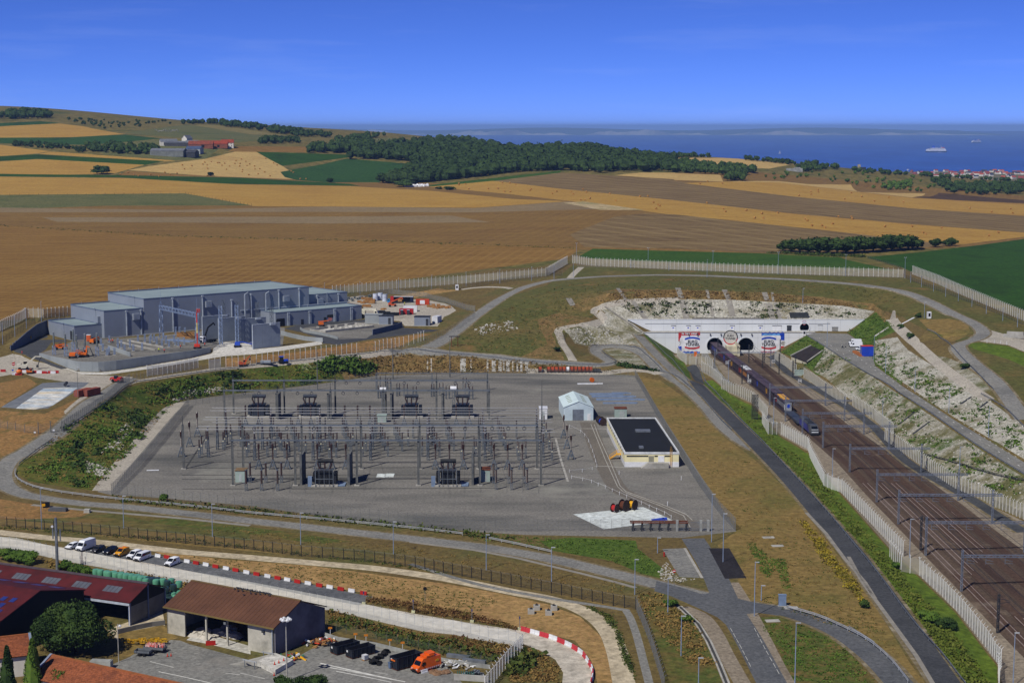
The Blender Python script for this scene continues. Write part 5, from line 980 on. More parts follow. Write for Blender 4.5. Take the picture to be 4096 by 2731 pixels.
def transformer(front):
 m=tblk if front else tdark;tank=MB().b(-2.1,2.1,-1.9,1.9,.6,4.2).b(-2.3,2.3,-2.1,2.1,4.2,4.5)
 for x in(-1.6,-.8,0,.8,1.6):tank.b(x-.08,x+.08,-2.05,2.05,.8,4)
 rad=[]
 for s in(-1,1):
  r=MB()
  for k in range(8):r.b(s*2.5,s*3.5,-1.7+k*.46,-1.5+k*.46,1,4)
  rad.append(r)
 cons=MB().cyl((-2.3,.9,7),(2.3,.9,7),.62,n=12);leg=MB()
 for s in(-1.5,1.5):leg.cyl((s,.9,4.5),(s,.9,6.5),.14)
 bu=[]
 for k in range(3):
  q=MB();a=(k-1)*.35;p=V((-1.3+k*1.3,-.9,4.5));d=V((sin(a),-.12,cos(a)))
  for j in range(7):q.cyl(p+d*(j*.34),p+d*(j*.34+.17),.2,.3);q.cyl(p+d*(j*.34+.17),p+d*(j*.34+.34),.3,.2)
  bu.append(q)
 plinth=MB().b(-3.9,3.9,-2.8,2.8,-.2,.5)
 parts=[('plinth',plinth,concrete),('tank',tank,m),('conservator',cons,m,[('bracket',leg,m)])]+[('radiator',r,m)for r in rad]+[('bushing',q,brownins)for q in bu]
 if front:
  fr=MB()
  for x in(-2.6,2.6):
   fr.bar((x,-3,0),(x,-3,5.2),.18).bar((x,-3,5.2),(x,0,5.2),.14)
  for z in(2.4,5.2):fr.bar((-2.6,-3,z),(2.6,-3,z),.16)
  for x in(-1.5,0,1.5):fr.cyl((x,-3,.3),(x,-3,5),.07)
  parts.append(('pipe_frame',fr,galv));parts.append(('control_cabinet',MB().b(-4.9,-3.7,-2.6,-1.6,0,3),M('cabinet_blue',(122,142,168),None,.5,.5)))
  parts.append(('drip_tray',MB().b(3.4,6,-2.4,2,.1,.35),M('cabinet_blue',(122,142,168))))
 return Proto(parts)
tb=transformer(False);tf=transformer(True)
for i,x in enumerate([1036,1240,1647,1851]):place(tb,'transformer',f'{nth(i)} dark blue-grey transformer from the left in the back row','transformer',P(x,1666,0),0,'back-row transformers',1.12)
for x,l in((1302,'left black transformer with pipe frame in the front row'),(1793,'right black transformer with pipe frame in the front row')):place(tf,'transformer',l,'transformer',P(x,1938,0),0,'front transformers',1.05)
fw=Proto([('slab',MB().b(-.2,.2,-4.6,4.6,0,9),colm),('post',MB().b(-.35,.35,-4.9,-4.4,0,10),colm),('post',MB().b(-.35,.35,4.4,4.9,0,10),colm)])
for i,x in enumerate([1212,1401,1892]):place(fw,'fire_wall',['concrete fire wall left of the left front transformer','concrete fire wall right of the left front transformer','concrete fire wall right of the right front transformer'][i],'fire wall',P(x,1926,0))
for i,x in enumerate([1114,1318,1568,1772]):place(fw,'fire_wall',f'{nth(i)} concrete fire wall from the left between the back transformers','fire wall',P(x,1668,0),0,'back-row fire walls')
def cabin(label,x,y,w,d,h,wm,rm,rz=0,name='equipment_cabin',doors=1,z=None):
 p=P(x,y,0)if z is None else P(x,y,z);p.y+=d/2*cos(rz);t=thing(name,label,'cabin',p,rz);ob('body',MB().b(-w/2,w/2,-d/2,d/2,-.2,h).mesh('body',wm),t);ob('roof',MB().b(-w/2-.15,w/2+.15,-d/2-.15,d/2+.15,h,h+.22).mesh('roof',rm),t)
 for k in range(doors):ob('door',MB().b(-.45+k*1.0,.45+k*1.0,-d/2-.05,-d/2,.15,h*.72).mesh('door',M('door_grey',(170,178,176),None,.4,.6)),t)
 return t
cabg=M('cabin_green',(156,172,164),(136,152,146),.4,.7);cabr=M('mossy_roof',(128,104,74),(104,88,64),.6,.9)
cabin('pale green cabin with mossy roof at the front left of the busbars',962,1928,3.2,4,3.6,cabg,cabr);cabin('pale green cabin with rusty roof beside the right front column',1941,1926,3,4.5,3.7,cabg,rust)
cabin('pale cabin among the back transformers',1527,1690,3.4,3,2.6,cabg,cabg);cabin('white container standing at the right end of the busbars',2173,1676,3.0,5,4,white,white,name='container');cabin('small cabin with rusty roof behind the black-roofed building',2483,1668,4.6,4,3.2,cabg,rust,doors=2)
sw=Proto([('stand',MB().lattice((-.5,0,0),(-.5,0,3.4),.4,.07,.7).lattice((.9,0,0),(.9,0,3.4),.4,.07,.7).bar((-.8,0,3.4),(1.2,0,3.4),.2),galv),('insulator',ins(MB(),-.5,0,3.5,5.4,.2),brownins),('insulator',ins(MB(),.9,0,3.5,5.4,.2),brownins),('arm',MB().bar((-.5,0,5.5),(.9,0,6.3),.1),galv)])
for i,(x,y)in enumerate(zt(ZK,[(30,330),(130,350),(215,400),(285,405),(370,430),(540,405),(620,395),(680,425),(760,405),(860,400),(900,430),(40,420),(840,345)])):place(sw,'disconnector',f'{nth(i)} switch stand from the left at the back edge of the substation','disconnector',P(x,y+14,0),.4*(i%3),'back-edge switch stands')
a=P(1506,1560,0);c=P(1950,1560,0);t=thing('line_gantry','low lattice line gantry at the very back of the substation','gantry',a);h=7.2
for x in(0,(c.x-a.x)/2,c.x-a.x):ob('post',MB().lattice((x,0,0),(x,0,h),.6,.08).mesh('post',galv),t)
ob('truss',MB().bar((0,0,h),(c.x-a.x,0,h),.3).mesh('truss',galv),t)
for x,yb,yt,l in[(1270,1558,1395,'very tall slim pole rising over the scrub bank'),(1572,1516,1358,'very tall slim pole over the rough bank, left one'),(1800,1508,1352,'very tall slim pole over the rough bank, right one'),(2167,1728,1521,'tall slim pole at the right end of the busbars')]:
 h=hpx(x,yb,yt,0);tag(ob('lightning_mast',MB().cyl((0,0,0),(0,0,h*.55),.28,.22).cyl((0,0,h*.55),(0,0,h),.16,.08).mesh('lightning_mast',colm),None,P(x,yb,0)),l,'mast')
for x,y,l in((1533,1660,'white measuring tank on a stand, left of the back gantry'),(1814,1655,'white measuring tank on a stand, right of the back gantry')):
 t=thing('voltage_unit',l,'measuring unit',P(x,y,0));ob('stand',MB().lattice((0,0,0),(0,0,9),1,.1).mesh('stand',galv),t);ob('tank',MB().cyl((-1.2,0,10),(1.2,0,10),.9,n=10).mesh('tank',white),t)
w=MB()
for k in range(5):
 x=1600+k*70;w.bar(P(x,1570,9),P(x-20,1660,12),.03)
for x in(1020,1087,1150,1258,1324,1388,1733,1797,1861,1969,2033,2097):w.bar(P(x,1876,8.6),W(x,P(0,1875,0).y,14.2),.035).bar(P(x,1876,8.5),P(x,1728,9.6),.03).bar(P(x,1728,9.6),P(x,1668,9.6),.03)
for s in range(6):w.bar(W(FR[s],P(0,1941,0).y,hF*.86),W(FR[s]-6,P(0,1875,0).y,14),.04)
tag(ob('overhead_conductors',w.mesh('overhead_conductors',dsteel)),'thin slack conductors strung between the gantries and breakers','conductors')
def line(name,z,pts,w,mat,dz=.04,h=.06):
 q=[gp(*p)for p in zt(z,pts)];b=MB()
 for a,c in zip(q,q[1:]):b.bar(a+V((0,0,dz)),c+V((0,0,dz)),w,h)
 return struct(ob(name,b.mesh(name,mat)))
trc=M('trench_cover',(70,70,68),(58,58,56),.7,.9)
for k,y in enumerate((820,845,875,905,940,972,1000,1050,1105,1172,1212,1302)):
 line('cable_trench',ZJ,[((300 if y>1000 else 820),y+3),(1500,y+2),(2200,y),(3000+(900 if y<1180 else 300),y-4)],.45,trc)
line('cable_trench',ZJ,[(530,820),(420,980),(335,1110)],.5,trc);line('cable_trench',ZK,[(1700,830),(1740,1000),(1770,1100),(1815,1235)],.7,concrete)
for l in([(590,440),(640,560),(720,760),(830,1000),(880,1045),(1200,1165),(1420,1258),(1485,1370)],[(620,440),(660,550),(760,770),(850,990),(900,1040),(1220,1155),(1440,1245),(1500,1300)]):line('channel_edge',ZL,l,.22,concrete,.06,.14)
line('channel_edge',ZL,[(390,478),(600,480),(740,482)],.25,concrete,.06,.12);line('channel_edge',ZL,[(620,815),(760,818),(890,828)],.25,concrete,.06,.12);line('kerb',ZI,[(1380,660),(1495,658)],1.2,white,.05,.08)
def slabs(z,pts,w,d,mat,name='slab'):
 for x,y in zt(z,pts):struct(ob(name,MB().b(-w/2,w/2,-d/2,d/2,.0,.12).mesh(name,mat),None,gp(x,y)))
slabs(ZJ,[(2175,1180),(2255,1178)],2.8,5,g_pad,'foundation_slab')
cp=Proto([('chain_post',MB().cyl((0,0,0),(0,0,1.1),.07),white)])
ch=zt(ZL,[(400,470),(497,515),(535,548),(570,600),(590,650),(605,690),(620,740),(632,780),(644,825),(602,850),(513,868),(398,872),(417,928),(517,945),(596,965),(656,992),(720,1015),(782,1045),(846,1072),(911,1100),(1043,1158),(1113,1190),(1180,1220),(1250,1250),(1310,1285)])
for i,(x,y)in enumerate(ch):place(cp,'chain_post',f'{nth(i)} white chain post along the bend of the yard lane, from the shed','post',gp(x,y),0,'white chain posts along the yard lane')
for i,(x,y)in enumerate(zt(ZL,[(843,890),(1400,940),(1277,1170)])):place(cp,'chain_post',['white marker post at the lane corner below the black-roofed building','white marker post in the open gravel right of the lane','white marker post near the loading pad'][i],'post',gp(x,y),0,None,1.2)
b=MB()
for i in range(len(ch)-1):
 if i in(8,11):continue
 b.bar(gp(*ch[i])+V((0,0,.95)),gp(*ch[i+1])+V((0,0,.8)),.04)
tag(ob('chain',b.mesh('chain',white)),'white chain slung between the posts along the yard lane','chain')
shw=M('shed_white',(196,212,218),(178,194,202),.3,.6)
a=P(*zt(ZL,[(385,405)])[0],0);c=P(*zt(ZL,[(650,405)])[0],0);D=24;L=c.x-a.x;hh=hpx(a.x*0+2272,1681,1500+305/2.24,0)
t=gable('storage_shed','white metal shed with grey roller door in the substation yard','shed',((a.x+c.x)/2-2.2,a.y+D/2,0),0,D,L,5.0,2.2,shw,M('shed_roof',(204,222,222),(190,208,210),.2,.6),.2,.15);t.rotation_euler=(0,0,pi/2+.05)
for n_,fc in(('roller_door',(-.2,4.2,4.2)),('side_door',(4,1.3,2.6))):u,w_,h_=fc;ob(n_,MB().b(-D/2-.1,-D/2+.02,-u-w_/2,-u+w_/2,0,h_).mesh(n_,M('roller_grey',(110,118,130))if n_=='roller_door' else white),t)
for s in(-1,1):
 for k in range(5):
  a_=atan2(2.2,L/2);v=L/4;ob('rooflight',MB().box((-7+k*3.4,s*v,5+2.2*(1-v/(L/2))+.2),(.9,1.7,.06),0,-s*a_).mesh('rooflight',M('rooflight_pane',(150,160,140))),t)
b=MB()
for k in range(28):b.b(-D/2-.05,-D/2,-L/2+.3+k*(L-.6)/28,-L/2+.42+k*(L-.6)/28,0,5)
ob('cladding_rib',b.mesh('cladding_rib',shw),t)
bw=M('cream_wall',(232,224,178),(216,208,164),.3,.85);HB=6.6
fl=P(*zt(ZL,[(893,822)])[0],0);fr=P(*zt(ZL,[(1377,822)])[0],0);bl=P(*zt(ZL,[(735,378)])[0],HB);br=P(*zt(ZL,[(1168,378)])[0],HB)
HB=hpx(2499,1867,1500+690/2.24,0);bl=P(*zt(ZL,[(735,380)])[0],HB);br=P(*zt(ZL,[(1168,380)])[0],HB)
ux=(fr-fl);Lx=ux.length;ux.normalize();dv=((bl-fl)+(br-fr))/2;dv.z=0;uy=V((-ux.y,ux.x,0));Dy=dv.dot(uy);sk=dv.dot(ux)
def q(u,v,z):return V((u+0*v,v,z))
t=thing('control_building','long cream building with black flat roof and white parapet','building',fl,atan2(ux.y,ux.x));sh=sk/Dy
def bp(u0,u1,v0,v1,z0,z1):return MB().prism([(u0+v0*sh,v0),(u1+v0*sh,v0),(u1+v1*sh,v1),(u0+v1*sh,v1)],z0,z1)
ob('wall',bp(0,Lx,0,Dy,1.7,HB-.6).mesh('wall',bw),t);ob('plinth',bp(-.04,Lx+.04,-.04,Dy+.04,-.2,1.7).mesh('plinth',white),t)
ro=ob('roof',bp(.3,Lx-.3,.3,Dy-.3,HB-.6,HB-.35).mesh('roof',M('bitumen',(30,32,33),(22,24,25),.08,.85)),t)
for k,(u0,u1,v0,v1)in enumerate([(-.15,Lx+.15,-.15,.25),(-.15,Lx+.15,Dy-.25,Dy+.15),(-.15,.25,.25,Dy-.25),(Lx-.25,Lx+.15,.25,Dy-.25)]):ob('parapet',bp(u0,u1,v0,v1,HB-.62,HB+.05).mesh('parapet',M('parapet_white',(222,226,226),None,.4,.7)),t)
ob('roof_vent',bp(Lx*.43,Lx*.72,Dy*.58,Dy*.62,HB-.35,HB+.3).mesh('roof_vent',steel),ro);ob('roof_vent',bp(Lx*.32,Lx*.4,Dy*.12,Dy*.16,HB-.35,HB+.2).mesh('roof_vent',steel),ro)
for k in range(11):ob('window',MB().add([(sh*v-.05,v,3.4),(sh*(v+2.6)-.05,v+2.6,3.4),(sh*(v+2.6)-.05,v+2.6,5.1),(sh*v-.05,v,5.1)],[(0,1,2,3)]).mesh('window',glass),t)if(v:=3+k*(Dy-8)/11)else 0
for u0,u1 in((.6,7.7),(9.7,10.8),(13,15)):ob('window_band',MB().b(u0,u1,-.06,.02,HB-1.5,HB-1.1).mesh('window_band',glass),t)
ob('door',MB().b(7.8,9.5,-.08,.02,1.7,HB-1.2).mesh('door',M('recess',(150,148,128))),t);ob('door',MB().b(10.9,12.9,-.1,.02,1.7,HB-1.2).mesh('door',white),t)
ob('loading_dock',MB().b(7.4,14.2,-2.2,-.05,-.1,1.6).add([(5.2,-2.2,0),(7.4,-2.2,0),(7.4,-2.2,1.6),(5.2,-.6,0),(7.4,-.6,0),(7.4,-.6,1.6)],[(0,1,2),(3,5,4),(0,2,5,3)]).mesh('loading_dock',concrete),t)
ld=MB()
for x in(14.8,15.4):ld.bar((x,-.3,.2),(x,-.3,HB+1),.07)
for k in range(16):ld.bar((14.8,-.3,.5+k*.42),(15.4,-.3,.5+k*.42),.05)
ob('ladder',ld.mesh('ladder',yellow),t)
st=MB();
for k in range(7):st.b(-4.2+k*.35,-3.85+k*.35,12,14,.1+k*.24,.3+k*.24)
st.b(-1.8,0.9,11.6,14.4,1.6,1.8)
for v in(12,14):st.bar((-4.2,v,1.1),(-1.8,v,2.8),.08).bar((-1.8,v,2.8),(.6,v,2.8),.08).bar((-4.2,v,.1),(-4.2,v,1.1),.08).bar((-1.8,v,1.7),(-1.8,v,2.8),.08)
ob('stair',st.mesh('stair',yellow),t)
bs=M('blue_steel',(140,160,186),(112,130,156),.5,.5,.3)
for i,(x,y,L_,n_)in enumerate(zt(ZL,[(580,165,15,4),(600,188,19,5),(640,215,20,5),(700,245,14,3),(780,155,8,3),(470,70,12,2)])):
 t=thing('steel_stack',['bundle of blue-grey beams, farthest of the stacks','bundle of blue-grey beams, second stack','longest bundle of blue-grey beams','loose short beams nearest the cabin','short wide bundle at the right of the stacks','pale pole lying by the orange reel at the back fence'][i],'steel beams',gp(x,y+6),.03)
 for k in range(n_):ob('beam',MB().b(0,L_*RND.uniform(.7,1),k*.7,k*.7+.45,0,.45).mesh('beam',bs if i<5 else white),t)
def reel(label,x,y,r,w,rz,cm,name='cable_reel',fm=M('reel_wood',(84,62,46),(60,44,34),.8,.9)):
 t=thing(name,label,'cable reel',gp(x,y),rz)
 for s in(-1,1):ob('flange',MB().cyl((0,s*w/2-.06,r),(0,s*w/2+.06,r),r,n=18).mesh('flange',fm),t)
 ob('cable',MB().cyl((0,-w/2,r),(0,w/2,r),r*.68,n=14).mesh('cable',cm),t)
rw=M('reel_dark',(76,60,52),(56,44,38),.8,.9)
reel('small cable reel wound with red cable on the white pad',*zt(ZL,[(805,1228)])[0],1.3,1.5,.9,red,fm=rw);reel('largest bare wooden cable reel in the middle of the pad',*zt(ZL,[(886,1218)])[0],1.75,1.6,.9,rust,fm=rw);reel('cable reel with a yellow core at the right of the pad',*zt(ZL,[(964,1206)])[0],1.55,1.6,.9,yellow,fm=rw)
reel('cable reel wound with bright blue cable beside the white shed',*zt(ZL,[(690,450)])[0],1.5,1.6,.5,blue,fm=rw);reel('dark cable reel behind the blue one',*zt(ZL,[(672,432)])[0],1.4,1.5,.6,dsteel,fm=rw);reel('orange cable reel at the back fence',*zt(ZL,[(600,62)])[0],1.0,.9,.4,orange,fm=orange)
dr=Proto([('flange',MB().cyl((-.8,0,1.5),(-.7,0,1.5),1.5,n=14),rust),('flange',MB().cyl((.7,0,1.5),(.8,0,1.5),1.5,n=14),rust),('drum',MB().cyl((-.7,0,1.5),(.7,0,1.5),1.05,n=12),M('rust_orange',(166,74,44),(120,50,34),.8,.9))])
for i,x in enumerate([1552]+list(range(1632,2050,36))):
 xx,yy=zt(ZK,[(x,209)])[0];place(dr,'cable_drum',f'{nth(i)} rust-red drum from the left in the row along the back path','cable drum',gp(xx,yy),.0,'rust-red drums along the back path',mats=({'drum':white}if i==6 else None))
for i,x in enumerate((2070,2092,2112)):
 xx,yy=zt(ZK,[(x,211)])[0];place(dr,'cable_drum',f'{nth(i)} small dark drum at the right end of the drum row','cable drum',gp(xx,yy),0,'small dark drums',.7,mats={'drum':dsteel,'flange':dsteel})
t=thing('cable_rack','long dark timber rack with slanted legs inside the near fence','rack',gp(*zt(ZL,[(1200,1388)])[0]))
b=MB()
for y_ in(-.9,.9):b.b(-8,8,y_-.2,y_+.2,2.2,2.5)
ob('beam',b.mesh('beam',rust),t)
for k in range(7):ob('leg',MB().bar((-7.4+k*2.45,-1,0),(-7+k*2.45,-.9,2.3),.3).bar((-7.4+k*2.45,1,0),(-7+k*2.45,.9,2.3),.3).bar((-7.2+k*2.45,-1,1.2),(-7.2+k*2.45,1,1.2),.25).mesh('leg',dsteel),t)
for i in range(5):x,y=zt(ZL,[(1155+i*24,1308-i*3)])[0];tag(ob('pallet_box',MB().b(-.6,.6,-.5,.5,0,.5).b(-.65,.65,-.55,.55,.5,.6).mesh('pallet_box',blue),None,gp(x,y),.2),f'{nth(i)} blue crate from the left on the front corner of the pad','crate','blue crates on the pad')
for i,(x,w_,t_)in enumerate([(1710,5,'y'),(1725,5,'y'),(1852,22,''),(1884,6,''),(1950,7,''),(1975,16,''),(2000,13,''),(2015,7,''),(2031,15,''),(2051,5,''),(2070,8,''),(2085,9,''),(2106,12,'')]):
 ya=1430+max(0,(x-1850))*.055;a=gp(x-w_/2,ya+4);b_=gp(x+w_/2,ya+4);c=gp(x+w_/2,1486);d=gp(x-w_/2,1486);up=V((0,-.15,.12))
 struct(ob('slope_lining',MB().add([a+up,b_+up,c+up,d+up],[(3,2,1,0)]).mesh('slope_lining',concrete if w_>6 else g_path)))
# ---------------- converter station ----------------
clad=M('blue_grey_cladding',(134,142,153),(122,130,142),.06,.55);cladroof=M('roof_membrane',(140,156,158),(124,140,144),.05,.8);trim=M('pale_trim',(176,186,196),None,.4,.5);cwall=M('cast_concrete',(150,156,156),(130,136,138),.12,.85)
F0=V((-173.4,760.8,0));UU=V((70.5,59.2,0)).normalized();VV=V((-UU.y,UU.x,0));RZ=atan2(UU.y,UU.x)
hall=thing('converter_hall','large stepped blue-grey metal-clad hall with flat roofs','building',(F0.x,F0.y,13),RZ)
def block(u0,u1,v0,v1,h,back=True):
 b=ob('wall',MB().b(u0,u1,v0,v1,-.5,h).mesh('wall',clad),hall)
 ro=ob('roof',MB().b(u0+.5,u1-.5,v0+.5,v1-.5,h,h+.12).mesh('roof',cladroof),hall)
 for a in((u0-.08,u1+.08,v0-.08,v0+.35),(u0-.08,u1+.08,v1-.35,v1+.08),(u0-.08,u0+.35,v0+.35,v1-.35),(u1-.35,u1+.08,v0+.35,v1-.35)):
  ob('parapet',MB().b(a[0],a[1],a[2],a[3],h-.02,h+(.75 if a[2]>v0+5 else .4)).mesh('parapet',M('parapet_blue',(104,118,140),None,.3,.5)),ro)
 for k in range(int((u1-u0)/11)):
  ob('lightning_rod',MB().cyl((u0+5+k*11,v1-1,h),(u0+5+k*11,v1-1,h+1.6),.05).mesh('lightning_rod',trim),ro);ob('lightning_rod',MB().cyl((u0+8+k*11,v0+1,h),(u0+8+k*11,v0+1,h+1.8),.05).mesh('lightning_rod',trim),ro)
block(0,92,0,37,16.8);block(-20.2,-.03,.4,35.5,12.5);block(-33.8,-20.25,3,31,6.3);block(92.05,116.6,2,35,12.4);block(63.4,114.6,-14,-.03,6.8)
for u,z1 in((-9,11.5),(-1.5,11.5),(15,16),(31,16),(47,13),(58,15),(74,16),(86,16),(98,11.6),(111,11.6)):
 v=0 if u<91 else 2
 if u<-.5:v=.4
 d=MB().b(u-.22,u+.22,v-.62,v-.12,6.9 if 63<u<114 else .1,z1).b(u-.45,u+.45,v-.8,v-.05,z1,z1+.7);ob('rain_pipe',d.mesh('rain_pipe',trim),hall)
for u,z in((-4.2,9),(34,12.3),(78,12),(99.5,9)):
 v=(.4 if u<0 else 0)if u<90 else 2
 w=ob('louvre_box',MB().b(u-1.7,u+1.7,v-1.5,v,z-1.5,z+1.5).mesh('louvre_box',clad),hall);lv=MB()
 for k in range(6):lv.b(u-1.5,u+1.5,v-1.56,v-1.5,z-1.3+k*.45,z-1.1+k*.45)
 ob('louvre',lv.mesh('louvre',trim),w)
ob('louvre_box',MB().b(-21.6,-20.2,4,7,6.9,9.9).mesh('louvre_box',clad),hall)
for u,z0,z1 in((54,10.5,15.5),(66,9.8,15.2)):
 d=MB().b(u-.3,u+.3,-1.3,-.9,z0-8,z1).bar((u,-1.1,z1),(u+2.4,-.3,z1+.9),.5);ob('vent_duct',d.mesh('vent_duct',trim),hall)
ob('pipe_run',MB().b(52,116.4,-.35,-.05,7.6,8.0).mesh('pipe_run',trim),hall)
ob('door',MB().b(63.8,66.6,-14.1,-14,0,3.6).mesh('door',black),hall);ob('door',MB().b(64.2,68.5,-14.12,-14,0,4).mesh('door',black),hall)
for u in(78,91.5):ob('door',MB().b(u,u+1.5,-14.1,-14,0,2.7).mesh('door',dsteel),hall)
ob('window',MB().b(93.5,97,-14.1,-14,2.4,3.8).mesh('window',glass),hall)
for u in(70.4,71.2,82.8,83.6,97.6,98.4,107.8,108.6):ob('rain_pipe',MB().b(u-.2,u+.2,-14.5,-14.1,.1,6).b(u-.35,u+.35,-14.6,-14.05,6,6.5).mesh('rain_pipe',trim),hall)
ob('door',MB().b(-33.9,-33.8,4.2,7.4,0,4).mesh('door',dsteel),hall);ob('plinth',MB().b(-34,92,-.5,0,-.5,.35).mesh('plinth',concrete),hall)
for(u,v,z0,z1)in((-34.2,14,0,7.2),(-20.6,9,6.4,13.4),(-.4,9,12.6,17.8),(104,1.6,6.9,13.3)):
 l=MB()
 for s in(-.3,.3):l.bar((u,v+s,z0),(u,v+s,z1),.06)
 for k in range(int((z1-z0)/.5)):l.bar((u,v-.3,z0+k*.5),(u,v+.3,z0+k*.5),.05)
 l.b(u-.5,u+.2,v-.5,v+.5,z1-.1,z1);ob('ladder',l.mesh('ladder',trim),hall)
def panelwall(name,label,foot,tops,sp=2.6,th=.45,mat=cwall,cat='wall'):
 f=[V(p)for p in foot];d=[0]
 for a,b in zip(f,f[1:]):d.append(d[-1]+hypot(b.x-a.x,b.y-a.y))
 n=max(1,round(d[-1]/sp));t=thing(name,label,cat,f[0]);X=[np.interp(np.linspace(0,d[-1],n+1),d,[getattr(p,c)for p in f])for c in 'xyz'];Tt=np.interp(np.linspace(0,d[-1],n+1),d,tops)
 for i in range(n):
  a=V((X[0][i],X[1][i],X[2][i]-.4))-f[0];b=V((X[0][i+1],X[1][i+1],X[2][i+1]-.4))-f[0];u=(b-a);u.z=0;u.normalize();nn=V((-u.y,u.x,0))*th;a+=u*.02;b-=u*.02
  zt_=max(Tt[i],Tt[i+1])-f[0].z
  q=[a,b,b+nn,a+nn];ob('panel',MB().add([(p.x,p.y,p.z)for p in q]+[(p.x,p.y,zt_)for p in q],[(0,1,5,4),(1,2,6,5),(2,3,7,6),(3,0,4,7),(4,5,6,7)]).mesh('panel',mat),t)
 return t
panelwall('retaining_wall','curved retaining wall of pale concrete panels round the platform',[p+V((0,-.1,0))for p in FOOTW[2:]],[13.25]*len(FOOTW[2:]))
panelwall('retaining_wall','low concrete kerb wall at the left tip of the platform',[p+V((0,-.1,0))for p in FOOTW[:3]],[13.1,13.1,13.2],2.4)
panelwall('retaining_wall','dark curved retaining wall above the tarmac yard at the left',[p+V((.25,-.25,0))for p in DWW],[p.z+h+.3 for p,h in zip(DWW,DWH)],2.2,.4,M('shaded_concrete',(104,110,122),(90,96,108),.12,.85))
def wl(z,pts,dz0=0):return[gp(*p)+V((0,0,dz0))for p in zt(z,pts)]
q=wl(ZE,[(705,560),(740,585),(900,612),(980,630),(1060,652)]);panelwall('retaining_wall','low pale curved wall along the left of the gravel oval',q,[p.z+1.2 for p in q],2.4,.3)
q=wl(ZE,[(1390,610),(1500,585),(1620,555),(1668,535)]);panelwall('retaining_wall','dark curved wall at the right end of the gravel oval',q,[p.z+2.6 for p in q],2.4,.3,MATS['shaded_concrete'])
q=wl(ZE,[(525,610),(640,640),(760,665),(920,680)]);panelwall('retaining_wall','stepped pale wall below the three tall fire walls',q,[p.z+2 for p in q],2.6,.3)
def fwall(label,BL,BR,zt_,box):
 a=P(*zt(ZE,[BL])[0],12.8);c=P(*zt(ZE,[BR])[0],12.8);u=(c-a);L=u.length;t=thing('blast_wall',label,'wall',a,RZ);n=3
 for k in range(n):ob('panel',MB().b(L*k/n+.02,L*(k+1)/n-.02,0,.5,-.5,zt_-12.8).mesh('panel',M('wall_grey',(132,142,154),(116,126,140),.15,.8)),t)
 ob('edge_trim',MB().b(-.25,-.01,-.05,.55,-.5,zt_-12.7).b(-.25,L+.1,-.05,.55,zt_-12.78,zt_-12.5).mesh('edge_trim',trim),t)
 tw=MB().lattice((L*box,0.3,zt_-12.5),(L*box,.3,zt_-12.8+7.5),1.1,.09,1.2);ob('lattice_mast',tw.mesh('lattice_mast',galv),t);ob('bracket',MB().b(L*box-1.3,L*box+1.3,-.9,.9,zt_-13.4,zt_-12.6).mesh('bracket',trim),t)
fwall('nearest of four tall grey blast walls, topped by a lattice mast',(268,740),(525,715),23.3,.7)
fwall('second of four tall grey blast walls, counted from the camera',(107,692),(362,660),23.6,.72);fwall('third of four tall grey blast walls, counted from the camera',(-52,680),(195,656),23.6,.72);fwall('rearmost of four tall grey blast walls, beside the crane lorry',(-205,662),(45,638),23.6,.8)
a=P(646,1350,13);c=P(791,1387,13);t=thing('lattice_gantry','tall galvanised lattice gantry in front of the hall','gantry',a);gs=M('new_galvanised',(138,156,184),(112,130,160),.5,.5,.2)
for o_ in(V((0,0,0)),c-a):ob('tower',MB().lattice(o_,o_+V((0,0,15.2)),1.7,.12,2.0,1.1).bar(o_+V((-.6,0,15.2)),o_+V((0,0,17)),.12).bar(o_+V((.6,0,15.2)),o_+V((0,0,17)),.12).mesh('tower',gs),t)
ob('beam',MB().lattice(V((0,0,14.2)),c-a+V((0,0,14.2)),1.7,.13,1.8).mesh('beam',gs),t)
for f in(0,.5,1):ob('lightning_rod',MB().cyl((c-a)*f+V((0,0,15)),(c-a)*f+V((0,0,22)),.07,.03).mesh('lightning_rod',gs),t)
for x,y,l in((2080,700,'lattice mast rising left of the rear blast wall'),(2232,690,'second lattice mast behind the blast walls')):
 p=P(*zt(ZD,[(x,y)])[0],13);tag(ob('lattice_mast',MB().lattice((0,0,0),(0,0,17.5),1.3,.12,1.3).mesh('lattice_mast',gs),None,p),l,'lattice mast')
stub=Proto([('column',MB().lattice((0,0,0),(0,0,3.4),.55,.1,.6),gs),('base_plate',MB().b(-.7,.7,-.7,.7,0,.15),concrete)])
n=0
for x,y in sorted(zt(ZV,[(20,850),(55,960),(130,1040),(170,1030),(275,1030),(340,960),(335,850),(405,905),(465,970),(565,900),(630,960),(715,780),(795,945),(845,795),(940,825),(965,760),(1020,785),(1070,835),(1165,870),(1195,760),(1245,825),(1300,885),(1395,800),(1420,850),(1475,870),(1585,840),(1425,655),(1500,650),(1600,640),(180,800)])):
 n+=1;place(stub,'support_stub',f'{nth(n-1)} short galvanised support column from the left on the platform','support column',P(x,y,13),0,'support columns on the platform',(1,1,RND.uniform(.85,1.15)))
ci=Proto([('stand',MB().lattice((0,0,0),(0,0,4.4),1.3,.1,.9),gs),('insulator',MB().lathe([(.45,4.4),(.42,4.7),(.42,9.6),(.3,9.9)],10),greyins),('terminal',MB().cyl((0,0,9.9),(0,0,10.3),.35).cyl((-.4,0,10.5),(.4,0,10.5),.22),steel)])
for i,(x,y)in enumerate(zt(ZU,[(1020,1030),(1240,1060),(1385,960),(1450,1080),(1605,1060),(1830,1050)])):place(ci,'bushing_column',f'{nth(i)} tall grey cylindrical insulator from the left at the platform tip','insulator column',P(x,y,13),0,'grey insulator columns at the platform tip',.92)
bl_=MB()
for k in range(4):bl_.b(0,14,k*1.1,k*1.1+.35,0,.4)
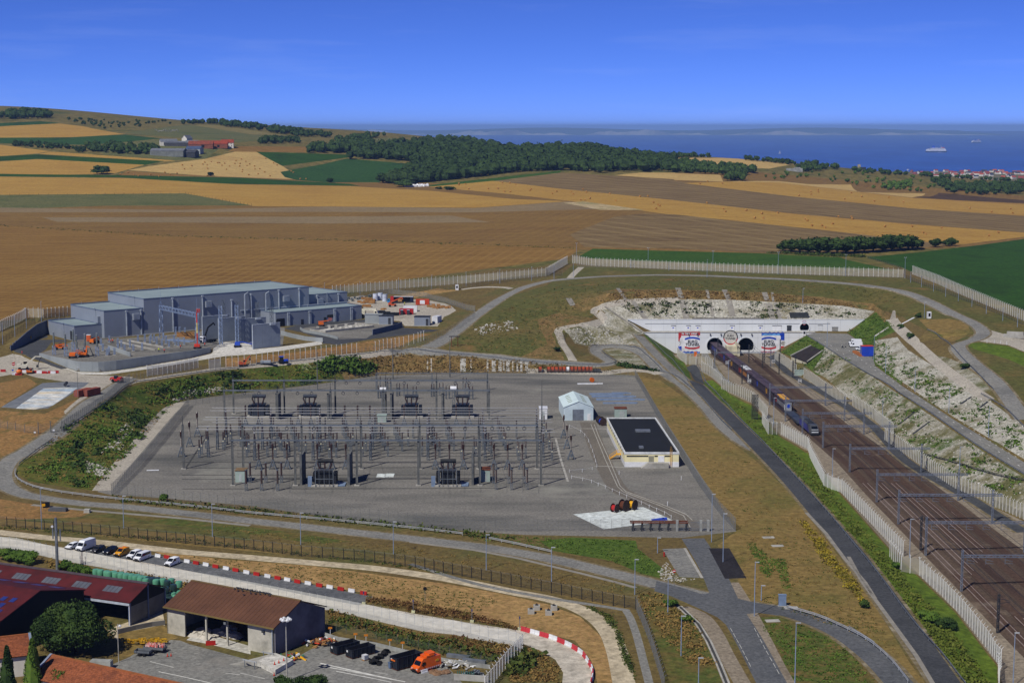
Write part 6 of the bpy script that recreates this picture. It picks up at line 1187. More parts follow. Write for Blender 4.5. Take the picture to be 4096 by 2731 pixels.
tag(ob('steel_members',bl_.mesh('steel_members',gs),None,P(*zt(ZV,[(1240,760)])[0],13),-.5),'row of galvanised lattice members lying behind the stubs','steel beams')
tag(ob('timber_crate',MB().b(-4,4,-.8,.8,0,1.9).b(-4.1,4.1,-.9,.9,1.9,2.05).mesh('timber_crate',wood),None,P(*zt(ZV,[(1610,690)])[0],13),.1),'long timber crate before the blue-grey hall','crate')
tag(ob('timber_stack',MB().b(-3,3,-.8,.8,0,.5).b(-3,2.6,-.7,.7,.5,.8).mesh('timber_stack',wood),None,P(*zt(ZV,[(1720,720)])[0],13),.1),'low timber stack beside the long crate','timber')
for i,(pts)in enumerate([[(520,770),(1200,900)],[(360,800),(1040,950)]]):
 a,c=[P(*zt(ZV,[p])[0],13)for p in pts];struct(ob('trench_wall',MB().bar(a+V((0,0,.3)),c+V((0,0,.3)),.5,.7).mesh('trench_wall',concrete)))
a,c=[P(*zt(ZV,[p])[0],13)for p in((160,920),(570,1060))];struct(ob('trench_wall',MB().bar(a+V((0,0,.8)),c+V((0,0,.8)),.5,1.8).mesh('trench_wall',cwall)))
# ---------------- vehicles and machines ----------------
def wheels(b_list,xs,hw,r,w=.3):
 for x in xs:
  for s in(-1,1):b_list.append(('wheel',MB().cyl((x,s*hw-w/2*s,r),(x,s*hw+w/2*s,r),r,n=12),tyre,[('rim',MB().cyl((x,s*hw+w/2*s,r),(x,s*(hw+w/2+.02),r),r*.55,n=10),steel)]))
 return b_list
def body(profile,w,mat,gl,name='body'):
 return(name,MB().side(profile,-w/2,w/2),mat)
def carproto(kind,mat):
 P_=[]
 if kind=='car':
  L=[(-2.1,.35),(2.05,.35),(2.1,.9),(1.95,1.0,.02),(1.75,1.45,.2),(-.3,1.48,.22),(-1.1,.98,.08),(-2.0,.82,.06),(-2.12,.6)]
  w=1.75;P_.append(('body',MB().side(L,-w/2,w/2),mat,[('windscreen',MB().add([(-1.06,-.7,1.02),(-1.06,.7,1.02),(-.36,.62,1.44),(-.36,-.62,1.44)],[(0,1,2,3)]),glass),('window',MB().add([(-.8,-.82,1.02),(1.6,-.82,1.02),(1.5,-.72,1.38),(-.3,-.7,1.4)],[(0,1,2,3)]),glass),('window',MB().add([(-.8,.82,1.02),(1.6,.82,1.02),(1.5,.72,1.38),(-.3,.7,1.4)],[(3,2,1,0)]),glass),('bumper',MB().b(-2.18,-2.05,-.85,.85,.3,.6),black),('rear_window',MB().add([(1.99,-.6,1.05),(1.99,.6,1.05),(1.82,.55,1.4),(1.82,-.55,1.4)],[(3,2,1,0)]),glass)]))
  for s in(-.62,.62):P_.append(('headlight',MB().b(-2.12,-1.9,s-.16,s+.16,.62,.8),white))
  wheels(P_,(-1.3,1.3),.78,.32,.2)
 else:
  if kind=='smallvan':L=[(-2.15,.35),(2.1,.35),(2.15,1.0),(2.05,1.78,.1),(-.2,1.82,.14),(-1.05,1.15,.06),(-2.05,.95,.05),(-2.2,.6)];w=1.82;ws=[(-1.03,1.18),(-.24,1.78)];sw=(-.7,.55,1.15,1.65);wx=(-1.35,1.35)
  elif kind=='minibus':L=[(-2.5,.35),(2.5,.35),(2.52,1.1),(2.42,1.92,.12),(-1.0,1.96,.16),(-1.75,1.2,.06),(-2.45,1.0,.05),(-2.55,.6)];w=1.95;ws=[(-1.72,1.24),(-1.04,1.9)];sw=(-1.3,2.2,1.22,1.75);wx=(-1.6,1.5)
  else:L=[(-2.9,.4),(2.95,.4),(2.98,1.3),(2.92,2.5,.12),(-1.3,2.62,.16),(-1.75,2.2,.12),(-2.3,1.35,.06),(-2.85,1.05,.05),(-2.95,.6)];w=2.05;ws=[(-2.27,1.4),(-1.78,2.16)];sw=(-1.95,-.9,1.35,1.95);wx=(-2.0,1.75)
  wsm=MB().add([(ws[0][0]-.02,-w/2+.16,ws[0][1]),(ws[0][0]-.02,w/2-.16,ws[0][1]),(ws[1][0]-.02,w/2-.22,ws[1][1]),(ws[1][0]-.02,-w/2+.22,ws[1][1])],[(0,1,2,3)])
  sws=[]
  for s in(-1,1):
   y0=s*(w/2-.02);y1=s*(w/2-.07);q=MB().add([(sw[0],y0+.02*s,sw[2]),(sw[1],y0+.02*s,sw[2]),(sw[1],y1+.03*s,sw[3]),(sw[0]+.35,y1+.03*s,sw[3])],[(0,1,2,3)if s<0 else(3,2,1,0)]);sws.append(('window',q,glass))
  P_.append(('body',MB().side(L,-w/2,w/2),mat,[('windscreen',wsm,glass)]+sws+[('bumper',MB().b(L[0][0]-.12,L[0][0]+.05,-w/2+.05,w/2-.05,.3,.62),black),('grille',MB().b(L[-1][0]-.03,L[-1][0]+.1,-.5,.5,.66,.82),black)]))
  for s in(-.68,.68):P_.append(('headlight',MB().b(L[-2][0]-.06,L[-2][0]+.2,s-.18,s+.18,.75,.98),M('headlamp',(200,204,210),None,.5,.2)))
  wheels(P_,wx,w/2-.12,.35,.22)
 for s in(-1,1):P_.append(('mirror',MB().b(-.95,-.75,s*(w/2+.05)-.1,s*(w/2+.05)+.1,1.02,1.2)if kind in('car','smallvan')else MB().b(-1.75,-1.55,s*(w/2+.08)-.1,s*(w/2+.08)+.1,1.3,1.6),black))
 return Proto(P_,True)
whitecar=M('car_white',(228,232,236),(220,224,230),.2,.3)
V_van=carproto('van',whitecar);V_small=carproto('smallvan',whitecar);V_bus=carproto('minibus',whitecar);V_car=carproto('car',whitecar)
def container(label,p,rz,L,mat,w=2.45,h=2.6,name='container',panel=None):
 t=thing(name,label,'container',p,rz);ob('body',MB().b(-L/2,L/2,-w/2,w/2,.12,h).mesh('body',mat),t);r=MB()
 n=int(L/.35)
 for k in range(n):
  for s in(-1,1):r.b(-L/2+.15+k*(L-.3)/n,-L/2+.3+k*(L-.3)/n,s*w/2-.05,s*w/2+.05,.3,h-.15)
 ob('corrugation',r.mesh('corrugation',mat),t)
 d=MB()
 for s in(-.85,-.3,.3,.85):d.b(-L/2-.06,-L/2,s-.03,s+.03,.2,h-.1)
 ob('door_bar',d.mesh('door_bar',steel),t)
 ob('corner_post',MB().b(-L/2-.03,-L/2+.1,-w/2-.03,-w/2+.1,0,h+.02).b(L/2-.1,L/2+.03,-w/2-.03,-w/2+.1,0,h+.02).mesh('corner_post',mat),t)
 if panel:ob('sign_panel',MB().b(-panel,panel,-w/2-.08,-w/2-.06,.6,h-.5).mesh('sign_panel',white),t)
 return t
rb=M('rust_brown_paint',(150,78,58),(122,62,46),.3,.7)
pp=gp(*zt(ZD,[(795,1190)])[0]);container('rust-brown shipping container, left of a pair',pp+V((-1.0,2,0)),1.15,8,rb);container('rust-brown shipping container, right of a pair',pp+V((1.8,3.4,0)),1.15,8,rb)
E=lambda x,y:gp(*zt(ZE,[(x,y)])[0])
def XX(x,y):return gp(*zt(ZX,[(x,y)])[0])
for i,(x,y)in enumerate([(790,205),(868,192),(940,215)]):
 p=XX(x,y);t=thing('storage_tank',['left white vertical tank beside the lorry','rear white vertical tank between the other two','right white vertical tank nearest the blue cab'][i],'tank',p,0,'white tanks');ob('shell',MB().cyl((0,0,0),(0,0,3.8),1.4,n=18).mesh('shell',M('tank_white',(206,214,230),None,.3,.5),True),t);ob('rim',MB().cyl((0,0,3.8),(0,0,3.9),1.44,n=18).cyl((0,0,1.8),(0,0,1.9),1.43,n=18).mesh('rim',trim),t)
container('orange-red container with a white notice panel',XX(1530,275)+V((0,1.2,0)),-.08,7.2,M('container_orange',(190,66,30),None,.4,.6),panel=1.3,h=3.1)
container('red site container with a boarded roof',XX(1275,425)+V((0,1.5,0)),-.05,7.2,red,h=3);container('white container behind the red one',XX(1335,390)+V((0,2,0)),-.05,7.2,white,h=3.2)
container('white container with door bars at the yard corner',XX(1750,560)+V((0,3,0)),1.25,6,white,h=3.3,w=2.8)
for x,l in((1205,'left dark blue portable toilet before the red container'),(1308,'right dark blue portable toilet before the red container')):
 t=thing('portable_toilet',l,'toilet',XX(x,428)+V((0,-.5,0)));ob('body',MB().b(-.7,.7,-.7,.7,0,2.5).mesh('body',M('toilet_blue',(36,42,66),None,.5,.5)),t);ob('roof',MB().b(-.75,.75,-.75,.75,2.5,2.7).mesh('roof',trim),t);ob('door',MB().b(-.5,.5,-.75,-.7,.2,2.2).mesh('door',dsteel),t)
def lorry(name,label,p,rz,cabm,deck,body=None,L=9,cw=2.5):
 parts=[];t=thing(name,label,'lorry',p,rz)
 cab=ob('cab',MB().side([(-L/2,.6),(-L/2+2.1,.6),(-L/2+2.1,3.1),(-L/2+.5,3.1,.1),(-L/2+.05,1.9,.02)],-cw/2,cw/2).mesh('cab',cabm),t)
 ob('windscreen',MB().add([(-L/2+.03,-1.05,1.95),(-L/2+.03,1.05,1.95),(-L/2+.46,1,2.95),(-L/2+.46,-1,2.95)],[(0,1,2,3)]).mesh('windscreen',glass),cab)
 for s in(-1,1):ob('window',MB().b(-L/2+.6,-L/2+1.6,s*cw/2-.02,s*cw/2+.02,1.9,2.7).mesh('window',glass),cab)
 ob('grille',MB().b(-L/2-.08,-L/2,-1,1,.7,1.6).mesh('grille',black),cab)
 ob('chassis',MB().b(-L/2+.3,L/2,-.5,.5,.6,1.0).b(-L/2+2.3,L/2,-cw/2,cw/2,1.0,1.2).mesh('chassis',deck),t)
 for x in(-L/2+1.1,L/2-2.8,L/2-1.5):
  for s in(-1,1):w=ob('wheel',MB().cyl((x,s*.8,.5),(x,s*1.2,.5),.5,n=12).mesh('wheel',tyre),t);ob('rim',MB().cyl((x,s*1.2,.5),(x,s*1.22,.5),.28,n=8).mesh('rim',steel),w)
 return t
t=lorry('articulated_lorry','blue-cab articulated lorry with open-sided dark trailer',XX(1180,250)+V((0,2,0)),-.12,M('cab_blue',(40,130,190),None,.5,.4),dsteel,L=22);t.scale=(.66,.8,.72)
for n_,bx,mm in(('trailer_front',(-8.2,-5.6,-1.3,1.3,1.2,5.2),red),('trailer_roof',(-5.6,10.8,-1.3,1.3,5,5.2),white),('trailer_back',(-5.6,10.8,1.2,1.3,1.2,5),dsteel),('trailer_end',(8.6,10.8,-1.3,1.3,1.2,5),M('curtain_blue',(28,34,66)))):ob(n_,MB().b(*bx).mesh(n_,mm),t)
ob('cargo',MB().b(-2,1.5,-1,1,1.2,3.2).mesh('cargo',wood),t)
t=lorry('crane_lorry','white lorry with folded black loading crane by the blast wall',P(*zt(ZV,[(2060,810)])[0],12.9)+V((-1,3,0)),-2.5+3.14*0,white,dsteel,L=9.5);t.rotation_euler=(0,0,.95+pi*0)
ob('crane_arm',MB().bar((-1.8,0,1.2),(-1.8,0,3.6),.6).bar((-1.8,0,3.6),(-.2,0,6.8),.55).bar((-.2,0,6.8),(3.4,0,8.6),.5).bar((3.4,0,8.6),(4.2,0,7.4),.35).mesh('crane_arm',black),t)
t=lorry('mobile_crane','cream mobile crane lorry half hidden by the low wing',XX(690,455)+V((-1,2,0)),2.9,M('crane_cream',(214,210,190),None,.4,.5),M('crane_cream',(214,210,190)),L=12);ob('boom',MB().bar((-5,0,3.6),(5.5,0,3.2),1.1,.9).b(1,4.5,-1.2,1.2,1.2,3).mesh('boom',MATS['crane_cream']),t)
def telehandler(label,p,rz,mat,boom=(4.6,3.2)):
 t=thing('telehandler',label,'telehandler',p,rz);ob('body',MB().b(-2.3,2,-1.1,1.1,.7,1.5).b(-2.3,-.6,-1,1,1.5,2.1).mesh('body',mat),t);ob('cab',MB().b(-.5,.9,.1,1.05,1.5,2.7).mesh('cab',glass),t);ob('boom',MB().bar((-2,-.4,2.1),(boom[0],-.4,boom[1]),.5).bar((boom[0],-.4,boom[1]),(boom[0]+.5,-.4,boom[1]-1),.4).mesh('boom',mat),t)
 for x in(-1.5,1.4):
  for s in(-1,1):ob('wheel',MB().cyl((x,s*.85,.65),(x,s*1.3,.65),.65,n=12).mesh('wheel',tyre),t)
telehandler('orange telehandler with raised boom before the lorry',XX(1060,300),.1,M('machine_orange',(206,90,40),None,.5,.5),(5,5));telehandler('red telehandler on the pale road below the wall',gp(*zt(ZD,[(1105,1055)])[0]),2.7,red,(3.5,1.6))
telehandler('orange telehandler behind the insulator columns',P(*zt(ZU,[(1130,930)])[0],13),.3,orange,(2.6,2.4));telehandler('orange machine by the orange toilet at the hall foot',P(*zt(ZD,[(890,690)])[0],13),1.2,orange,(2.6,2.6))
def boomlift(label,p,rz,mat,pts,basket=True):
 t=thing('boom_lift',label,'boom lift',p,rz);ob('chassis',MB().b(-1.6,1.6,-1.1,1.1,.45,.9).mesh('chassis',dsteel),t);ob('turret',MB().b(-1.3,1.1,-.9,.9,.95,2.1).mesh('turret',mat),t)
 b=MB()
 for a,c in zip(pts,pts[1:]):b.bar(a,c,.4)
 ob('boom',b.mesh('boom',mat),t)
 if basket:
  e=V(pts[-1]);k=MB()
  for z in(0,.6,1.1):
   for a,c in(((-.9,-.5),(.9,-.5)),((.9,-.5),(.9,.5)),((.9,.5),(-.9,.5)),((-.9,.5),(-.9,-.5))):k.bar(e+V((a[0],a[1],z)),e+V((c[0],c[1],z)),.07)
  k.b(e.x-.9,e.x+.9,e.y-.5,e.y+.5,e.z-.05,e.z+.02);ob('basket',k.mesh('basket',mat),t)
 for x in(-1.2,1.2):
  for s in(-1,1):ob('wheel',MB().cyl((x,s*.8,.45),(x,s*1.15,.45),.45,n=10).mesh('wheel',tyre),t)
 return t
ored=M('lift_red',(214,60,30),None,.5,.5);cr=M('boom_cream',(214,196,120),None,.5,.5)
p=P(*zt(ZV,[(1835,915)])[0],13);t=boomlift('red boom lift raised to the gantry top with two workers',p,0,ored,[(0,0,1.9),(0,0,16.2),(.7,0,16.2)]);ob('boom_section',MB().b(-.27,.27,-.27,.27,7,11.5).mesh('boom_section',cr),t)
boomlift('blue boom lift folded on the concrete apron',E(120,725),.05,M('lift_blue',(40,80,190),None,.5,.5),[(-1,0,2.2),(2,0,2.4),(6.5,0,1.3)]);boomlift('orange boom lift parked by the low wing',E(905,530),.2,orange,[(-1.5,0,2.4),(1.5,0,2.6),(4.5,0,2.9)]);boomlift('orange boom lift folded at the platform tip',P(*zt(ZU,[(1370,1090)])[0],13),.1,orange,[(-1.2,0,2.2),(2.2,0,2.3)])
def excavator(label,p,rz,mat,cab,arm,s=1,wheeled=False):
 t=thing('excavator',label,'excavator',p,rz,None,s);ob('house',MB().b(-2.2,1.4,-1.3,1.3,1.1,2.1).b(-2.2,-.8,-1.3,1.3,2.1,2.5).mesh('house',mat),t);ob('cab',MB().b(.1,1.5,.2,1.3,2.1,3.1).mesh('cab',glass),t);ob('cab_roof',MB().b(.05,1.55,.15,1.35,3.1,3.22).mesh('cab_roof',mat),t)
 for sx in(-1,1):
  if wheeled:
   for x in(-1.4,1.4):ob('wheel',MB().cyl((x,sx*.8,.5),(x,sx*1.2,.5),.5,n=10).mesh('wheel',tyre),t)
  else:ob('track',MB().side([(-1.9,.1),(1.9,.1),(2.2,.5),(1.9,.95),(-1.9,.95),(-2.2,.5)],sx*1.0-.28,sx*1.0+.28).mesh('track',tyre),t)
 b=MB();ob('boom',MB().bar((1.2,-.2,2),arm[0],.5).bar(arm[0],arm[1],.4).mesh('boom',arm[3]if len(arm)>3 else mat),t);e=V(arm[1]);ob('bucket',MB().bar(e,arm[2],.3).box(arm[2],(.9,1,.8)).mesh('bucket',dsteel),t)
 return t
cream=MATS['crane_cream']
excavator('large cream excavator with dark stick at the left road',gp(*zt(ZU,[(440,1310)])[0]),.25,cream,None,((4.6,-.2,5),(6.6,-.2,4.8),(5.2,-.2,1.2),cream),1.1,True)
excavator('small orange excavator beside the cream one',gp(*zt(ZU,[(560,1385)])[0]),.4,orange,None,((1.6,-.2,3.4),(2.2,-.2,3),(2.2,-.2,1.6),dsteel),.62)
excavator('orange excavator working at the platform tip',P(*zt(ZU,[(1580,1070)])[0],13),.0,orange,None,((1.4,-.2,5),(2.8,-.2,4.4),(4.2,-.2,.9),orange),.95)
excavator('orange and red mini excavator on the track by the fence',E(170,905),.2,M('machine_orange',(206,90,40)),None,((2.6,-.2,4.6),(3.8,-.2,5.4),(3.4,-.2,3.4)),.85)
t=thing('concrete_mixer','round orange mixer drum on a red base by the left barriers','mixer',gp(*zt(ZU,[(360,1408)])[0]));ob('drum',MB().lathe([(.3,.6),(1.1,.9),(1.2,1.5),(.8,2.1),(.2,2.3)],12).mesh('drum',orange),t);ob('base',MB().b(-1.5,1.3,-.6,.6,0,.7).mesh('base',red),t)
t=thing('tractor','blue tractor on the perimeter track below the converter station','tractor',E(540,878),.05)
ob('hood',MB().b(.4,2.6,-.5,.5,1,1.9).mesh('hood',blue),t);ob('cab',MB().b(-1.2,.5,-.8,.8,1.2,2.9).mesh('cab',glass),t);ob('cab_roof',MB().b(-1.3,.6,-.9,.9,2.9,3.15).mesh('cab_roof',blue),t);ob('fender',MB().b(-1.5,-.1,-1.2,1.2,1.3,1.6).mesh('fender',blue),t)
for s in(-1,1):ob('wheel',MB().cyl((-.7,s*.8,.95),(-.7,s*1.35,.95),.95,n=14).mesh('wheel',tyre),t);ob('wheel',MB().cyl((2,s*.75,.65),(2,s*1.15,.65),.65,n=12).mesh('wheel',tyre),t)
t=thing('flatbed_trailer','low trailer loaded with pale panels behind the blue tractor','trailer',E(400,890),.05);ob('deck',MB().b(-4.5,3.5,-1.1,1.1,.6,.9).mesh('deck',dsteel),t)
for k in range(4):ob('load_panel',MB().b(-3,1.4,-1,1,.92+k*.24,1.1+k*.24).mesh('load_panel',trim),t)
for x in(-2.5,-1.4):ob('axle',MB().cyl((x,-1.1,.4),(x,1.1,.4),.4,n=10).mesh('axle',tyre),t)
t=thing('water_bowser','small grey bowser parked by the dark retaining wall','bowser',P(*zt(ZU,[(385,850)])[0],11.6),.1);ob('tank',MB().cyl((-1,0,1.2),(1,0,1.2),.65,n=12).mesh('tank',greyins),t);ob('chassis',MB().b(-1.3,1.6,-.7,.7,.35,.6).mesh('chassis',dsteel),t);ob('axle',MB().cyl((0,-.8,.32),(0,.8,.32),.32,n=10).mesh('axle',tyre),t)
cb=Proto([('crate',MB().b(-1.3,1.3,-1,1,.15,1.6).b(-1.35,1.35,-1.05,1.05,1.6,1.75),wood)])
k=0
for x,y in sorted([(1622,305),(1668,310),(1712,322),(1765,332),(1812,322),(1850,318),(1905,328),(1945,322),(1700,290),(1780,292)]):k+=1;place(cb,'timber_crate',f'{nth(k-1)} pale wooden crate from the left in the cluster at the yard edge','crate',XX(x,y),RND.uniform(-.2,.2),'wooden crates at the yard edge',.68)
k=0
for x,y,s in sorted([(610,185,1.2),(660,195,1.2),(690,215,1.6),(735,245,1.5),(745,215,1.2),(625,300,1.1),(680,305,1.3),(640,240,1.2),(540,235,1),(590,250,1),(900,350,.8),(935,345,.8)]):k+=1;place(cb,'timber_crate',f'{nth(k-1)} wooden crate from the left in the loose rows near the white tanks','crate',XX(x,y),RND.uniform(-.3,.3),'crates left of the white tanks',(s*.9,s*.7,s*.6))
pr=Proto([('spool',MB().cyl((0,0,0),(0,0,.2),.9,n=10).cyl((0,0,.2),(0,0,1),.5,n=10).cyl((0,0,1),(0,0,1.2),.9,n=10),greyins)])
k=0
for x,y in sorted([(320,205),(345,190),(375,180),(420,195),(465,175),(510,190),(545,180),(580,170),(640,165),(690,150),(720,140),(350,220),(430,215)]):k+=1;place(pr,'insulator_spool',f'{nth(k-1)} small grey spool from the left on the ground behind the hall','spool',XX(x,y),0,'grey spools behind the hall')
sk=Proto([('tub',MB().add([(-3,-1.2,.3),(3,-1.2,.3),(3,1.2,.3),(-3,1.2,.3),(-3.2,-1.25,2.4),(3.2,-1.25,2.4),(3.2,1.25,2.4),(-3.2,1.25,2.4)],[(0,3,2,1),(0,1,5,4),(1,2,6,5),(2,3,7,6),(3,0,4,7)]),M('skip_dark',(30,34,38),None,.5,.6)),('lid',MB().b(-3.2,.2,-1.25,1.25,2.4,2.55),M('skip_dark',(30,34,38)))])
for i,(x,y)in enumerate([(880,410),(960,425),(1020,440),(1100,440)]):place(sk,'waste_skip',f'{nth(i)} black covered skip from the left behind the grey cabin','skip',XX(x,y),.3,'black skips behind the grey cabin',.66)
def cab2(label,x,y,w,d,h,wm,rm,door):
 p=XX(x,y)+V((0,d/2,0));t=thing('kiosk',label,'kiosk',p,-.1);ob('body',MB().b(-w/2,w/2,-d/2,d/2,-.2,h).mesh('body',wm),t);ob('roof',MB().b(-w/2-.2,w/2+.2,-d/2-.2,d/2+.2,h,h+.3).mesh('roof',rm),t);ob('plinth',MB().b(-w/2-.6,w/2+.6,-d/2-.6,d/2+.2,-.3,.08).mesh('plinth',concrete),t)
 if door:ob('door',MB().b(door,door+1.3,-d/2-.05,-d/2,.1,h*.8).mesh('door',dsteel),t)
cab2('plain pale grey concrete block on the gravel oval',765,565,8.5,4,4.4,cwall,cwall,0);cab2('blue-grey kiosk with dark door beside the concrete block',960,580,6.8,4,4.2,clad,dsteel,1.2);cab2('blue-grey kiosk standing alone right of the oval',1525,600,7.6,4,4.4,clad,dsteel,2.0)
q=[gp(*p)for p in zt(ZE,[(800,575),(1225,512),(1400,540),(945,588)])]
t=thing('transformer_pit','white concrete pit with stub blocks on the gravel oval','concrete pit',q[0])
ob('floor',MB().add([p-q[0]+V((0,0,.08))for p in q],[(3,2,1,0)]).mesh('floor',g_conc),t)
for a,c in zip(q,q[1:]+q[:1]):ob('kerb',MB().bar(a-q[0]+V((0,0,.5)),c-q[0]+V((0,0,.5)),.35,1.1).mesh('kerb',concrete),t)
for x,y in[(875,560),(980,548),(1040,568),(1110,560),(1045,545),(1140,535),(1210,548),(1235,525),(1300,540)]:ob('block',MB().b(-.7,.7,-.6,.6,0,1.6).mesh('block',concrete),t,E(x,y)-q[0])
t=thing('guard_booth','small white booth on the left of the plateau branch road','booth',E(2183,188));ob('body',MB().b(-.9,.9,-.9,.9,0,3).mesh('body',white),t);ob('window',MB().b(-.5,.5,-.95,-.9,1.2,2.4).mesh('window',glass),t)
t=thing('guard_booth','small white booth on the right plateau above the chalk','booth',gp(*zt(ZG,[(1604,636)])[0]));ob('body',MB().b(-.9,.9,-.9,.9,0,3.2).mesh('body',white),t);ob('window',MB().b(-.5,.5,-.95,-.9,1,2.6).mesh('window',glass),t)
bar_=Proto([('barrier',MB().side([(-.9,0),(.9,0),(.9,.9),(-.9,.9)],-.2,.2).b(-.9,.9,-.3,.3,0,.35),red)])
for i,(x,y)in enumerate(zt(ZU,[(410,1360),(470,1362),(665,1372),(740,1375),(838,1382),(890,1375),(948,1378),(1000,1382),(1058,1372),(275,1405),(60,1350)])):place(bar_,'road_barrier',f'{nth(i)} {"red" if i%2==0 else "white"} plastic barrier from the left at the pond corner','barrier',gp(x,y),.1,'barriers at the pond corner',1.15,mats={'barrier':red if i%2==0 else white})
def sign(label,x,y,h,face,shape='round',r=.45,mat2=white,name='road_sign'):
 t=thing(name,label,'sign',gp(x,y));ob('post',MB().cyl((0,0,0),(0,0,h),.05).mesh('post',steel),t)
 d=ob('plate',(MB().cyl((0,-.08,h),(0,-.04,h),r,n=16)if shape=='round' else MB().b(-r,r,-.08,-.04,h-r*.7,h+r*.7)).mesh('plate',face),t)
 if face==red:ob('bar_mark',MB().b(-r*.7,r*.7,-.1,-.085,h-.1,h+.1).mesh('bar_mark',white),d)
sign('red no-entry sign with white bar near the cream excavator',*zt(ZU,[(257,1300)])[0],2.2,red,r=.7);sign('small blue square sign below the no-entry sign',*zt(ZU,[(243,1408)])[0],2,blue,'sq',.4);sign('red no-entry sign beside the pale parking bay',*zt(ZS,[(1832,668)])[0],3.6,red,r=.42);sign('yellow sign board by the dark retaining wall',*zt(ZU,[(560,755)])[0],1.4,yellow,'sq',.9)
skin=M('skin',(196,150,120),None,1,.6)
def person(label,p,rz,vest,trous,pose=0):
 t=thing('person',label,'person',p,rz);b=MB()
 b.lathe([(.12,.0),(.09,.1),(.1,.5),(.13,.85)],7,(-.1,0,0));b.lathe([(.12,.0),(.09,.1),(.1,.5),(.13,.85)],7,(.1,0,0));ob('trousers',b.mesh('trousers',trous),t)
 u=MB().lathe([(.19,.82),(.22,1.0),(.25,1.3),(.2,1.45),(.08,1.5)],9)
 for s in(-1,1):u.cyl((s*.24,0,1.4),(s*.3,-.08-.2*pose,1.1),.075,.06,6).cyl((s*.3,-.08-.2*pose,1.1),(s*.26,-.28-.1*pose,.95+.25*pose),.06,.045,6)
 ob('jacket',u.mesh('jacket',vest),t);h=MB().lathe([(.05,1.48),(.06,1.53),(.1,1.6),(.11,1.68),(.09,1.77),(.03,1.8)],9)
 for s in(-1,1):h.box((s*.26,-.32-.1*pose,.93+.25*pose),(.08,.1,.1))
 ob('head',h.mesh('head',skin),t);ob('helmet',MB().lathe([(.13,1.7),(.125,1.78),(.06,1.84)],9).mesh('helmet',yellow if vest!=ored else white),t)
navy=M('navy_cloth',(36,44,70),None,1,.9);lime=M('lime_vest',(196,214,40),None,1,.7)
for i,(x,y,v,l)in enumerate([(1108,970,lime,'person in lime vest and blue trousers standing on the platform'),(1210,985,ored,'person in orange jacket beside the one in lime'),(1515,910,ored,'person in orange jacket left of the red boom lift'),(1972,870,ored,'person in orange jacket at the platform edge by the apron'),(165,795,ored,'person in orange jacket left of a group of three'),(205,810,ored,'person in orange jacket crouched in the middle of the group'),(240,800,ored,'person in orange jacket right end of the group')]):person(l,P(*zt(ZV,[(x,y)])[0],13),i,v,navy,i%2)
person('person in lime vest walking beside the open-sided lorry',XX(1250,278),1,lime,navy)
person('person in orange at the front of the raised lift basket',P(*zt(ZV,[(1835,915)])[0],13)+V((.35,-.2,16.2)),0,ored,ored,1);person('person in orange at the back of the raised lift basket',P(*zt(ZV,[(1835,915)])[0],13)+V((1.1,.2,16.2)),2,ored,ored,1)
t=thing('portable_toilet','orange portable toilet at the foot of the hall','toilet',P(*zt(ZD,[(837,668)])[0],13));ob('body',MB().b(-.9,.9,-.9,.9,0,2.8).mesh('body',orange),t);ob('roof',MB().b(-.95,.95,-.95,.95,2.8,3).mesh('roof',white),t);ob('door',MB().b(-.6,.6,-.95,-.9,.1,2.5).mesh('door',M('machine_orange',(206,90,40))),t)
cone=Proto([('cone',MB().lathe([(.2,.04),(.17,.06),(.03,.75)],8),ored),('base',MB().b(-.22,.22,-.22,.22,0,.05),black)])
for i,(x,y)in enumerate(zt(ZU,[(510,755),(576,760),(415,995),(268,1195)])):place(cone,'traffic_cone',f'{nth(i)} orange cone beside the dark tarmac yard','cone',gp(x,y),0,'cones at the tarmac yard',1.4)
# ---------------- tunnel portal ----------------
pw=M('portal_white',(216,220,222),(204,208,210),.08,.75);pj=M('portal_joint',(176,178,176),None,.3,.8)
def wx(x,Y,z):return W(x,Y,z).x
def textobj(txt,size,mat,parent,loc,sx=1,name='lettering',shear=0,rotz=0):
 cu=bpy.data.curves.new(name,'FONT');cu.body=txt;cu.size=size;cu.extrude=.02;cu.align_x='CENTER';cu.align_y='CENTER';cu.shear=shear;cu.offset=size*.022
 o=bpy.data.objects.new(name+'_curve',cu);COL.objects.link(o);bpy.context.view_layer.update()
 me=bpy.data.meshes.new_from_object(o.evaluated_get(bpy.context.evaluated_depsgraph_get()));bpy.data.objects.remove(o);bpy.data.curves.remove(cu)
 me.materials.clear();me.materials.append(mat);me.name=name;r=ob(name,me,parent,loc);r.rotation_euler=(pi/2,0,0);r.scale=(sx,1,1);return r
portal=thing('tunnel_portal','white stepped tunnel portal with two wide tunnel mouths and painted signs','tunnel portal',(W(2920,YL,-3).x,YL,-3));PX=portal.location.x
def tun(x,zc,r):return(wx(x,YL,zc)-PX,zc+3,r)
T1=tun(2859,.9,4.0);T2=tun(2983,.9,4.0)
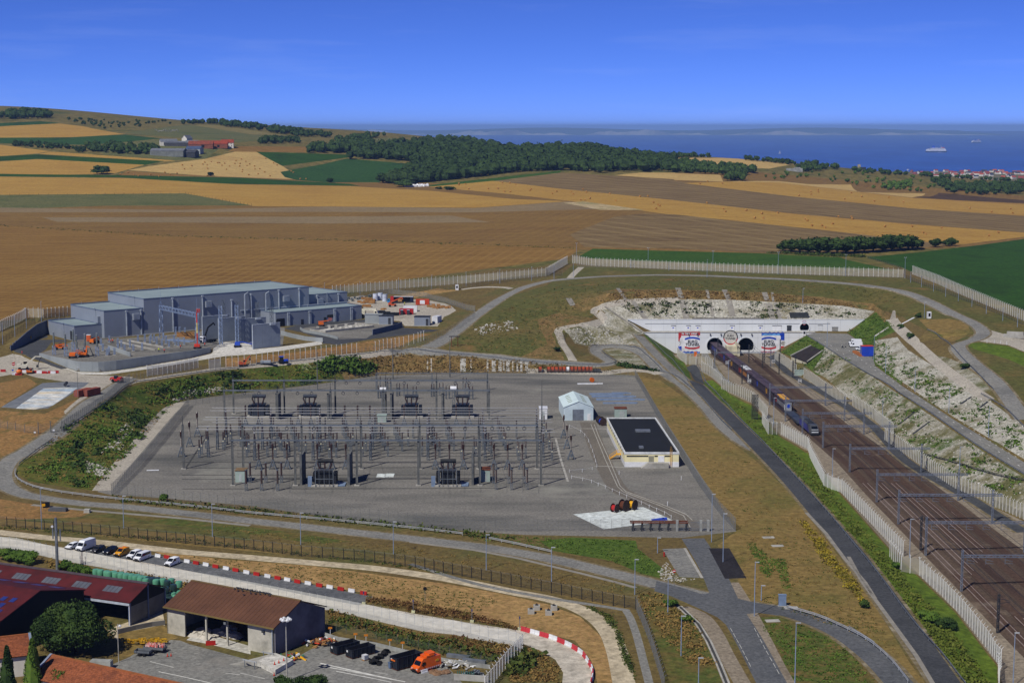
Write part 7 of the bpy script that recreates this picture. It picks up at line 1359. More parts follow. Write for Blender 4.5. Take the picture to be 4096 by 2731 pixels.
def wall_with_holes(name,x0,x1,z0,z1,y,holes,mat,th,left=None,right=None):
 vs=[(x0,z0),(x1,z0),(x1,z1),(x0,z1)];es=[(0,1),(1,2),(2,3),(3,0)]
 if left:vs[0]=(left,z0)
 if right:vs[1]=(right,z0)
 hp=[]
 for cx_,cz,r in holes:
  pts=[(cx_+r*cos(a),cz+r*sin(a))for a in np.linspace(-.62,pi+.62,28)];pts=[(a,max(b,z0+.001))for a,b in pts];i0=len(vs);vs+=pts;es+=[(i0+k,i0+(k+1)%len(pts))for k in range(len(pts))];hp.append(pts)
 r=delaunay_2d_cdt([V(v)for v in vs],es,[],1,1e-5);b=MB();fs=[]
 for f in r[2]:
  c=np.array([[sum(r[0][i].x for i in f)/len(f),sum(r[0][i].y for i in f)/len(f)]])
  if any(inpoly(c,h)[0]for h in hp):continue
  fs.append(tuple(f))
 b.add([(v.x,y,v.y)for v in r[0]],fs)
 return b
xl,xr=wx(2572,YL,7)-PX,wx(3262,YL,7)-PX
ob('lower_wall',wall_with_holes('lower_wall',xl,xr,-.6,10.6,-.05,[T1,T2],pw,1,wx(2690,YL,-3)-PX,wx(3135,YL,-3)-PX).mesh('lower_wall',pw),portal)
ob('ledge',MB().b(xl,xr,-.25,6,10.5,10.62).mesh('ledge',concrete),portal)
ul,ur=wx(2510,YU,13)-PX,wx(3458,YU,13)-PX;T3=(wx(3217,YU,9.3)-PX,12.35,2.35)
ob('upper_wall',wall_with_holes('upper_wall',ul,ur,10.4,16.4,YU-YL-.05-.3,[T3],pw,1,wx(2604,YU,7.5)-PX,wx(3392,YU,7.5)-PX).mesh('upper_wall',pw),portal)
ob('coping',MB().b(ul,ur,YU-YL-.45,YU-YL+.5,16.35,16.6).mesh('coping',white),portal)
dk=M('tunnel_dark',(26,25,24),(18,18,18),.5,.95)
for cx_,cz,r,Yo,L in((T1[0],T1[1],T1[2],-.05,60),(T2[0],T2[1],T2[2],-.05,60),(T3[0],T3[1],T3[2],YU-YL-.35,30)):
 b=MB();n=24
 A_=[(cx_+r*cos(2*pi*k/n),Yo,cz+r*sin(2*pi*k/n))for k in range(n)];B_=[(x,Yo+L,z)for x,y,z in A_];b.add(A_+B_,[(k,k+n,(k+1)%n+n,(k+1)%n)for k in range(n)]+[tuple(range(n,2*n))]);ob('tunnel_bore',b.mesh('tunnel_bore',dk),portal)
 c=MB()
 for k in range(n):
  a0,a1=2*pi*k/n,2*pi*(k+1)/n
  if sin((a0+a1)/2)<-.62:continue
  q=[]
  for a,rr_ in((a0,r),(a1,r),(a1,r+.55),(a0,r+.55)):q.append((cx_+rr_*cos(a),Yo-.25,cz+rr_*sin(a)))
  q2=[(x,Yo+.1,z)for x,y,z in q];c.add(q+q2,[(0,1,2,3),(2,3,7,6),(0,1,5,4)])
 ob('arch_ring',c.mesh('arch_ring',pw),portal)
for z in(2.6,5.3,8.0):ob('panel_joint',MB().b(wx(2600,YL,z)-PX if z<8 else xl,xr-2,-.075,-.05,z-.03,z+.03).mesh('panel_joint',pj),portal)if z>7 else 0
k=0
x=xl+6
while x<xr-2:
 if all(abs(x-t_[0])>t_[2]+.7 for t_ in(T1,T2)):ob('panel_joint',MB().b(x-.03,x+.03,-.075,-.05,max(0,10.5-(x-xl)*.9),10.5).mesh('panel_joint',pj),portal)
 x+=5.2
x=ul+12
while x<ur-10:
 if abs(x-T3[0])>3.2:ob('panel_joint',MB().b(x-.025,x+.025,YU-YL-.38,YU-YL-.35,10.5,16.3).mesh('panel_joint',pj),portal)
 x+=6.4
yu=YU-YL-.36
ob('cable_tray',MB().b(wx(2580,YU,11)-PX,wx(3320,YU,11)-PX,yu-.15,yu-.01,14.3,14.42).mesh('cable_tray',pj),portal)
for xx,w,h,m_,n_ in[(2693,2.2,2.6,white,'door'),(2753,2.2,2.6,white,'door'),(2791,2.3,2.6,white,'door'),(2928,2.3,2.6,white,'door'),(3041,2.2,2.6,white,'door'),(3107,4.6,2.6,white,'gate_door'),(3156,2.3,2.6,dsteel,'door'),(3280,2.4,2.8,pw,'door'),(3339,3,1.8,M('grille_grey',(150,150,146)),'vent_grille')]:
 c=wx(xx,YU,8)-PX;d=ob(n_,MB().b(c-w/2,c+w/2,yu-.12,yu-.02,10.65,10.65+h).mesh(n_,m_),portal);ob('frame',MB().b(c-w/2-.1,c+w/2+.1,yu-.2,yu-.02,10.65+h,10.85+h).mesh('frame',black),d)
 if n_=='door' and m_ is white:ob('notice',MB().b(c-.5,c+.3,yu-.14,yu-.12,12,12.5).mesh('notice',blue),d)
for xx in(2755,2790,2841,2884,2963,3007):c=wx(xx,YL,7)-PX;ob('floodlight',MB().b(c-.25,c+.25,-.7,-.1,9.2,9.9).bar((c,-.1,10),(c,-.4,10.4),.08).mesh('floodlight',dsteel),portal)
SGN=-.12
def plate(poly,mat,y=SGN,name='sign_field'):
 return ob(name,MB().add([(x,y,z)for x,z in poly],[tuple(range(len(poly)))]).mesh(name,mat),portal)
def zz(x,y):
 X_,Y_=zt(ZZ,[(x,y)])[0];d=ray(X_,Y_);t_=YL/d.y;return(d.x*t_-PX,EYE+d.z*t_+3)
sred=M('sign_red',(196,52,56),None,.3,.6);sblue=M('sign_blue',(36,74,190),None,.3,.6);slb=M('sign_light_blue',(110,170,226),None,.3,.6);swhite=M('sign_white',(232,234,238),None,.3,.6)
def pz(pts,mat,y=SGN,name='sign_field'):return plate([zz(*p)for p in pts],mat,y,name)
def wavepoly(x0,x1,y0,y1,n,amp,seed,top=True):
 r=random.Random(seed);a=[]
 for k in range(n+1):a.append((x0+(x1-x0)*k/n,(y0 if top else y1)+amp*sin(k*1.9+seed)+r.uniform(-amp,amp)*.5))
 return a+([(x1,y1),(x0,y1)]if top else[(x1,y0),(x0,y0)])
pz([(448,540),(780,540),(780,186),(448,186)],swhite,-.08,'sign_board')
pz([(445,186),(786,182),(786,238),(490,243),(490,260),(470,290),(462,330),(445,330)],sred,-.1);pz(wavepoly(500,780,492,540,14,8,2),sblue,-.1);pz(wavepoly(520,770,512,538,11,7,4),slb,-.12);pz(wavepoly(443,496,410,495,6,6,3),sblue,-.1)
pz([(485,365)]+[(448+38*cos(a),365+36*sin(a))for a in np.linspace(-1.57,1.57,9)],M('sign_stone',(170,168,160)),-.1)
def ribbonband(cx_,cy_,w,h,curv,mat):
 up=[];dn=[]
 for k in range(13):
  f=k/12*2-1;yy=cy_-curv*(1-f*f)*(-1);up.append((cx_+w/2*f,yy-h/2));dn.append((cx_+w/2*f,yy+h/2))
 return pz(up+dn[::-1],mat,-.13,'sign_ribbon')
ribbonband(663,300,236,28,-24,sblue);ribbonband(661,422,232,28,22,sred)
c=zz(668,338);textobj('EURO',1.95,black,portal,(c[0],-.16,c[1]),.95);c=zz(668,385);textobj('TUNNEL',1.95,black,portal,(c[0],-.16,c[1]),.95)
c=zz(612,212);textobj('le lien vital',1.7,swhite,portal,(c[0],-.16,c[1]),1.05,shear=.2)
pz([(1748,535),(2105,535),(2105,190),(1748,190)],swhite,-.08,'sign_board');pz(wavepoly(1748,2108,192,236,18,10,5,True)[:-2]+[(2108,232),(2060,250),(2000,236),(1900,244),(1800,236),(1748,248)],sblue,-.1);pz(wavepoly(1760,2040,215,240,14,7,6),slb,-.12);pz([(2048,240),(2108,232),(2108,318),(2050,314)],sblue,-.1)
pz([(2110,330)]+[(2108-56*sin(a),365-36*cos(a))for a in np.linspace(0,pi,9)],MATS['sign_stone'],-.1);pz([(2052,408),(2102,408),(2102,470),(2052,470)],sred,-.1);pz([(1738,486),(2020,490),(2010,535),(1736,535)],sred,-.1)
ribbonband(1864,300,230,28,-24,sblue);ribbonband(1862,424,230,28,22,sred)
c=zz(1862,338);textobj('EURO',1.95,black,portal,(c[0],-.16,c[1]),.95);c=zz(1862,385);textobj('TUNNEL',1.95,black,portal,(c[0],-.16,c[1]),.95);c=zz(1850,508);textobj('the vital link',1.7,swhite,portal,(c[0],-.16,c[1]),.95,shear=.2)
def disc(cx_,cz,r,mat,y,name,n=28):return plate([(cx_+r*cos(2*pi*k/n),cz+r*sin(2*pi*k/n))for k in range(n)],mat,y,name)
c=zz(1263,270);disc(c[0],c[1],3.7,black,-.1,'round_sign');plate([(c[0]+3.7*cos(a),c[1]+3.7*sin(a))for a in np.linspace(pi+.15,2*pi-.15,16)],sred,-.11);disc(c[0],c[1],3.2,M('sign_cream',(206,204,196)),-.13,'round_sign')
textobj('EURO',1.4,black,portal,(c[0],-.16,c[1]+.75),.95);textobj('TUNNEL',1.4,black,portal,(c[0],-.16,c[1]-.7),.95)
d=ray(3217,1290);cc=(d.x*(YU-.4)/d.y-PX,EYE+d.z*(YU-.4)/d.y+3);disc(cc[0],cc[1],1.15,sred,yu-.05,'round_sign');disc(cc[0],cc[1]+.05,1.0,swhite,yu-.07,'round_sign');textobj('EURO',.55,blue,portal,(cc[0],yu-.1,cc[1]+.25));textobj('TUNNEL',.55,blue,portal,(cc[0],yu-.1,cc[1]-.3))
ob('entrance_wall',MB().b(T1[0]+5.2,T2[0]-5.2,-8,-.4,0,4.4).mesh('entrance_wall',M('buff_wall',(206,200,176),None,.3,.8)),portal);ob('pier_wedge',MB().side([(T2[0]-5.6,0),(T2[0]-4.6,0),(T2[0]-4.6,5.6),(T2[0]-5.6,6.6)],-12,-.4).mesh('pier_wedge',M('buff_wall',(206,200,176))),portal)
textobj('N',2.2,black,portal,(T2[0]-5.1,-12.06,4.4))
struct(ob('roof_terrace',MB().b(wx(2770,YU,14),wx(3045,YU,14),YU+1,YU+5,13,14.0).mesh('roof_terrace',M('terrace_rail',(96,92,84),None,.4,.9))));t=thing('roof_cabin','dark slatted structure on the chalk above the small tunnel','hut',W(3195,YU+4,14)+V((0,0,-.5)))
ob('frame',MB().b(-4.6,4.6,-2,2,0,.4).b(-4.6,-4.4,-2,2,0,2.8).b(4.4,4.6,-2,2,0,2.8).b(-4.6,4.6,-2,2,2.7,2.9).mesh('frame',dsteel),t)
for k in range(5):ob('slat',MB().b(-4.5,4.5,-1.9,-1.8,.5+k*.45,.75+k*.45).mesh('slat',M('hut_slat',(80,84,84))),t)
def gutter(name,a,b,w,mat=concrete):
 p=gp(*a);q=gp(*b);n=6;B=MB();prev=None
 for k in range(n):
  u=gp(a[0]+(b[0]-a[0])*k/n,a[1]+(b[1]-a[1])*k/n);v=gp(a[0]+(b[0]-a[0])*(k+1)/n,a[1]+(b[1]-a[1])*(k+1)/n)
  B.bar(u+V((0,0,.1)),v+V((0,0,.1)),w,.25)
 struct(ob(name,B.mesh(name,mat)))
gcon=M('gutter_concrete',(142,138,128),(120,116,108),.4,.9)
for a,b_,w in[((262,112),(360,250),4.2),((610,5),(640,85),4.5),((642,98),(678,250),5),((838,22),(852,88),2.4),((862,100),(884,228),2.6),((975,20),(1010,92),4.5),((1010,102),(1040,228),5),((1288,40),(1312,105),4.5),((1322,128),(1352,246),5),((1350,40),(1358,108),2),((1378,122),(1412,248),3),((140,8),(205,98),3)]:gutter('slope_gutter',zt(ZH,[a])[0],zt(ZH,[b_])[0],w*.62,gcon)
for a,b_,w in[((40,150),(330,350),1.4),]:gutter('slope_gutter',zt(ZH,[a])[0],zt(ZH,[b_])[0],w,gcon)
for a,b_ in[((220,1000),(360,890)),((340,1090),(490,980)),((770,820),(860,760)),((920,870),(1010,800))]:gutter('slope_gutter',zt(ZY,[a])[0],zt(ZY,[b_])[0],.8,dsteel)
gutter('drain_channel',(3603,1299),(3657,1271),1,white);gutter('drain_channel',(3555,1310),(3500,1345),1.2,concrete)
gutter('slope_gutter',zt(ZF,[(930,478)])[0],zt(ZF,[(965,535)])[0],3,gcon)
chk=M('chalk_rock',(196,193,184),(150,146,132),.5,.95)
rocks('chalk_rubble','loose chalk rubble on the face above the portal',zt(ZH,[(150,130),(600,100),(1000,105),(1500,130),(1900,150),(2100,195),(2060,248),(260,250),(330,330)]),700,.6,chk,1)
rocks('chalk_rubble','loose chalk rubble on the slope above the access road',zt(ZY,[(210,240),(290,340),(600,540),(950,730),(1335,1020),(1335,1230),(1000,1090),(700,900),(300,620),(0,400),(0,300)]),700,.5,chk,2)
rocks('chalk_rubble','loose chalk rubble between the access road and the right rail fence',zt(ZY,[(-350,380),(0,620),(450,920),(900,1220),(1335,1500),(1335,1700),(900,1560),(500,1380),(240,1120),(0,900),(-350,620)]),500,.45,chk,3)
rocks('chalk_rubble','chalk rubble left of the portal ramp',zt(ZF,[(900,720),(1180,690),(1300,760),(1440,850),(1280,840),(1090,845),(980,825)]),450,.6,chk,4)
rocks('chalk_rubble','pale boulders heaped on the grass slope',zt(ZF,[(150,720),(300,680),(500,650),(530,720),(400,740),(250,770)]),150,.8,chk,5)
rocks('chalk_rubble','white stones beside the pale parking bay',zt(ZS,[(1680,560),(1760,440),(1830,560),(1900,600),(2040,610),(1900,640),(1720,625)]),300,.3,chk,6)
rocks('chalk_rubble','white stones on the scrub bank of the substation',zt(ZJ,[(200,470),(350,380),(650,340),(740,370),(500,420),(260,480)]),420,.5,chk,7);rocks('chalk_rubble','white stones in the gully of the scrub bank',zt(ZI,[(800,570),(1020,650),(960,720),(820,680)]),300,.7,chk,8);rocks('chalk_rubble','white stones on the bank path edge',zt(ZI,[(1200,200),(1300,200),(1150,470),(950,500)]),160,.6,chk,9)
cover('slope_scrub','green scrub on the chalk face above the portal',zt(ZH,[(150,130),(600,100),(1000,105),(1500,130),(2000,170),(2060,248),(260,250),(330,330)]),220,1.6,leaf_scrub,31,9,.7,8);cover('slope_scrub','orange dry growth on the slope above the berm',zt(ZH,[(0,110),(130,20),(600,22),(1280,42),(1700,78),(2250,190),(2100,160),(1500,110),(600,84),(100,120)]),700,1.0,leafmat('ochre_growth',(102,82,46),(124,100,58),(94,88,46)),32,7,.6)
cover('slope_scrub','scrub on the chalk slope beside the access road',zt(ZY,[(0,300),(600,560),(1335,1050),(1335,1300),(700,920),(0,450)]),420,1.2,leaf_mid,33,9,.6,7);cover('slope_scrub','scrub on the chalk between access road and tracks',zt(ZY,[(-400,300),(0,600),(900,1210),(1335,1490),(1335,1700),(500,1390),(-400,600)]),420,1.1,leaf_mid,34,9,.6,7)
cover('bank_grass_tufts','long grass on the green bank right of the portal',zt(ZG,[(965,752),(1190,590),(1340,700),(1200,800),(1290,860),(1390,1150),(1180,1000),(1080,830)]),500,1.0,leaf_mid,35,7,.6);cover('bank_grass_tufts','long grass on the bank beside the sunken shelter',zt(ZG,[(440,900),(640,770),(720,820),(880,930),(790,1090),(640,1010),(560,960)]),320,1.0,leaf_mid,36,7,.6)
q=[gp(*p)for p in zt(ZM,[(1225,320),(1500,120),(1640,190),(1430,360)])];z1=q[1].z
t=thing('sunken_shelter','dark-roofed shelter sunk into the bank beside the tracks','shelter',q[0]);a,b_,c,d=[p-q[0]for p in q];a=V((a.x,a.y,2.6));d=V((d.x,d.y,2.6));b_.z=max(b_.z,4.2)+.4;c.z=max(c.z,4.2)+.4
ob('roof',MB().add([a,d,c,b_,a-V((0,0,.4)),d-V((0,0,.4)),c-V((0,0,.4)),b_-V((0,0,.4))],[(0,1,2,3),(0,1,5,4),(1,2,6,5),(3,0,4,7)]).mesh('roof',M('shelter_roof',(48,42,40),(38,34,33),.3,.9)),t);ob('front_wall',MB().add([a-V((0,0,.4)),d-V((0,0,.4)),V((d.x,d.y,-2.5)),V((a.x,a.y,-2.5))],[(0,1,2,3)]).mesh('front_wall',M('buff_wall',(206,200,176))),t);ob('side_wall',MB().bar(d+V((.3,0,.15)),c+V((.3,0,.15)),.5,.5).mesh('side_wall',concrete),t);ob('side_wall',MB().bar(a+V((-.3,0,.15)),b_+V((-.3,0,.15)),.5,.5).mesh('side_wall',concrete),t)
# ---------------- railway ----------------
railm=M('rail_steel',(176,160,148),(150,134,122),.5,.5,.3);slm=M('sleeper_concrete',(110,96,86),(92,80,70),.5,.95)
tn=['left running track carrying the shuttle train','right running track from the second tunnel','second track from the left in the yard throat','middle track of the yard throat','rightmost track of the yard throat']
for k in range(5):
 ys=[y for y in np.arange(300,860 if k<2 else(680 if k in(2,4)else 600),8)];t=thing('railway_track',tn[k],'railway track',(trx(k,300),300,-2.95));o_=V(t.location)
 for s in(-.75,.75):
  b=MB()
  for y0,y1 in zip(ys,ys[1:]):b.bar(V((trx(k,y0)+s,y0,-2.62))-o_,V((trx(k,y1)+s,y1,-2.62))-o_,.15,.2)
  ob('rail',b.mesh('rail',railm),t)
 b=MB()
 for y in np.arange(300,ys[-1],.62):b.box(V((trx(k,y),y,-2.82))-o_,(2.5,.28,.18))
 so_=ob('sleepers',b.mesh('sleepers',slm),t);so_['kind']='stuff'
def ocl(x1,y1,x2,label,ht,over=0):
 a=P(x1,y1,-2.9);L=(W(x2,a.y,-2.9)).x-a.x;t=thing('catenary_gantry',label,'catenary gantry',a);ms=M('mast_steel',(120,128,142),(96,104,118),.5,.5,.2)
 for x in(0,L):ob('mast',MB().lattice((x,0,0),(x,0,ht+1.6),.4,.075,.7).mesh('mast',ms),t)
 ob('beam',MB().lattice((-.3,0,ht),(L+.3+over,0,ht),.55,.07,.8).mesh('beam',ms),t)
 for k in range(5):
  tx=trx(k,a.y)-a.x
  if 0<tx<L and not(k>1 and a.y>600):ob('cantilever',MB().bar((tx-1.6,0,ht-.3),(tx-1.6,0,ht-2.0),.1).bar((tx-1.6,0,ht-.9),(tx+.2,0,ht-1.3),.07).bar((tx-1.6,0,ht-1.8),(tx+.3,0,ht-1.9),.07).mesh('cantilever',ms),t)
gl=[(2858,1472,3082,'catenary gantry nearest the tunnel mouths',7.4),(3078,1628,3301,'second catenary gantry from the tunnels, over the wagons',8.2),(3141,1690,3377,'third catenary gantry from the tunnels, behind the locomotive',8.6),(3209,1744,3455,'fourth catenary gantry from the tunnels, over the locomotive',8.6),(3291,1800,3555,'fifth catenary gantry from the tunnels',8.6),(3398,1896,3684,'sixth catenary gantry from the tunnels',8.6),(3506,2008,3832,'seventh catenary gantry from the tunnels',8.6),(3593,2096,3968,'eighth catenary gantry from the tunnels',8.6),(3702,2221,4096,'ninth catenary gantry from the tunnels, with paired masts',9),(3845,2366,4230,'nearest catenary gantry at the lower right',9)]
for g_ in gl:ocl(*g_,over=2.5)
for x,y,l,h in[(3990,2530,'single catenary mast at the bottom right',9),(3682,2200,'thin mast beside the paired gantry mast',9.5),(3057,1450,'dark mast right of the second tunnel',9),(3116,1495,'dark mast beside the service road',9.5),(3120,1430,'twin mast by the right portal sign',9),(2995,1452,'slim mast before the second tunnel',9),(3050,1470,'slim mast between the running tracks',7),(2871,1430,'dark lattice mast before the first tunnel',10),(3171,1510,'slim mast left of the lineside transformer',8),(3181,1494,'dark mast beside the sunken shelter',9),(2968,1535,'slim mast between wagons and fence',9)]:
 t=thing('catenary_mast',l,'catenary mast',gp(x,y));ob('mast',MB().lattice((0,0,0),(0,0,h),.4,.09,.7).mesh('mast',dsteel),t);ob('cantilever',MB().bar((0,0,h-1),(2.6,0,h-1.6),.08).bar((0,0,h-2.2),(2.6,0,h-1.8),.08).mesh('cantilever',dsteel),t)
w=MB()
for k in range(2):
 for z in(2.9,4.2):
  ys=list(np.arange(310,812,14))
  for y0,y1 in zip(ys,ys[1:]):w.bar((trx(k,y0),y0,z),(trx(k,y1),y1,z),.07)
for k in(2,3,4):
 ys=list(np.arange(310,590,14))
 for y0,y1 in zip(ys,ys[1:]):w.bar((trx(k,y0),y0,3),(trx(k,y1),y1,3),.07)
tag(ob('contact_wires',w.mesh('contact_wires',dsteel)),'thin overhead contact wires above the railway tracks','wires')
wag=M('wagon_dark',(64,56,66),(50,44,54),.5,.6);wroof=M('wagon_roof',(84,72,82),(66,56,66),.3,.6);lg=M('loco_grey',(74,78,84),None,.3,.5);lb=M('loco_blue',(40,46,130),None,.3,.5);pale_g=M('loco_white',(206,212,220),None,.3,.5)
def along(y):
 x=trx(0,y);return V((x,y,-2.52)),atan2(trx(0,y+5)-trx(0,y-5),10)
def carr(y0,L):
 a=V((trx(0,y0),y0,-2.52));b=V((trx(0,y0+L),y0+L,-2.52));return(a+b)/2,atan2(b.y-a.y,b.x-a.x)-pi/2
def bogies(t,L):
 for s in(-1,1):
  b=ob('bogie',MB().b(-1.1,1.1,s*L*.34-1.5,s*L*.34+1.5,.25,.8).mesh('bogie',black),t);q=MB()
  for k in(-1,1):q.cyl((-.85,s*L*.34+k*1,.45),(.85,s*L*.34+k*1,.45),.45,n=10)
  ob('wheelset',q.mesh('wheelset',dsteel),b)
y=587.0
p,r=carr(y,22);t=thing('locomotive','grey and blue electric locomotive leading the shuttle train','locomotive',p,r);h=11
ob('body',MB().add([(-1.5,-h+.4,.9),(1.5,-h+.4,.9),(1.5,h,.9),(-1.5,h,.9),(-1.5,-h+.2,2.2),(1.5,-h+.2,2.2),(-1.3,-h+2.4,3.9),(1.3,-h+2.4,3.9),(1.3,h,3.9),(-1.3,h,3.9)],[(0,1,5,4),(4,5,7,6),(1,2,8,7,5),(3,0,4,6,9),(2,3,9,8),(6,7,8,9)]).mesh('body',lg),t)
for s in(-1,1):ob('side_stripe',MB().add([(s*1.52,-h+4,1),(s*1.52,h-1,1),(s*1.4,h-1,3.2),(s*1.4,-h+6,3.2)],[(0,1,2,3)]).mesh('side_stripe',lb),t)
ob('nose_panel',MB().add([(-1.25,-h+.17,1.5),(1.25,-h+.17,1.5),(1.2,-h+.6,2.6),(-1.2,-h+.6,2.6)],[(0,1,2,3)]).mesh('nose_panel',pale_g),t);ob('windscreen',MB().add([(-1.15,-h+.72,2.62),(1.15,-h+.72,2.62),(1.1,-h+2,3.6),(-1.1,-h+2,3.6)],[(0,1,2,3)]).mesh('windscreen',glass),t)
ob('skirt',MB().b(-1.4,1.4,-h+.2,-h+1,.2,.95).mesh('skirt',black),t);pan=MB()
for y_ in(-3,0,3):pan.b(-.9,.9,y_-.8,y_+.8,3.9,4.15)
pan.bar((-.8,2,4.1),(0,4.2,5),.08).bar((.8,2,4.1),(0,4.2,5),.08).bar((0,4.2,5),(0,2.4,6.3),.08).bar((-.9,2.4,6.3),(.9,2.4,6.3),.1);ob('pantograph',pan.mesh('pantograph',dsteel),t);bogies(t,20);y+=22.6
p,r=carr(y,25);t=thing('flat_wagon','empty flat loading wagon behind the locomotive','wagon',p,r);ob('deck',MB().b(-1.9,1.9,-12.4,12.4,.75,1.2).mesh('deck',M('deck_blue',(62,70,88),None,.3,.6)),t);ob('side_rail',MB().b(-1.95,-1.8,-12.4,12.4,1.2,1.5).b(1.8,1.95,-12.4,12.4,1.2,1.5).mesh('side_rail',dsteel),t);bogies(t,22);y+=25.6
lor=[(M('trailer_silver',(150,154,160)),yellow),(wag,wroof),(wag,wroof),(wag,wroof),(M('load_amber',(222,146,30)),white),(dsteel,white),(M('load_plum',(92,52,74)),M('load_plum2',(108,70,96))),(M('load_magenta',(122,34,56)),M('load_magenta2',(120,44,66))),(sblue,white),(red,trim),(M('load_teal',(60,80,90)),white)]
for i in range(9):
 p,r=carr(y,19.4);t=thing('carrier_wagon',f'{nth(i)} lattice carrier wagon of the shuttle behind the flat wagon','wagon',p,r,'carrier wagons of the shuttle');ob('deck',MB().b(-1.9,1.9,-9.6,9.6,.5,1.0).mesh('deck',wag),t)
 for s in(-1,1):
  b=MB();b.bar((s*1.85,-9.6,4.9),(s*1.85,9.6,4.9),.22).bar((s*1.85,-9.6,2.2),(s*1.85,9.6,2.2),.16)
  for k in range(9):b.bar((s*1.85,-9.5+k*2.37,1),(s*1.85,-9.5+k*2.37,4.9),.2)
  ob('side_frame',b.mesh('side_frame',wag),t)
 for k in((0,1,3,4)if i in(0,3,4,6)else(0,1,2,3,4)):ob('roof_panel',MB().b(-1.95,1.95,-9.6+k*3.86,-6.2+k*3.86,4.95,5.08).mesh('roof_panel',wroof),t)
 bogies(t,17)
 bm,tm=lor[i%len(lor)];q=thing('loaded_lorry',f'lorry trailer carried on the {nth(i)} carrier wagon','lorry',p+V((0,0,.0)),r,'lorries on the shuttle');ob('trailer',MB().b(-1.25,1.25,-5.5,7.5,1.9,4.7).mesh('trailer',bm),q);ob('trailer_roof',MB().b(-1.28,1.28,-5.5,7.5,4.7,4.82 if i not in(0,3,4,6)else 5.15).mesh('trailer_roof',tm),q);ob('cab',MB().b(-1.2,1.2,-8.6,-6.2,1.2,4.2).mesh('cab',[whitecar,red,yellow,sblue][i%4]),q);ob('wheelset',MB().b(-1.1,1.1,3,6.5,1.02,1.8).b(-1.1,1.1,-8.2,-7.2,1.02,1.9).mesh('wheelset',tyre),q)
 if i==0:
  ob('rear_panel',MB().b(-1.3,1.3,-9.3,-9.15,1.1,4.4).mesh('rear_panel',M('trailer_silver',(150,154,160))),q);
  for dz in(0,.6):ob('emblem',MB().add([(-.7,-9.35,2.6+dz),(.1,-9.35,2.2+dz),(.8,-9.35,2.9+dz),(0,-9.35,3.3+dz)],[(0,1,2,3)]).mesh('emblem',blue),q)
 y+=20.0
def lineside(label,x,y,w,d,h,m_,name='equipment_cabinet',cat='cabinet'):
 t=thing(name,label,cat,gp(x,y));ob('body',MB().b(-w/2,w/2,-d/2,d/2,.1,h).mesh('body',m_),t);ob('lid',MB().b(-w/2-.08,w/2+.08,-d/2-.08,d/2+.08,h,h+.12).mesh('lid',m_),t);ob('plinth',MB().b(-w/2-.2,w/2+.2,-d/2-.2,d/2+.2,-.3,.1).mesh('plinth',concrete),t);return t
t=lineside('grey-green lineside transformer by the service road',*zt(ZM,[(1332,508)])[0],4,2.4,2.3,cabg,'lineside_transformer','transformer')
for x in(-1.2,0,1.2):ob('bushing',ins(MB(),x,0,2.4,3.5,.14).mesh('bushing',greyins),t)
lineside('orange cabinet at the foot of the left portal sign',*zt(ZZ,[(712,572)])[0],1.3,1.2,2.3,orange);lineside('grey cabinet beside the crossroads bend',*zt(ZT,[(1217,855)])[0],1.7,.9,2.6,M('cabinet_blue',(122,142,168)))
t=thing('signal_cluster','cluster of tall dark switch posts outside the left rail fence','switch posts',gp(*zt(ZM,[(735,1095)])[0]))
for dx in(-.9,0,.9):ob('post',MB().lattice((dx,0,0),(dx,0,9.6),.5,.1,.8).mesh('post',dsteel),t);ob('insulator',ins(MB(),dx+.3,-.2,3,5,.18).mesh('insulator',brownins),t)
def boardsign(txt,label,x,y,z):
 t=thing('track_sign',label,'sign',gp(x,y));ob('post',MB().cyl((0,0,0),(0,0,z),.07).mesh('post',steel),t);b=ob('plate',MB().b(-.75,.75,-.12,-.06,z-.1,z+1.4).mesh('plate',white),t);ob('face',MB().b(-.6,.6,-.14,-.12,z+.05,z+1.25).mesh('face',black),b);textobj(txt,.9,white,b,(0,-.16,z+.65))
boardsign('68','square track sign reading 68 left of the wagons',*zt(ZM,[(365,430)])[0],2.6);boardsign('67','square track sign reading 67 on the right by the service road',*zt(ZM,[(985,400)])[0],2.2);boardsign('408','lower square track sign left of the wagons',*zt(ZM,[(662,650)])[0],1.6);boardsign('408','lower square track sign on the right by the service road',*zt(ZM,[(1338,650)])[0],1.6)
def vp(x,y,z=None):return gp(*zt(ZG,[(x,y)])[0])
place(V_van,'parked_van','white high-roof van, rear one of two by the green bank','van',vp(1022,840),0.03,None,1.0);place(V_van,'parked_van','white high-roof van with side window, front one of two by the green bank','van',vp(1028,860),.03);place(V_car,'parked_car','small white hatchback near the blue container','car',vp(1062,884),.05)
t=container('bright blue container with an orange roof by the chalk slope',vp(1120,935)+V((0,1.5,0)),.05,5.2,blue,w=3.2,h=4.6);ob('roof',MB().b(-2.7,2.7,-1.7,1.7,4.6,4.75).mesh('roof',ored),t)
for i in range(7):tag(ob('plastic_barrier',MB().b(-1,1,-.2,.2,0,1).b(-1,1,-.35,.35,0,.25).mesh('plastic_barrier',M('faded_orange',(190,120,70),None,.5,.7)),None,vp(1020+i*9,905+i*5),.2),f'{nth(i)} faded orange barrier stacked beside the blue container','barrier','stacked orange barriers')
tag(ob('warning_triangle',MB().add([(-.7,0,0),(.7,0,0),(0,.2,1.2)],[(0,1,2)]).add([(.9,.2,0),(2,.2,0),(1.4,.4,1)],[(0,1,2)]).mesh('warning_triangle',dsteel),None,vp(925,868)),'folded triangular warning signs on the tarmac before the vans','warning sign')
t=thing('guard_booth','small white booth at the left of the small tunnel','booth',gp(*zt(ZG,[(622,772)])[0]));ob('body',MB().b(-.8,.8,-.8,.8,0,2.6).mesh('body',white),t);ob('window',MB().b(-.5,.5,-.85,-.8,1,2.2).mesh('window',glass),t)
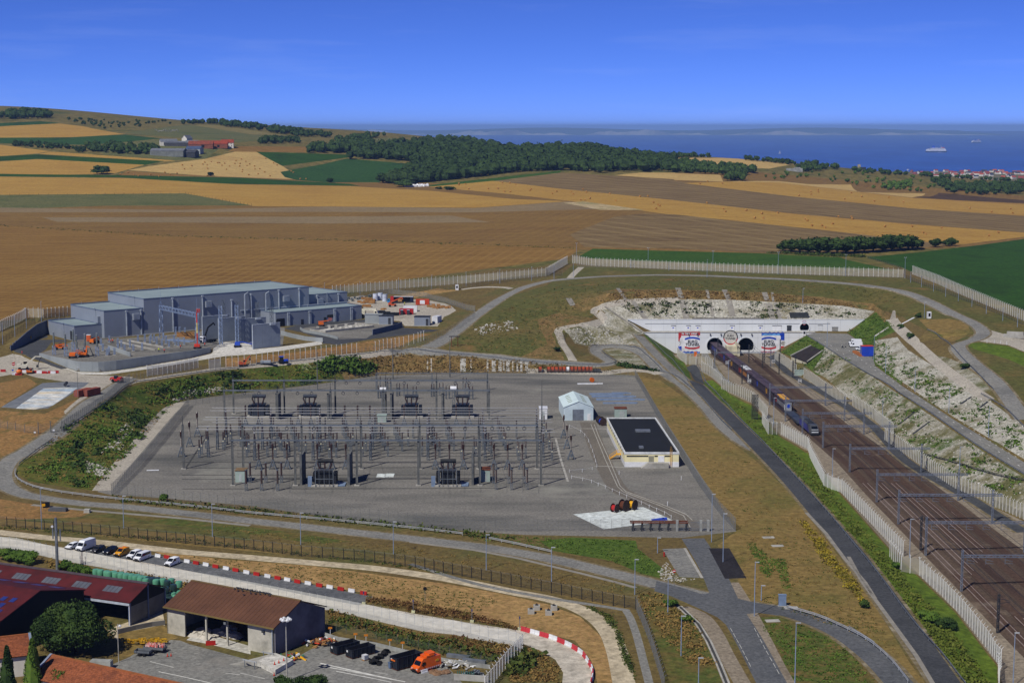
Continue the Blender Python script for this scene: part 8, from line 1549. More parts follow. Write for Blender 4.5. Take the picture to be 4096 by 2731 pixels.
tag(ob('block_stack',MB().b(-4.5,4.5,-1.5,1.5,0,1.4).b(-3,4,-1.2,1.2,1.4,2.6).mesh('block_stack',concrete),None,gp(*zt(ZY,[(1245,225)])[0]),-.4),'stack of pale concrete blocks at the far right apron','concrete blocks')
for i,(x,y)in enumerate(zt(ZY,[(1003,272),(1069,274),(1125,278),(1180,290)])):place(cp,'marker_post',f'{nth(i)} white marker post from the left along the pale apron','post',gp(x,y),0,'marker posts on the apron',1.3)
pm=M('road_paint',(214,214,206),None,.6,.7)
b_=[]
def dash(pts,n,w,frac=.45,name='lane_marking'):
 q=resample([(p.x,p.y)for p in(gp(*s)for s in pts)],2.0);tot=len(q);step=max(2,tot//n)
 for i in range(0,tot-2,step):
  a=V((*q[i],gz_at(*q[i])+.035));c=V((*q[min(tot-1,i+1)],gz_at(*q[min(tot-1,i+1)])+.035));struct(ob(name,MB().bar(a,a+(c-a)*(frac*2),w,.012).mesh(name,pm)))
dash(zt(ZY,[(-300,290),(0,515),(200,640),(400,770),(700,980),(1100,1240),(1335,1400)]),26,.28);dash(zt(ZY,[(0,490),(400,740),(1050,1165),(1335,1335)]),26,.24,.3);dash(zt(ZG,[(740,790),(1000,960)]),5,.25,.7)
dash(zt(ZT,[(740,1060),(840,1240),(950,1460)]),6,.09,.7);dash(zt(ZT,[(960,1060),(1070,1270),(1200,1500)]),6,.09,.7)
line('drain_channel',ZS,[(1880,860),(2050,1020),(2150,1180),(2250,1400),(2330,1600)],1.4,concrete,.03,.1);line('drain_floor',ZS,[(1885,865),(2053,1025),(2150,1185),(2248,1400),(2328,1600)],.55,trc,.09,.08)
line('roadside_kerb',ZS,[(-600,270),(0,345),(400,420),(900,540),(1300,640),(1480,690)],1.2,M('gutter_concrete',(142,138,128)),.03,.1);line('roadside_kerb',ZI,[(300,985),(860,1040),(1700,1110),(2352,1180)],1.6,MATS['gutter_concrete'],.03,.1)
line('kerb_strip',ZS,[(1932,328),(2090,600)],.7,concrete,.04,.12);line('verge_edge',ZT,[(1440,0),(1620,190),(1790,420),(1980,640),(2072,790)],1.0,MATS['gutter_concrete'],.03,.1);line('verge_edge',ZN,[(150,800),(230,950),(400,1180),(560,1400),(660,1568)],1.0,MATS['gutter_concrete'],.03,.1)
# ---------------- foreground: farm, car park, yard ----------------
maroon=M('maroon_sheet',(84,27,29),(64,22,24),.25,.75);blackclad=M('black_cladding',(30,26,26),(22,20,20),.3,.8);brownroof=M('brown_sheet',(98,66,48),(78,52,38),.12,.9);otile=G('clay_tiles',[(132,76,50),(146,86,56),(112,66,47)],.25,2.2,(88,54,42),.6,.12);stain=M('stained_render',(196,192,178),(140,138,128),.22,.95);blockw=M('grey_blockwork',(116,116,114),(96,96,95),.3,.9)
def S(x,y):return gp(x,y)
def roofbox(name,label,cat,EL,ER,FR,ze,rh,over=.4):
 a=P(*EL,ze);b=P(*ER,ze);c=P(*FR,ze);u=(b-a);L=u.length;u.normalize();v=V((-u.y,u.x,0));D=(c-b).dot(v);o=a;return o,u,v,L,D,atan2(u.y,u.x)
zb=6.2;o,u,v,L,D,rz=roofbox('s','','',(663,2426),(1097,2512),(1304,2429),zb,3.4)
t=thing('salt_store','brown-roofed open-fronted store with stained white walls','barn',V((o.x,o.y,0)),rz);rh=3.6;zr=zb+rh;y0=.5
def slab(pts,mat,name,par,th=.22):
 p=[V(q)for q in pts];n=(p[1]-p[0]).cross(p[2]-p[0]).normalized()*th
 if n.z<0:n=-n
 k=len(p);return ob(name,MB().add([q+n for q in p]+p,[tuple(range(k)),tuple(range(2*k-1,k-1,-1))]+[(i,i+k,(i+1)%k+k,(i+1)%k)for i in range(k)]).mesh(name,mat),par)
ro=slab([(-.3,-.4,zb),(L+.3,-.4,zb),(L+.3,D/2,zr),(-.3,D/2,zr)],brownroof,'roof',t);slab([(-.3,D/2,zr),(L+.3,D/2,zr),(L+.3,D+.4,zb),(-.3,D+.4,zb)],brownroof,'roof',t)
ob('ridge_cap',MB().bar((-.3,D/2,zr+.26),(L+.3,D/2,zr+.26),.6,.14).mesh('ridge_cap',M('ridge_moss',(120,96,62),(96,80,54),.5,.9)),ro);ob('gutter',MB().bar((-.3,-.5,zb+.05),(L+.3,-.5,zb+.05),.3,.3).mesh('gutter',M('mossy_fascia',(122,104,60),(96,84,50),.4,.9)),ro)
ro2=MB()
for k in range(1,26):ro2.bar((L*k/26,-.4,zb+.24),(L*k/26,D/2,zr+.24),.07,.05)
ob('roof_seam',ro2.mesh('roof_seam',M('seam_brown',(82,54,40))),ro)
ob('front_wall',MB().b(0,L*.17,.3,.6,-.5,zb-.1).mesh('front_wall',stain),t);ob('front_wall',MB().b(L*.755,L*.98,.3,.6,-.5,zb-.1).mesh('front_wall',stain),t)
ob('gable_wall',MB().add([(L,.3,-.5),(L,D,-.5),(L,D,zb),(L,D/2,zr),(L,.3,zb),(L-.3,.3,-.5),(L-.3,D,-.5),(L-.3,D,zb),(L-.3,D/2,zr),(L-.3,.3,zb)],[(0,1,2,3,4),(9,8,7,6,5),(0,4,9,5)]).mesh('gable_wall',M('shaded_patchy_render',(120,118,124),(62,60,66),.1,.95)),t);ob('gable_wall',MB().add([(0,.3,-.5),(0,D,-.5),(0,D,zb),(0,D/2,zr),(0,.3,zb),(.3,.3,-.5),(.3,D,-.5),(.3,D,zb),(.3,D/2,zr),(.3,.3,zb)],[(4,3,2,1,0),(5,6,7,8,9),(0,5,9,4)]).mesh('gable_wall',stain),t);ob('back_wall',MB().b(0,L,D-.3,D,-.5,zb).mesh('back_wall',stain),t)  # right gable's shade put into a darker, bluish render colour; tone also patchy
for f in(.37,.565):ob('column',MB().b(L*f-.18,L*f+.18,.25,.6,-.2,zb-.1).mesh('column',stain),t)
ob('downpipe',MB().cyl((L*.975,.15,0),(L*.975,.15,zb),.1).mesh('downpipe',trim),t);ob('floodlight',MB().b(L*.56-.3,L*.56+.3,-.3,.2,5,5.5).mesh('floodlight',steel),t);ob('floodlight',MB().b(L*.9-.3,L*.9+.3,-.2,.3,4.8,5.2).mesh('floodlight',dsteel),t)
def loc(t,x,y,z):return t.matrix_basis@V((x,y,z))
h=MB();
for k in range(12):h.blob((RND.uniform(-4,4),RND.uniform(-2.5,2.5),.1),RND.uniform(1.2,2.2),9,k,.55)
bpy.context.view_layer.update()
tag(ob('salt_heap',h.mesh('salt_heap',M('road_salt',(196,190,178),(176,170,158),.4,.95)),None,loc(t,L*.38,6.5,0),rz),'heap of pale salt inside the brown-roofed store','heap');tag(ob('sand_heap',h.mesh('sand_heap',M('road_salt',(196,190,178))),None,loc(t,L*.24,3,-.3),rz),'smaller pale heap spilling at the left of the store','heap')
bird=Proto([('pigeon',MB().blob((0,0,.18),.16,6,3,.8).box((.18,0,.32),(.12,.1,.12)).box((-.25,0,.16),(.22,.1,.05)),M('pigeon_grey',(60,62,70),(40,42,48),1,.8))])
for i in range(42):
 f=.42+i*.008+RND.uniform(-.003,.003);d=abs(RND.gauss(0,.35));place(bird,'pigeon',f'{nth(i)} pigeon from the left near the ridge of the brown store roof','bird',loc(t,L*f,D/2-d*2.6 if i%5==0 else D/2-d*.4,zr+.34-(d*2.6*rh/(D/2)if i%5==0 else d*.4*rh/(D/2))),RND.uniform(0,6),'pigeons on the store roof',1.1)
zb2=5.4;o,u,v,L2,D2,rz2=roofbox('b','','',(-330,2290),(520,2410),(645,2348),zb2,3)
rh=2.5;t=thing('cattle_barn','long maroon-roofed barn with rows of grey rooflights','barn',V((o.x,o.y,0)),rz2);zr=zb2+rh
ro=slab([(0,-.5,zb2),(L2+.3,-.5,zb2),(L2+.3,D2/2,zr),(0,D2/2,zr)],maroon,'roof',t);slab([(0,D2/2,zr),(L2+.3,D2/2,zr),(L2+.3,D2+.4,zb2),(0,D2+.4,zb2)],maroon,'roof',t)
ob('ridge_cap',MB().bar((0,D2/2,zr+.3),(L2+.3,D2/2,zr+.3),.9,.25).mesh('ridge_cap',M('ridge_grey',(88,76,82))),ro);rl=M('rooflight_grey',(96,100,108),(80,84,92),.4,.3)
for k in range(9):
 x=L2-4.6-k*8.6
 for j in range(4):slab([(x-4.6+j*1.1,D2*.16,zb2+rh*.32+.34),(x-3.6+j*1.1,D2*.16,zb2+rh*.32+.34),(x-3.6+j*1.1,D2*.32,zb2+rh*.64+.34),(x-4.6+j*1.1,D2*.32,zb2+rh*.64+.34)],rl,'rooflight',ro,.04)
ob('gable_wall',MB().add([(L2,0,-.5),(L2,D2,-.5),(L2,D2,zb2),(L2,D2/2,zr),(L2,0,zb2)],[(0,1,2,3,4)]).mesh('gable_wall',blockw),t);ob('gable_board',MB().add([(L2+.06,0.3,zb2-.9),(L2+.06,D2-.3,zb2-.9),(L2+.06,D2-.3,zb2),(L2+.06,D2/2,zr),(L2+.06,.3,zb2)],[(0,1,2,3,4)]).mesh('gable_board',blackclad),t);ob('back_wall',MB().b(0,L2,D2-.2,D2,-.5,zb2).mesh('back_wall',blockw),t)
fb=M('frame_blue',(96,116,160),None,.5,.5)
ob('fascia',MB().b(L2*.55,L2+.2,-.6,-.35,zb2-.55,zb2-.05).mesh('fascia',M('fascia_pale',(176,186,200))),t);
for x in(L2-.1,):ob('column',MB().b(x-.2,x+.2,-.3,.1,-.2,zb2).mesh('column',fb),t)
for y_ in(D2*.5,D2-.1):ob('column',MB().b(L2+.02,L2+.2,y_-.15,y_+.15,-.2,zb2+(rh if y_<D2*.6 else 0)).mesh('column',fb),t)
ob('downpipe',MB().cyl((L2+.1,-.45,0),(L2+.1,-.45,zb2-.3),.09).mesh('downpipe',white),t)
bk=thing('machinery_barn','big black-clad barn with maroon roof and blue panels at the left edge','barn',V((o.x,o.y,0)),rz2)
a=P(350,2362,7.4);b_=P(118,2345,11.2);c=P(-90,2500,7.4)
Mi=bk.matrix_basis.inverted();a2,b2,c2=Mi@a,Mi@b_,Mi@c
xg=a2.x-.6;yr=(a2.y+c2.y)/2;y1=a2.y;yb_=c2.y
bk_ro=slab([(-30,yb_,7.4),(xg,yb_,7.4),(xg,yr,11.2),(-30,yr,11.2)],maroon,'roof',bk);slab([(-30,yr,11.2),(xg,yr,11.2),(xg,y1,7.4),(-30,y1,7.4)],maroon,'roof',bk)
ob('gable_wall',MB().add([(xg-.4,yb_,-.5),(xg-.4,y1,-.5),(xg-.4,y1,7.4),(xg-.4,yr,11.1),(xg-.4,yb_,7.4)],[(0,1,2,3,4)]).mesh('gable_wall',blackclad),bk);ob('concrete_base',MB().b(xg-.5,xg-.25,yb_,yb_+(y1-yb_)*.45,-.5,2.4).mesh('concrete_base',blockw),bk);ob('long_wall',MB().b(-30,xg-.5,y1-.3,y1,-.5,7.3).mesh('long_wall',blackclad),bk)
pb=M('blue_panel',(44,56,120),(34,44,100),.4,.3)
for k in range(3):
 for j in range(3):
  x=xg-2.6-k*2.6-(j%2)*1.2;f0=.30+j*.16;slab([(x-1.3,yb_+(yr-yb_)*f0,7.4+3.8*f0+.25),(x,yb_+(yr-yb_)*f0,7.4+3.8*f0+.25),(x,yb_+(yr-yb_)*(f0+.11),7.4+3.8*(f0+.11)+.25),(x-1.3,yb_+(yr-yb_)*(f0+.11),7.4+3.8*(f0+.11)+.25)],pb,'roof_panel',bk_ro,.05)
for k in range(5):x=xg-3-k*5;slab([(x-3,y1-(y1-yr)*.35,7.4+3.8*.35+.25),(x,y1-(y1-yr)*.35,7.4+3.8*.35+.25),(x,y1-(y1-yr)*.2,7.4+3.8*.2+.25),(x-3,y1-(y1-yr)*.2,7.4+3.8*.2+.25)],pb,'roof_panel',bk_ro,.05)
def tiled(label,R0,R1,zr_,ze_,drop,verge,nm):
 a=P(*R0,zr_);b=P(*R1,zr_);u=(b-a);L=u.length;t=thing('farm_cottage',label,'house',V((a.x,a.y,0)),atan2(u.y,u.x));D=drop
 r1=slab([(0,0,zr_),(L,0,zr_),(L,-D,ze_),(0,-D,ze_)],otile,'roof',t);slab([(0,0,zr_),(L,0,zr_),(L,D,ze_),(0,D,ze_)],otile,'roof',t)
 ob('ridge_tile',MB().bar((0,0,zr_+.25),(L,0,zr_+.25),.45,.25).mesh('ridge_tile',M('ridge_clay',(160,92,52),(130,84,48),.6,.9)),r1)
 rows=MB();n=int(hypot(D,zr_-ze_)/.42)
 for k in range(1,n):f=k/n;rows.bar((0,-D*f,zr_+(ze_-zr_)*f+.235),(L,-D*f,zr_+(ze_-zr_)*f+.235),.12,.05)
 tr_=ob('tile_course',rows.mesh('tile_course',otile),r1);tr_['kind']='stuff'
 ob('wall',MB().b(.3,L-.3,-D+.4,D-.4,-.5,ze_-.05).mesh('wall',render_w),t);g=MB()
 for x in(.32,L-.32):g.add([(x,-D+.4,ze_-.1),(x,D-.4,ze_-.1),(x,0,zr_-.1)],[(0,1,2)])
 ob('gable_wall',g.mesh('gable_wall',render_w),t);vm=MB()
 for x in verge(L):vm.bar((x,0,zr_+.35),(x,-D,ze_+.35),.5,.35).bar((x,0,zr_+.35),(x,D,ze_+.35),.5,.35)
 ob('verge_flashing',vm.mesh('verge_flashing',M('zinc',(150,162,182),None,.5,.4,.3)),t)
 ob('window',MB().b(L*.45,L*.45+1.4,-D+.3,-D+.42,1.2,2.6).mesh('window',glass),t);return t
tiled('orange-tiled house with zinc verge at the bottom left corner',(-120,2565),(118,2538),7.2,4.4,5,lambda L:[L],'a')
tiled('long orange-tiled house along the bottom edge',(205,2622),(760,2745),6.4,3.4,5.5,lambda L:[0],'b')
gb=M('bale_green',(96,158,128),(80,138,112),.6,.25);db=M('bale_dark',(44,66,64),(36,54,54),.6,.25)
wb_=Proto([('wrap',MB().lathe([(.45,.0),(.68,.08),(.74,.35),(.74,1.05),(.66,1.3),(.4,1.38)],12),gb)],True)
BL=[(886,600),(930,605),(985,615),(1008,622),(1050,618),(1068,632),(1118,628),(1116,640),(1165,640),(1163,652),(1212,645),(1214,658),(1265,650),(1250,662),(1300,662),(1295,676),(1335,668),(1370,676),(1345,690),(1395,690),(1412,680),(1440,698),(1452,680),(1502,690)]
n=0
for x,y in zt(ZO,BL):
 for l_ in(0,1):n+=1;place(wb_,'silage_bale',f'{nth((n-1)//2)} {"upper" if l_ else "lower"} green wrapped bale from the left behind the maroon barn','bale',gp(x,y+14)+V((0,0,1.6*l_)),0,'green wrapped bales behind the maroon barn',1.15,mats={'wrap':db if n in(36,40,42,46)else gb})
for i,(x,y,z,d)in enumerate([(1540,800,0,1),(1590,790,0,0),(1530,800,1.55,1),(1600,775,1.55,1),(1640,770,0,0),(1650,745,1.55,0),(1545,740,1.55,1),(1510,760,0,0),(1580,720,1.55,0),(1560,830,0,1),(1615,815,0,0)]):
 p=gp(*zt(ZO,[(x,y)])[0]);place(wb_,'silage_bale',f'{nth(i)} wrapped bale of the stack at the barn end, {"dark" if d else "green"} film','bale',p+V((0,0,z)),0,'wrapped bales stacked at the barn end',1.15,mats={'wrap':db if d else gb})
big=treeproto(13.5,7.0,10500,.5,101,leaf_dark,.45,lobes=13,low=True,inner=.7);place(big,'broadleaf_tree','big dark broadleaf tree right of the black barn','tree',gp(700/2.302,2050+1290/2.302)+V((0,0,-.5)),0,None,1.0)
place(treeproto(10.5,5.0,6000,.46,102,leaf_dark,.35,lobes=10,low=True,inner=.7),'broadleaf_tree','lower dark tree leaning left of the big one by the barn','tree',gp(215,2612),1)
place(treeproto(10.5,1.9,1500,.42,103,leaf_dark,.2,con=True),'conifer','dark conical conifer at the left edge','tree',gp(35,2790));place(treeproto(11.5,2.2,1700,.42,104,leaf_mid,.2,con=True),'conifer','taller conical conifer between the tiled houses','tree',gp(136,2780))
place(treeproto(5.6,3.5,3600,.34,105,leaf_mid,.25,lobes=9,low=True,inner=.72),'broadleaf_tree','round green tree before the long tiled roof','tree',gp(268,2770));place(treeproto(5.2,4.2,3600,.36,106,leaf_dark,.25,lobes=10,low=True,inner=.72),'broadleaf_tree','rounded green treetop at the bottom edge of the farm yard','tree',gp(1235,2795));place(treeproto(3.4,2.0,800,.36,107,leaf_dark,.2,lobes=7,low=True),'broadleaf_tree','small bush beside the rounded treetop at the bottom','tree',gp(1130,2760))
def bush(label,x,y,rx,h,seed,mat=leaf_mid,n=260,ls=.5):place(treeproto(h,rx,n,ls,seed,mat,.12,low=True,lobes=6),'bush',label,'bush',gp(x,y))
for i,(x,y,rx,h)in enumerate(zt(ZO,[(60,430,3,3.5),(130,440,2.8,3.4),(200,455,3,3.6),(270,470,3,3.4),(600,520,2.4,2.4),(700,560,2.6,2.4),(790,570,2.4,2.2)])):bush(f'{nth(i)} green bush from the left behind the maroon roof ridge',x,y,rx,h,200+i,n=420)
bush('round bush standing alone at the near substation fence',*zt(ZI,[(1545,950)])[0],1.4,2.6,210)
bush('dark bush on the verge of the parched field',*zt(ZN,[(245,1110)])[0],1.3,2,211,leaf_dark);bush('dark bush beside the white booth on the right plateau',*zt(ZG,[(1520,630)])[0],2,2.6,212,leaf_dark);bush('dark bush at the head of the chalk path',*zt(ZG,[(1385,712)])[0],2,2.4,213,leaf_dark);bush('dark bush right of the upper chalk path',*zt(ZG,[(1460,790)])[0],2.2,2.6,214,leaf_dark);bush('dark bush on the chalk below the upper right road',*zt(ZG,[(1890,1030)])[0],2.4,2.6,215,leaf_dark);bush('dark bush at the foot of the white hairpin island',*zt(ZF,[(840,890)])[0],2,2.2,216,leaf_dark)
bush('bush by the curved drain near the crossroads',*zt(ZS,[(1810,860)])[0],1.8,1.8,217);bush('second bush by the curved drain',*zt(ZS,[(1950,1000)])[0],1.7,1.7,218)
bush('dense bush clump on the green verge by the white rail fence',*zt(ZN,[(640,1190)])[0],3,2.6,219,leaf_mid,500);bush('second bush clump on the green verge by the white rail fence',*zt(ZN,[(740,1230)])[0],3,2.4,220,leaf_dark,500);bush('bush on the green verge near the fence corner',*zt(ZN,[(450,870)])[0],2.2,1.8,221)
SB=[(100,1840),(250,1710),(430,1600),(600,1532),(850,1494),(1100,1468),(1380,1440),(1360,1515),(1238,1535),(898,1574),(700,1606),(560,1762),(385,1955),(110,1915)]
cover('bank_scrub','dense green scrub on the left embankment of the substation',SB,1300,1.3,leaf_mid,61,9,.5,10);cover('bank_scrub','dark bushes along the embankment foot and brow',SB,320,1.6,leaf_dark,62,11,.7,14);cover('bank_scrub','dry undergrowth on the left embankment',SB,900,.8,leaf_dry,63,7,.5)
cover('bank_scrub','dry brush on the rough bank behind the substation',[(1400,1440),(1600,1416),(1900,1428),(2259,1460),(2520,1490),(2300,1488),(1500,1498)],700,1.2,MATS['ochre_growth'],64,7,.6)
cover('bank_scrub','green bushes on the rough bank',zt(ZE,[(850,880),(1000,810),(1250,830),(1450,930),(1300,980),(900,950)]),320,2.0,leaf_mid,65,10,.8)
cover('hedge','low dark hedge above the yard path',zt(ZF,[(1310,980),(1500,1015),(1640,1045),(1600,1050),(1420,1025),(1310,1005)]),160,1.4,leaf_dark,66,9,.8)
cover('roadside_weeds','weeds below the near substation fence',[(450,1990),(1000,2035),(1500,2085),(1850,2125),(2050,2150),(2050,2165),(1500,2105),(1000,2055),(450,2005)],420,1.0,leaf_scrub,67,8,.9)
cover('roadside_weeds','green and yellow weeds on the bank by the lower road',zt(ZS,[(0,190),(600,230),(1450,260),(1500,330),(1700,520),(1600,580),(1200,430),(600,320),(0,250)]),420,.6,leaf_mid,68,7,.6)
cover('fence_weeds','brown dock weeds along the limestone road',zt(ZR,[(640,440),(1100,500),(1500,580),(1900,680),(2050,740),(2000,745),(1600,660),(1060,580),(650,490)]),480,.7,leaf_red,69,8,1.1);cover('fence_weeds','tall dry weeds inside the white mesh fence',zt(ZR,[(270,560),(700,690),(1150,790),(1600,870),(1990,900),(1900,1000),(1500,930),(800,790),(270,640)]),900,.65,leaf_dry,70,8,1);cover('fence_weeds','dark weed clumps at the fence corner',zt(ZR,[(1400,800),(1950,890),(1930,990),(1700,950),(1400,850)]),200,.7,leaf_red,71,8,1.1);cover('fence_weeds','green weeds among the dry grass of the yard bank',zt(ZR,[(270,580),(1000,780),(1900,960),(1800,1060),(1100,920),(270,700)]),260,1.1,leaf_scrub,72,8,1)
cover('fence_weeds','weeds behind the long barn',zt(ZO,[(340,420),(860,560),(1300,570),(1560,640),(1850,680),(1700,740),(1500,640),(1000,580),(500,500)]),420,1.0,leaf_dry,73,8,1);cover('fence_weeds','dry weeds on the spoil island inside the road bend',zt(ZS,[(440,1240),(600,1290),(760,1400),(790,1560),(300,1560),(380,1380)]),420,.7,leaf_dry,74,8,.8);cover('fence_weeds','dark green weeds on the spoil island',zt(ZS,[(400,1300),(560,1320),(500,1480),(280,1500)]),110,1.5,leaf_scrub,75,9,.9)
cover('verge_weeds','yellow flowering weeds along the dark road',zt(ZT,[(1340,0),(1560,220),(1700,420),(1900,650),(1990,860),(1850,720),(1600,450),(1420,150)]),420,.8,leaf_yel,76,7,.8);cover('verge_weeds','tall grass of the rail-side verge',[(2850,1560),(3010,1650),(3124,1780),(3231,1850),(3362,2010),(3559,2240),(3800,2520),(3950,2731),(3860,2731),(3560,2320),(3300,2020),(3000,1710)],1500,.9,leafmat('verge_grass',(70,82,28),(90,100,36),(116,120,54)),77,7,.6);cover('verge_weeds','weeds in the brown corner between fence and crossroads',zt(ZS,[(1500,720),(1700,760),(1900,930),(2050,1100),(2200,1400),(2000,1400),(1700,1100),(1540,900)]),420,.8,leaf_dry,78,7,.7);cover('verge_weeds','green grass tufts of the lower right verge',zt(ZT,[(1000,1000),(1400,1040),(1800,1250),(2072,1560),(1330,1560),(1150,1200)]),500,.6,leaf_mid,79,7,.5)
cover('verge_weeds','grass along the perimeter fence foot',[(0,2100),(800,2160),(1500,2242),(1800,2290),(1800,2300),(1500,2255),(800,2175),(0,2115)],380,.6,leaf_scrub,80,7,.8);cover('verge_weeds','sparse green seedlings on the bare field',[(700,2220),(1300,2275),(1700,2330),(2000,2400),(1900,2450),(1500,2370),(1000,2275)],700,.45,leaf_scrub,81,5,.5);cover('verge_weeds','green weeds right of the gravel track bend',zt(ZS,[(1000,850),(1250,950),(1350,1150),(1440,1400),(1480,1560),(1400,1400),(1290,1080),(1150,930)]),260,.7,leaf_scrub,82,7,.7)
PF=[(2600,1560),(2760,1640),(2900,1760),(3100,1950),(3280,2160),(3480,2430),(3600,2620),(3380,2520),(3000,2390),(2960,2250),(2960,2110),(2780,1830)]
cover('field_tufts','straw-coloured tufts over the parched field',PF,1100,.5,leaf_dry,90,5,.4);cover('field_tufts','scattered green weeds over the parched field',PF,420,.5,leaf_scrub,91,6,.4,9)
cover('field_tufts','green weed strips in the parched field behind the crossroads',zt(ZT,[(890,270),(960,270),(1100,420),(1250,430),(1290,700),(1220,690),(1180,520),(1090,600),(1040,560)]),520,.55,leaf_mid,92,7,.35)
cover('plateau_tufts','dry and green tufts over the plateau grass above the portal',[(2000,1240),(2250,1140),(2700,1115),(3300,1130),(3600,1180),(3560,1215),(3300,1175),(2700,1150),(2430,1165),(2330,1215),(2330,1300),(2230,1380),(2260,1435),(1900,1410),(1820,1350)],1300,.8,leaf_scrub,93,5,.35);cover('plateau_tufts','brown tussocks over the plateau grass',[(2000,1240),(2250,1140),(2700,1115),(3300,1130),(3600,1180),(3300,1175),(2430,1165),(2330,1300),(2230,1380),(1900,1410)],700,.8,leaf_dry,94,5,.4)
cover('roadside_tufts','tufts along the grass strip of the lower road',[(900,2105),(1600,2180),(2200,2270),(2500,2340),(2480,2410),(1900,2290),(1300,2200),(700,2130)],700,.5,leaf_dry,95,5,.5)
cover('field_margin','rough grass margin across the big stubble field',zt(ZW,[(0,516),(400,541),(900,553),(1330,569),(1330,572),(900,557),(400,545),(0,520)]),420,1.0,leaf_scrub,96,6,.6)
def O(x,y):return gp(*zt(ZO,[(x,y)])[0])
graycar=M('car_grey',(52,50,50),None,.3,.3);navycar=M('car_navy',(20,24,36),None,.3,.25);yelcar=M('car_yellow',(226,158,24),None,.3,.3)
RZ_=1.15
place(V_car,'parked_car','small white hatchback at the left end of the parked row','car',O(668,326),RZ_,None,1.0);place(V_van,'parked_van','tall white high-roof van second in the parked row','van',O(790,335),RZ_);place(V_car,'parked_car','grey-brown estate car between the tall van and the navy one','car',O(905,358),RZ_,None,(1,1.02,1.06),{'body':graycar});place(V_car,'parked_car','dark navy off-road car in the parked row','car',O(1018,372),RZ_,None,(1.02,1.05,1.15),{'body':navycar})
t=place(V_small,'parked_van','yellow utility van with roof beacons in the parked row','van',O(1122,390),RZ_,None,1.02,{'body':yelcar});ob('roof_beacon',MB().b(-.3,-.05,-.6,.6,1.82,2.0).b(1.2,1.5,-.6,.6,1.8,1.95).mesh('roof_beacon',orange),t)
place(V_small,'parked_van','white small van left of the minibus','van',O(1235,412),RZ_);place(V_bus,'parked_minibus','white minibus with dark side windows in the parked row','minibus',O(1310,430),RZ_);place(V_small,'parked_van','white small van parked apart at the right of the row','van',O(1585,480),RZ_)
jb=Proto([('barrier',MB().side([(-.95,0),(.95,0),(.95,.85),(-.95,.85)],-.12,.12).side([(-.95,0),(.95,0),(.95,.3),(-.95,.3)],-.24,.24).b(-.6,-.3,-.26,.26,0,.12),red)])
JB=zt(ZO,[(1455,408),(1537,418)])+zt(ZQ,[(388,128),(482,145),(585,162),(686,182),(796,202),(896,220),(1010,243),(1115,262),(1230,283),(1335,303),(1437,320),(1542,340),(1653,358),(1770,380),(1880,398),(1995,418),(2108,437),(2233,462)])
for i,(x,y)in enumerate(JB):place(jb,'road_barrier',f'{"white" if i%2==0 else "red"} plastic barrier, {nth(i)} from the parked cars along the car park edge','barrier',gp(x,y),-.55,'alternating barriers along the car park',.98,{'barrier':white if i%2==0 else red})
c=road_line(zt(ZS,[(425,1082),(560,1120),(700,1160),(800,1200),(900,1248),(990,1310),(1040,1380),(1075,1440),(1085,1500),(1070,1570),(1050,1640)]),10);q=resample([(p.x,p.y)for p in c],1.35)
cz=Proto([('barrier',MB().side([(-.66,0),(.66,0),(.66,1.0),(-.66,1.0)],-.1,.1).side([(-.66,0),(.66,0),(.66,.3),(-.66,.3)],-.25,.25),red)]);pink=M('faded_red',(196,60,70),(180,54,62),.4,.6)
for i,(a,b_)in enumerate(zip(q,q[1:])):m_=((a[0]+b_[0])/2,(a[1]+b_[1])/2);place(cz,'road_barrier',f'{"red" if (i//2)%2==0 else "white"} linked barrier, {nth(i)} along the limestone bend','barrier',V((*m_,gz_at(*m_))),atan2(b_[1]-a[1],b_[0]-a[0]),'linked barriers along the limestone bend',1,{'barrier':pink if(i//2)%2==0 else white})
for i,(x,y,l)in enumerate([(568,890,'concrete block with a grey cap, rear one of four'),(727,893,'concrete block with a grey cap, right one of four'),(516,925,'concrete block with a grey cap, left one of four'),(677,937,'concrete block with a grey cap, front one of four')]):
 t=thing('foundation_block',l,'concrete block',gp(*zt(ZS,[(x,y)])[0]));ob('block',MB().b(-.75,.75,-.75,.75,-.1,1.05).mesh('block',concrete),t);ob('cap',MB().b(-.35,.35,-.35,.35,1.05,1.2).cyl((0,0,1.2),(0,0,1.5),.12).mesh('cap',dsteel),t)
for i,(z,x,y)in enumerate([(ZR,600,505),(ZR,1065,585),(ZR,1618,675),(ZR,2067,745)]):
 t=thing('beacon_post',f'{nth(i)} blue-topped beacon post from the left along the limestone road','post',gp(*zt(z,[(x,y)])[0]),0,'beacon posts along the limestone road');ob('base',MB().b(-.4,.4,-.4,.4,0,.45).mesh('base',M('post_base',(200,200,160))),t);ob('pole',MB().cyl((0,0,.4),(0,0,2.6),.07).mesh('pole',steel),t);ob('head',MB().b(-.14,.14,-.14,.14,2.5,3).mesh('head',M('beacon_blue',(50,60,110))),t)
sign('round dark speed sign on the bare field','x' and zt(ZR,[(1177,485)])[0][0],zt(ZR,[(1177,485)])[0][1],3.2,black,r=.45)
p=gp(1148,2722);t=thing('lamp_standard','tall lamp standard with six white globes in the farm yard','lamp post',p);ob('pole',MB().cyl((0,0,0),(0,0,12.4),.16,.1,8).mesh('pole',M('pole_concrete',(170,168,160),None,.6,.8)),t)
for k in range(6):a=k*pi/3;ob('globe',MB().blob((.85*cos(a),.85*sin(a),12.7),.38,12,0,.85).mesh('globe',white,True),t);ob('arm',MB().bar((0,0,12.3),(.85*cos(a),.85*sin(a),12.4),.06).mesh('arm',steel),t)
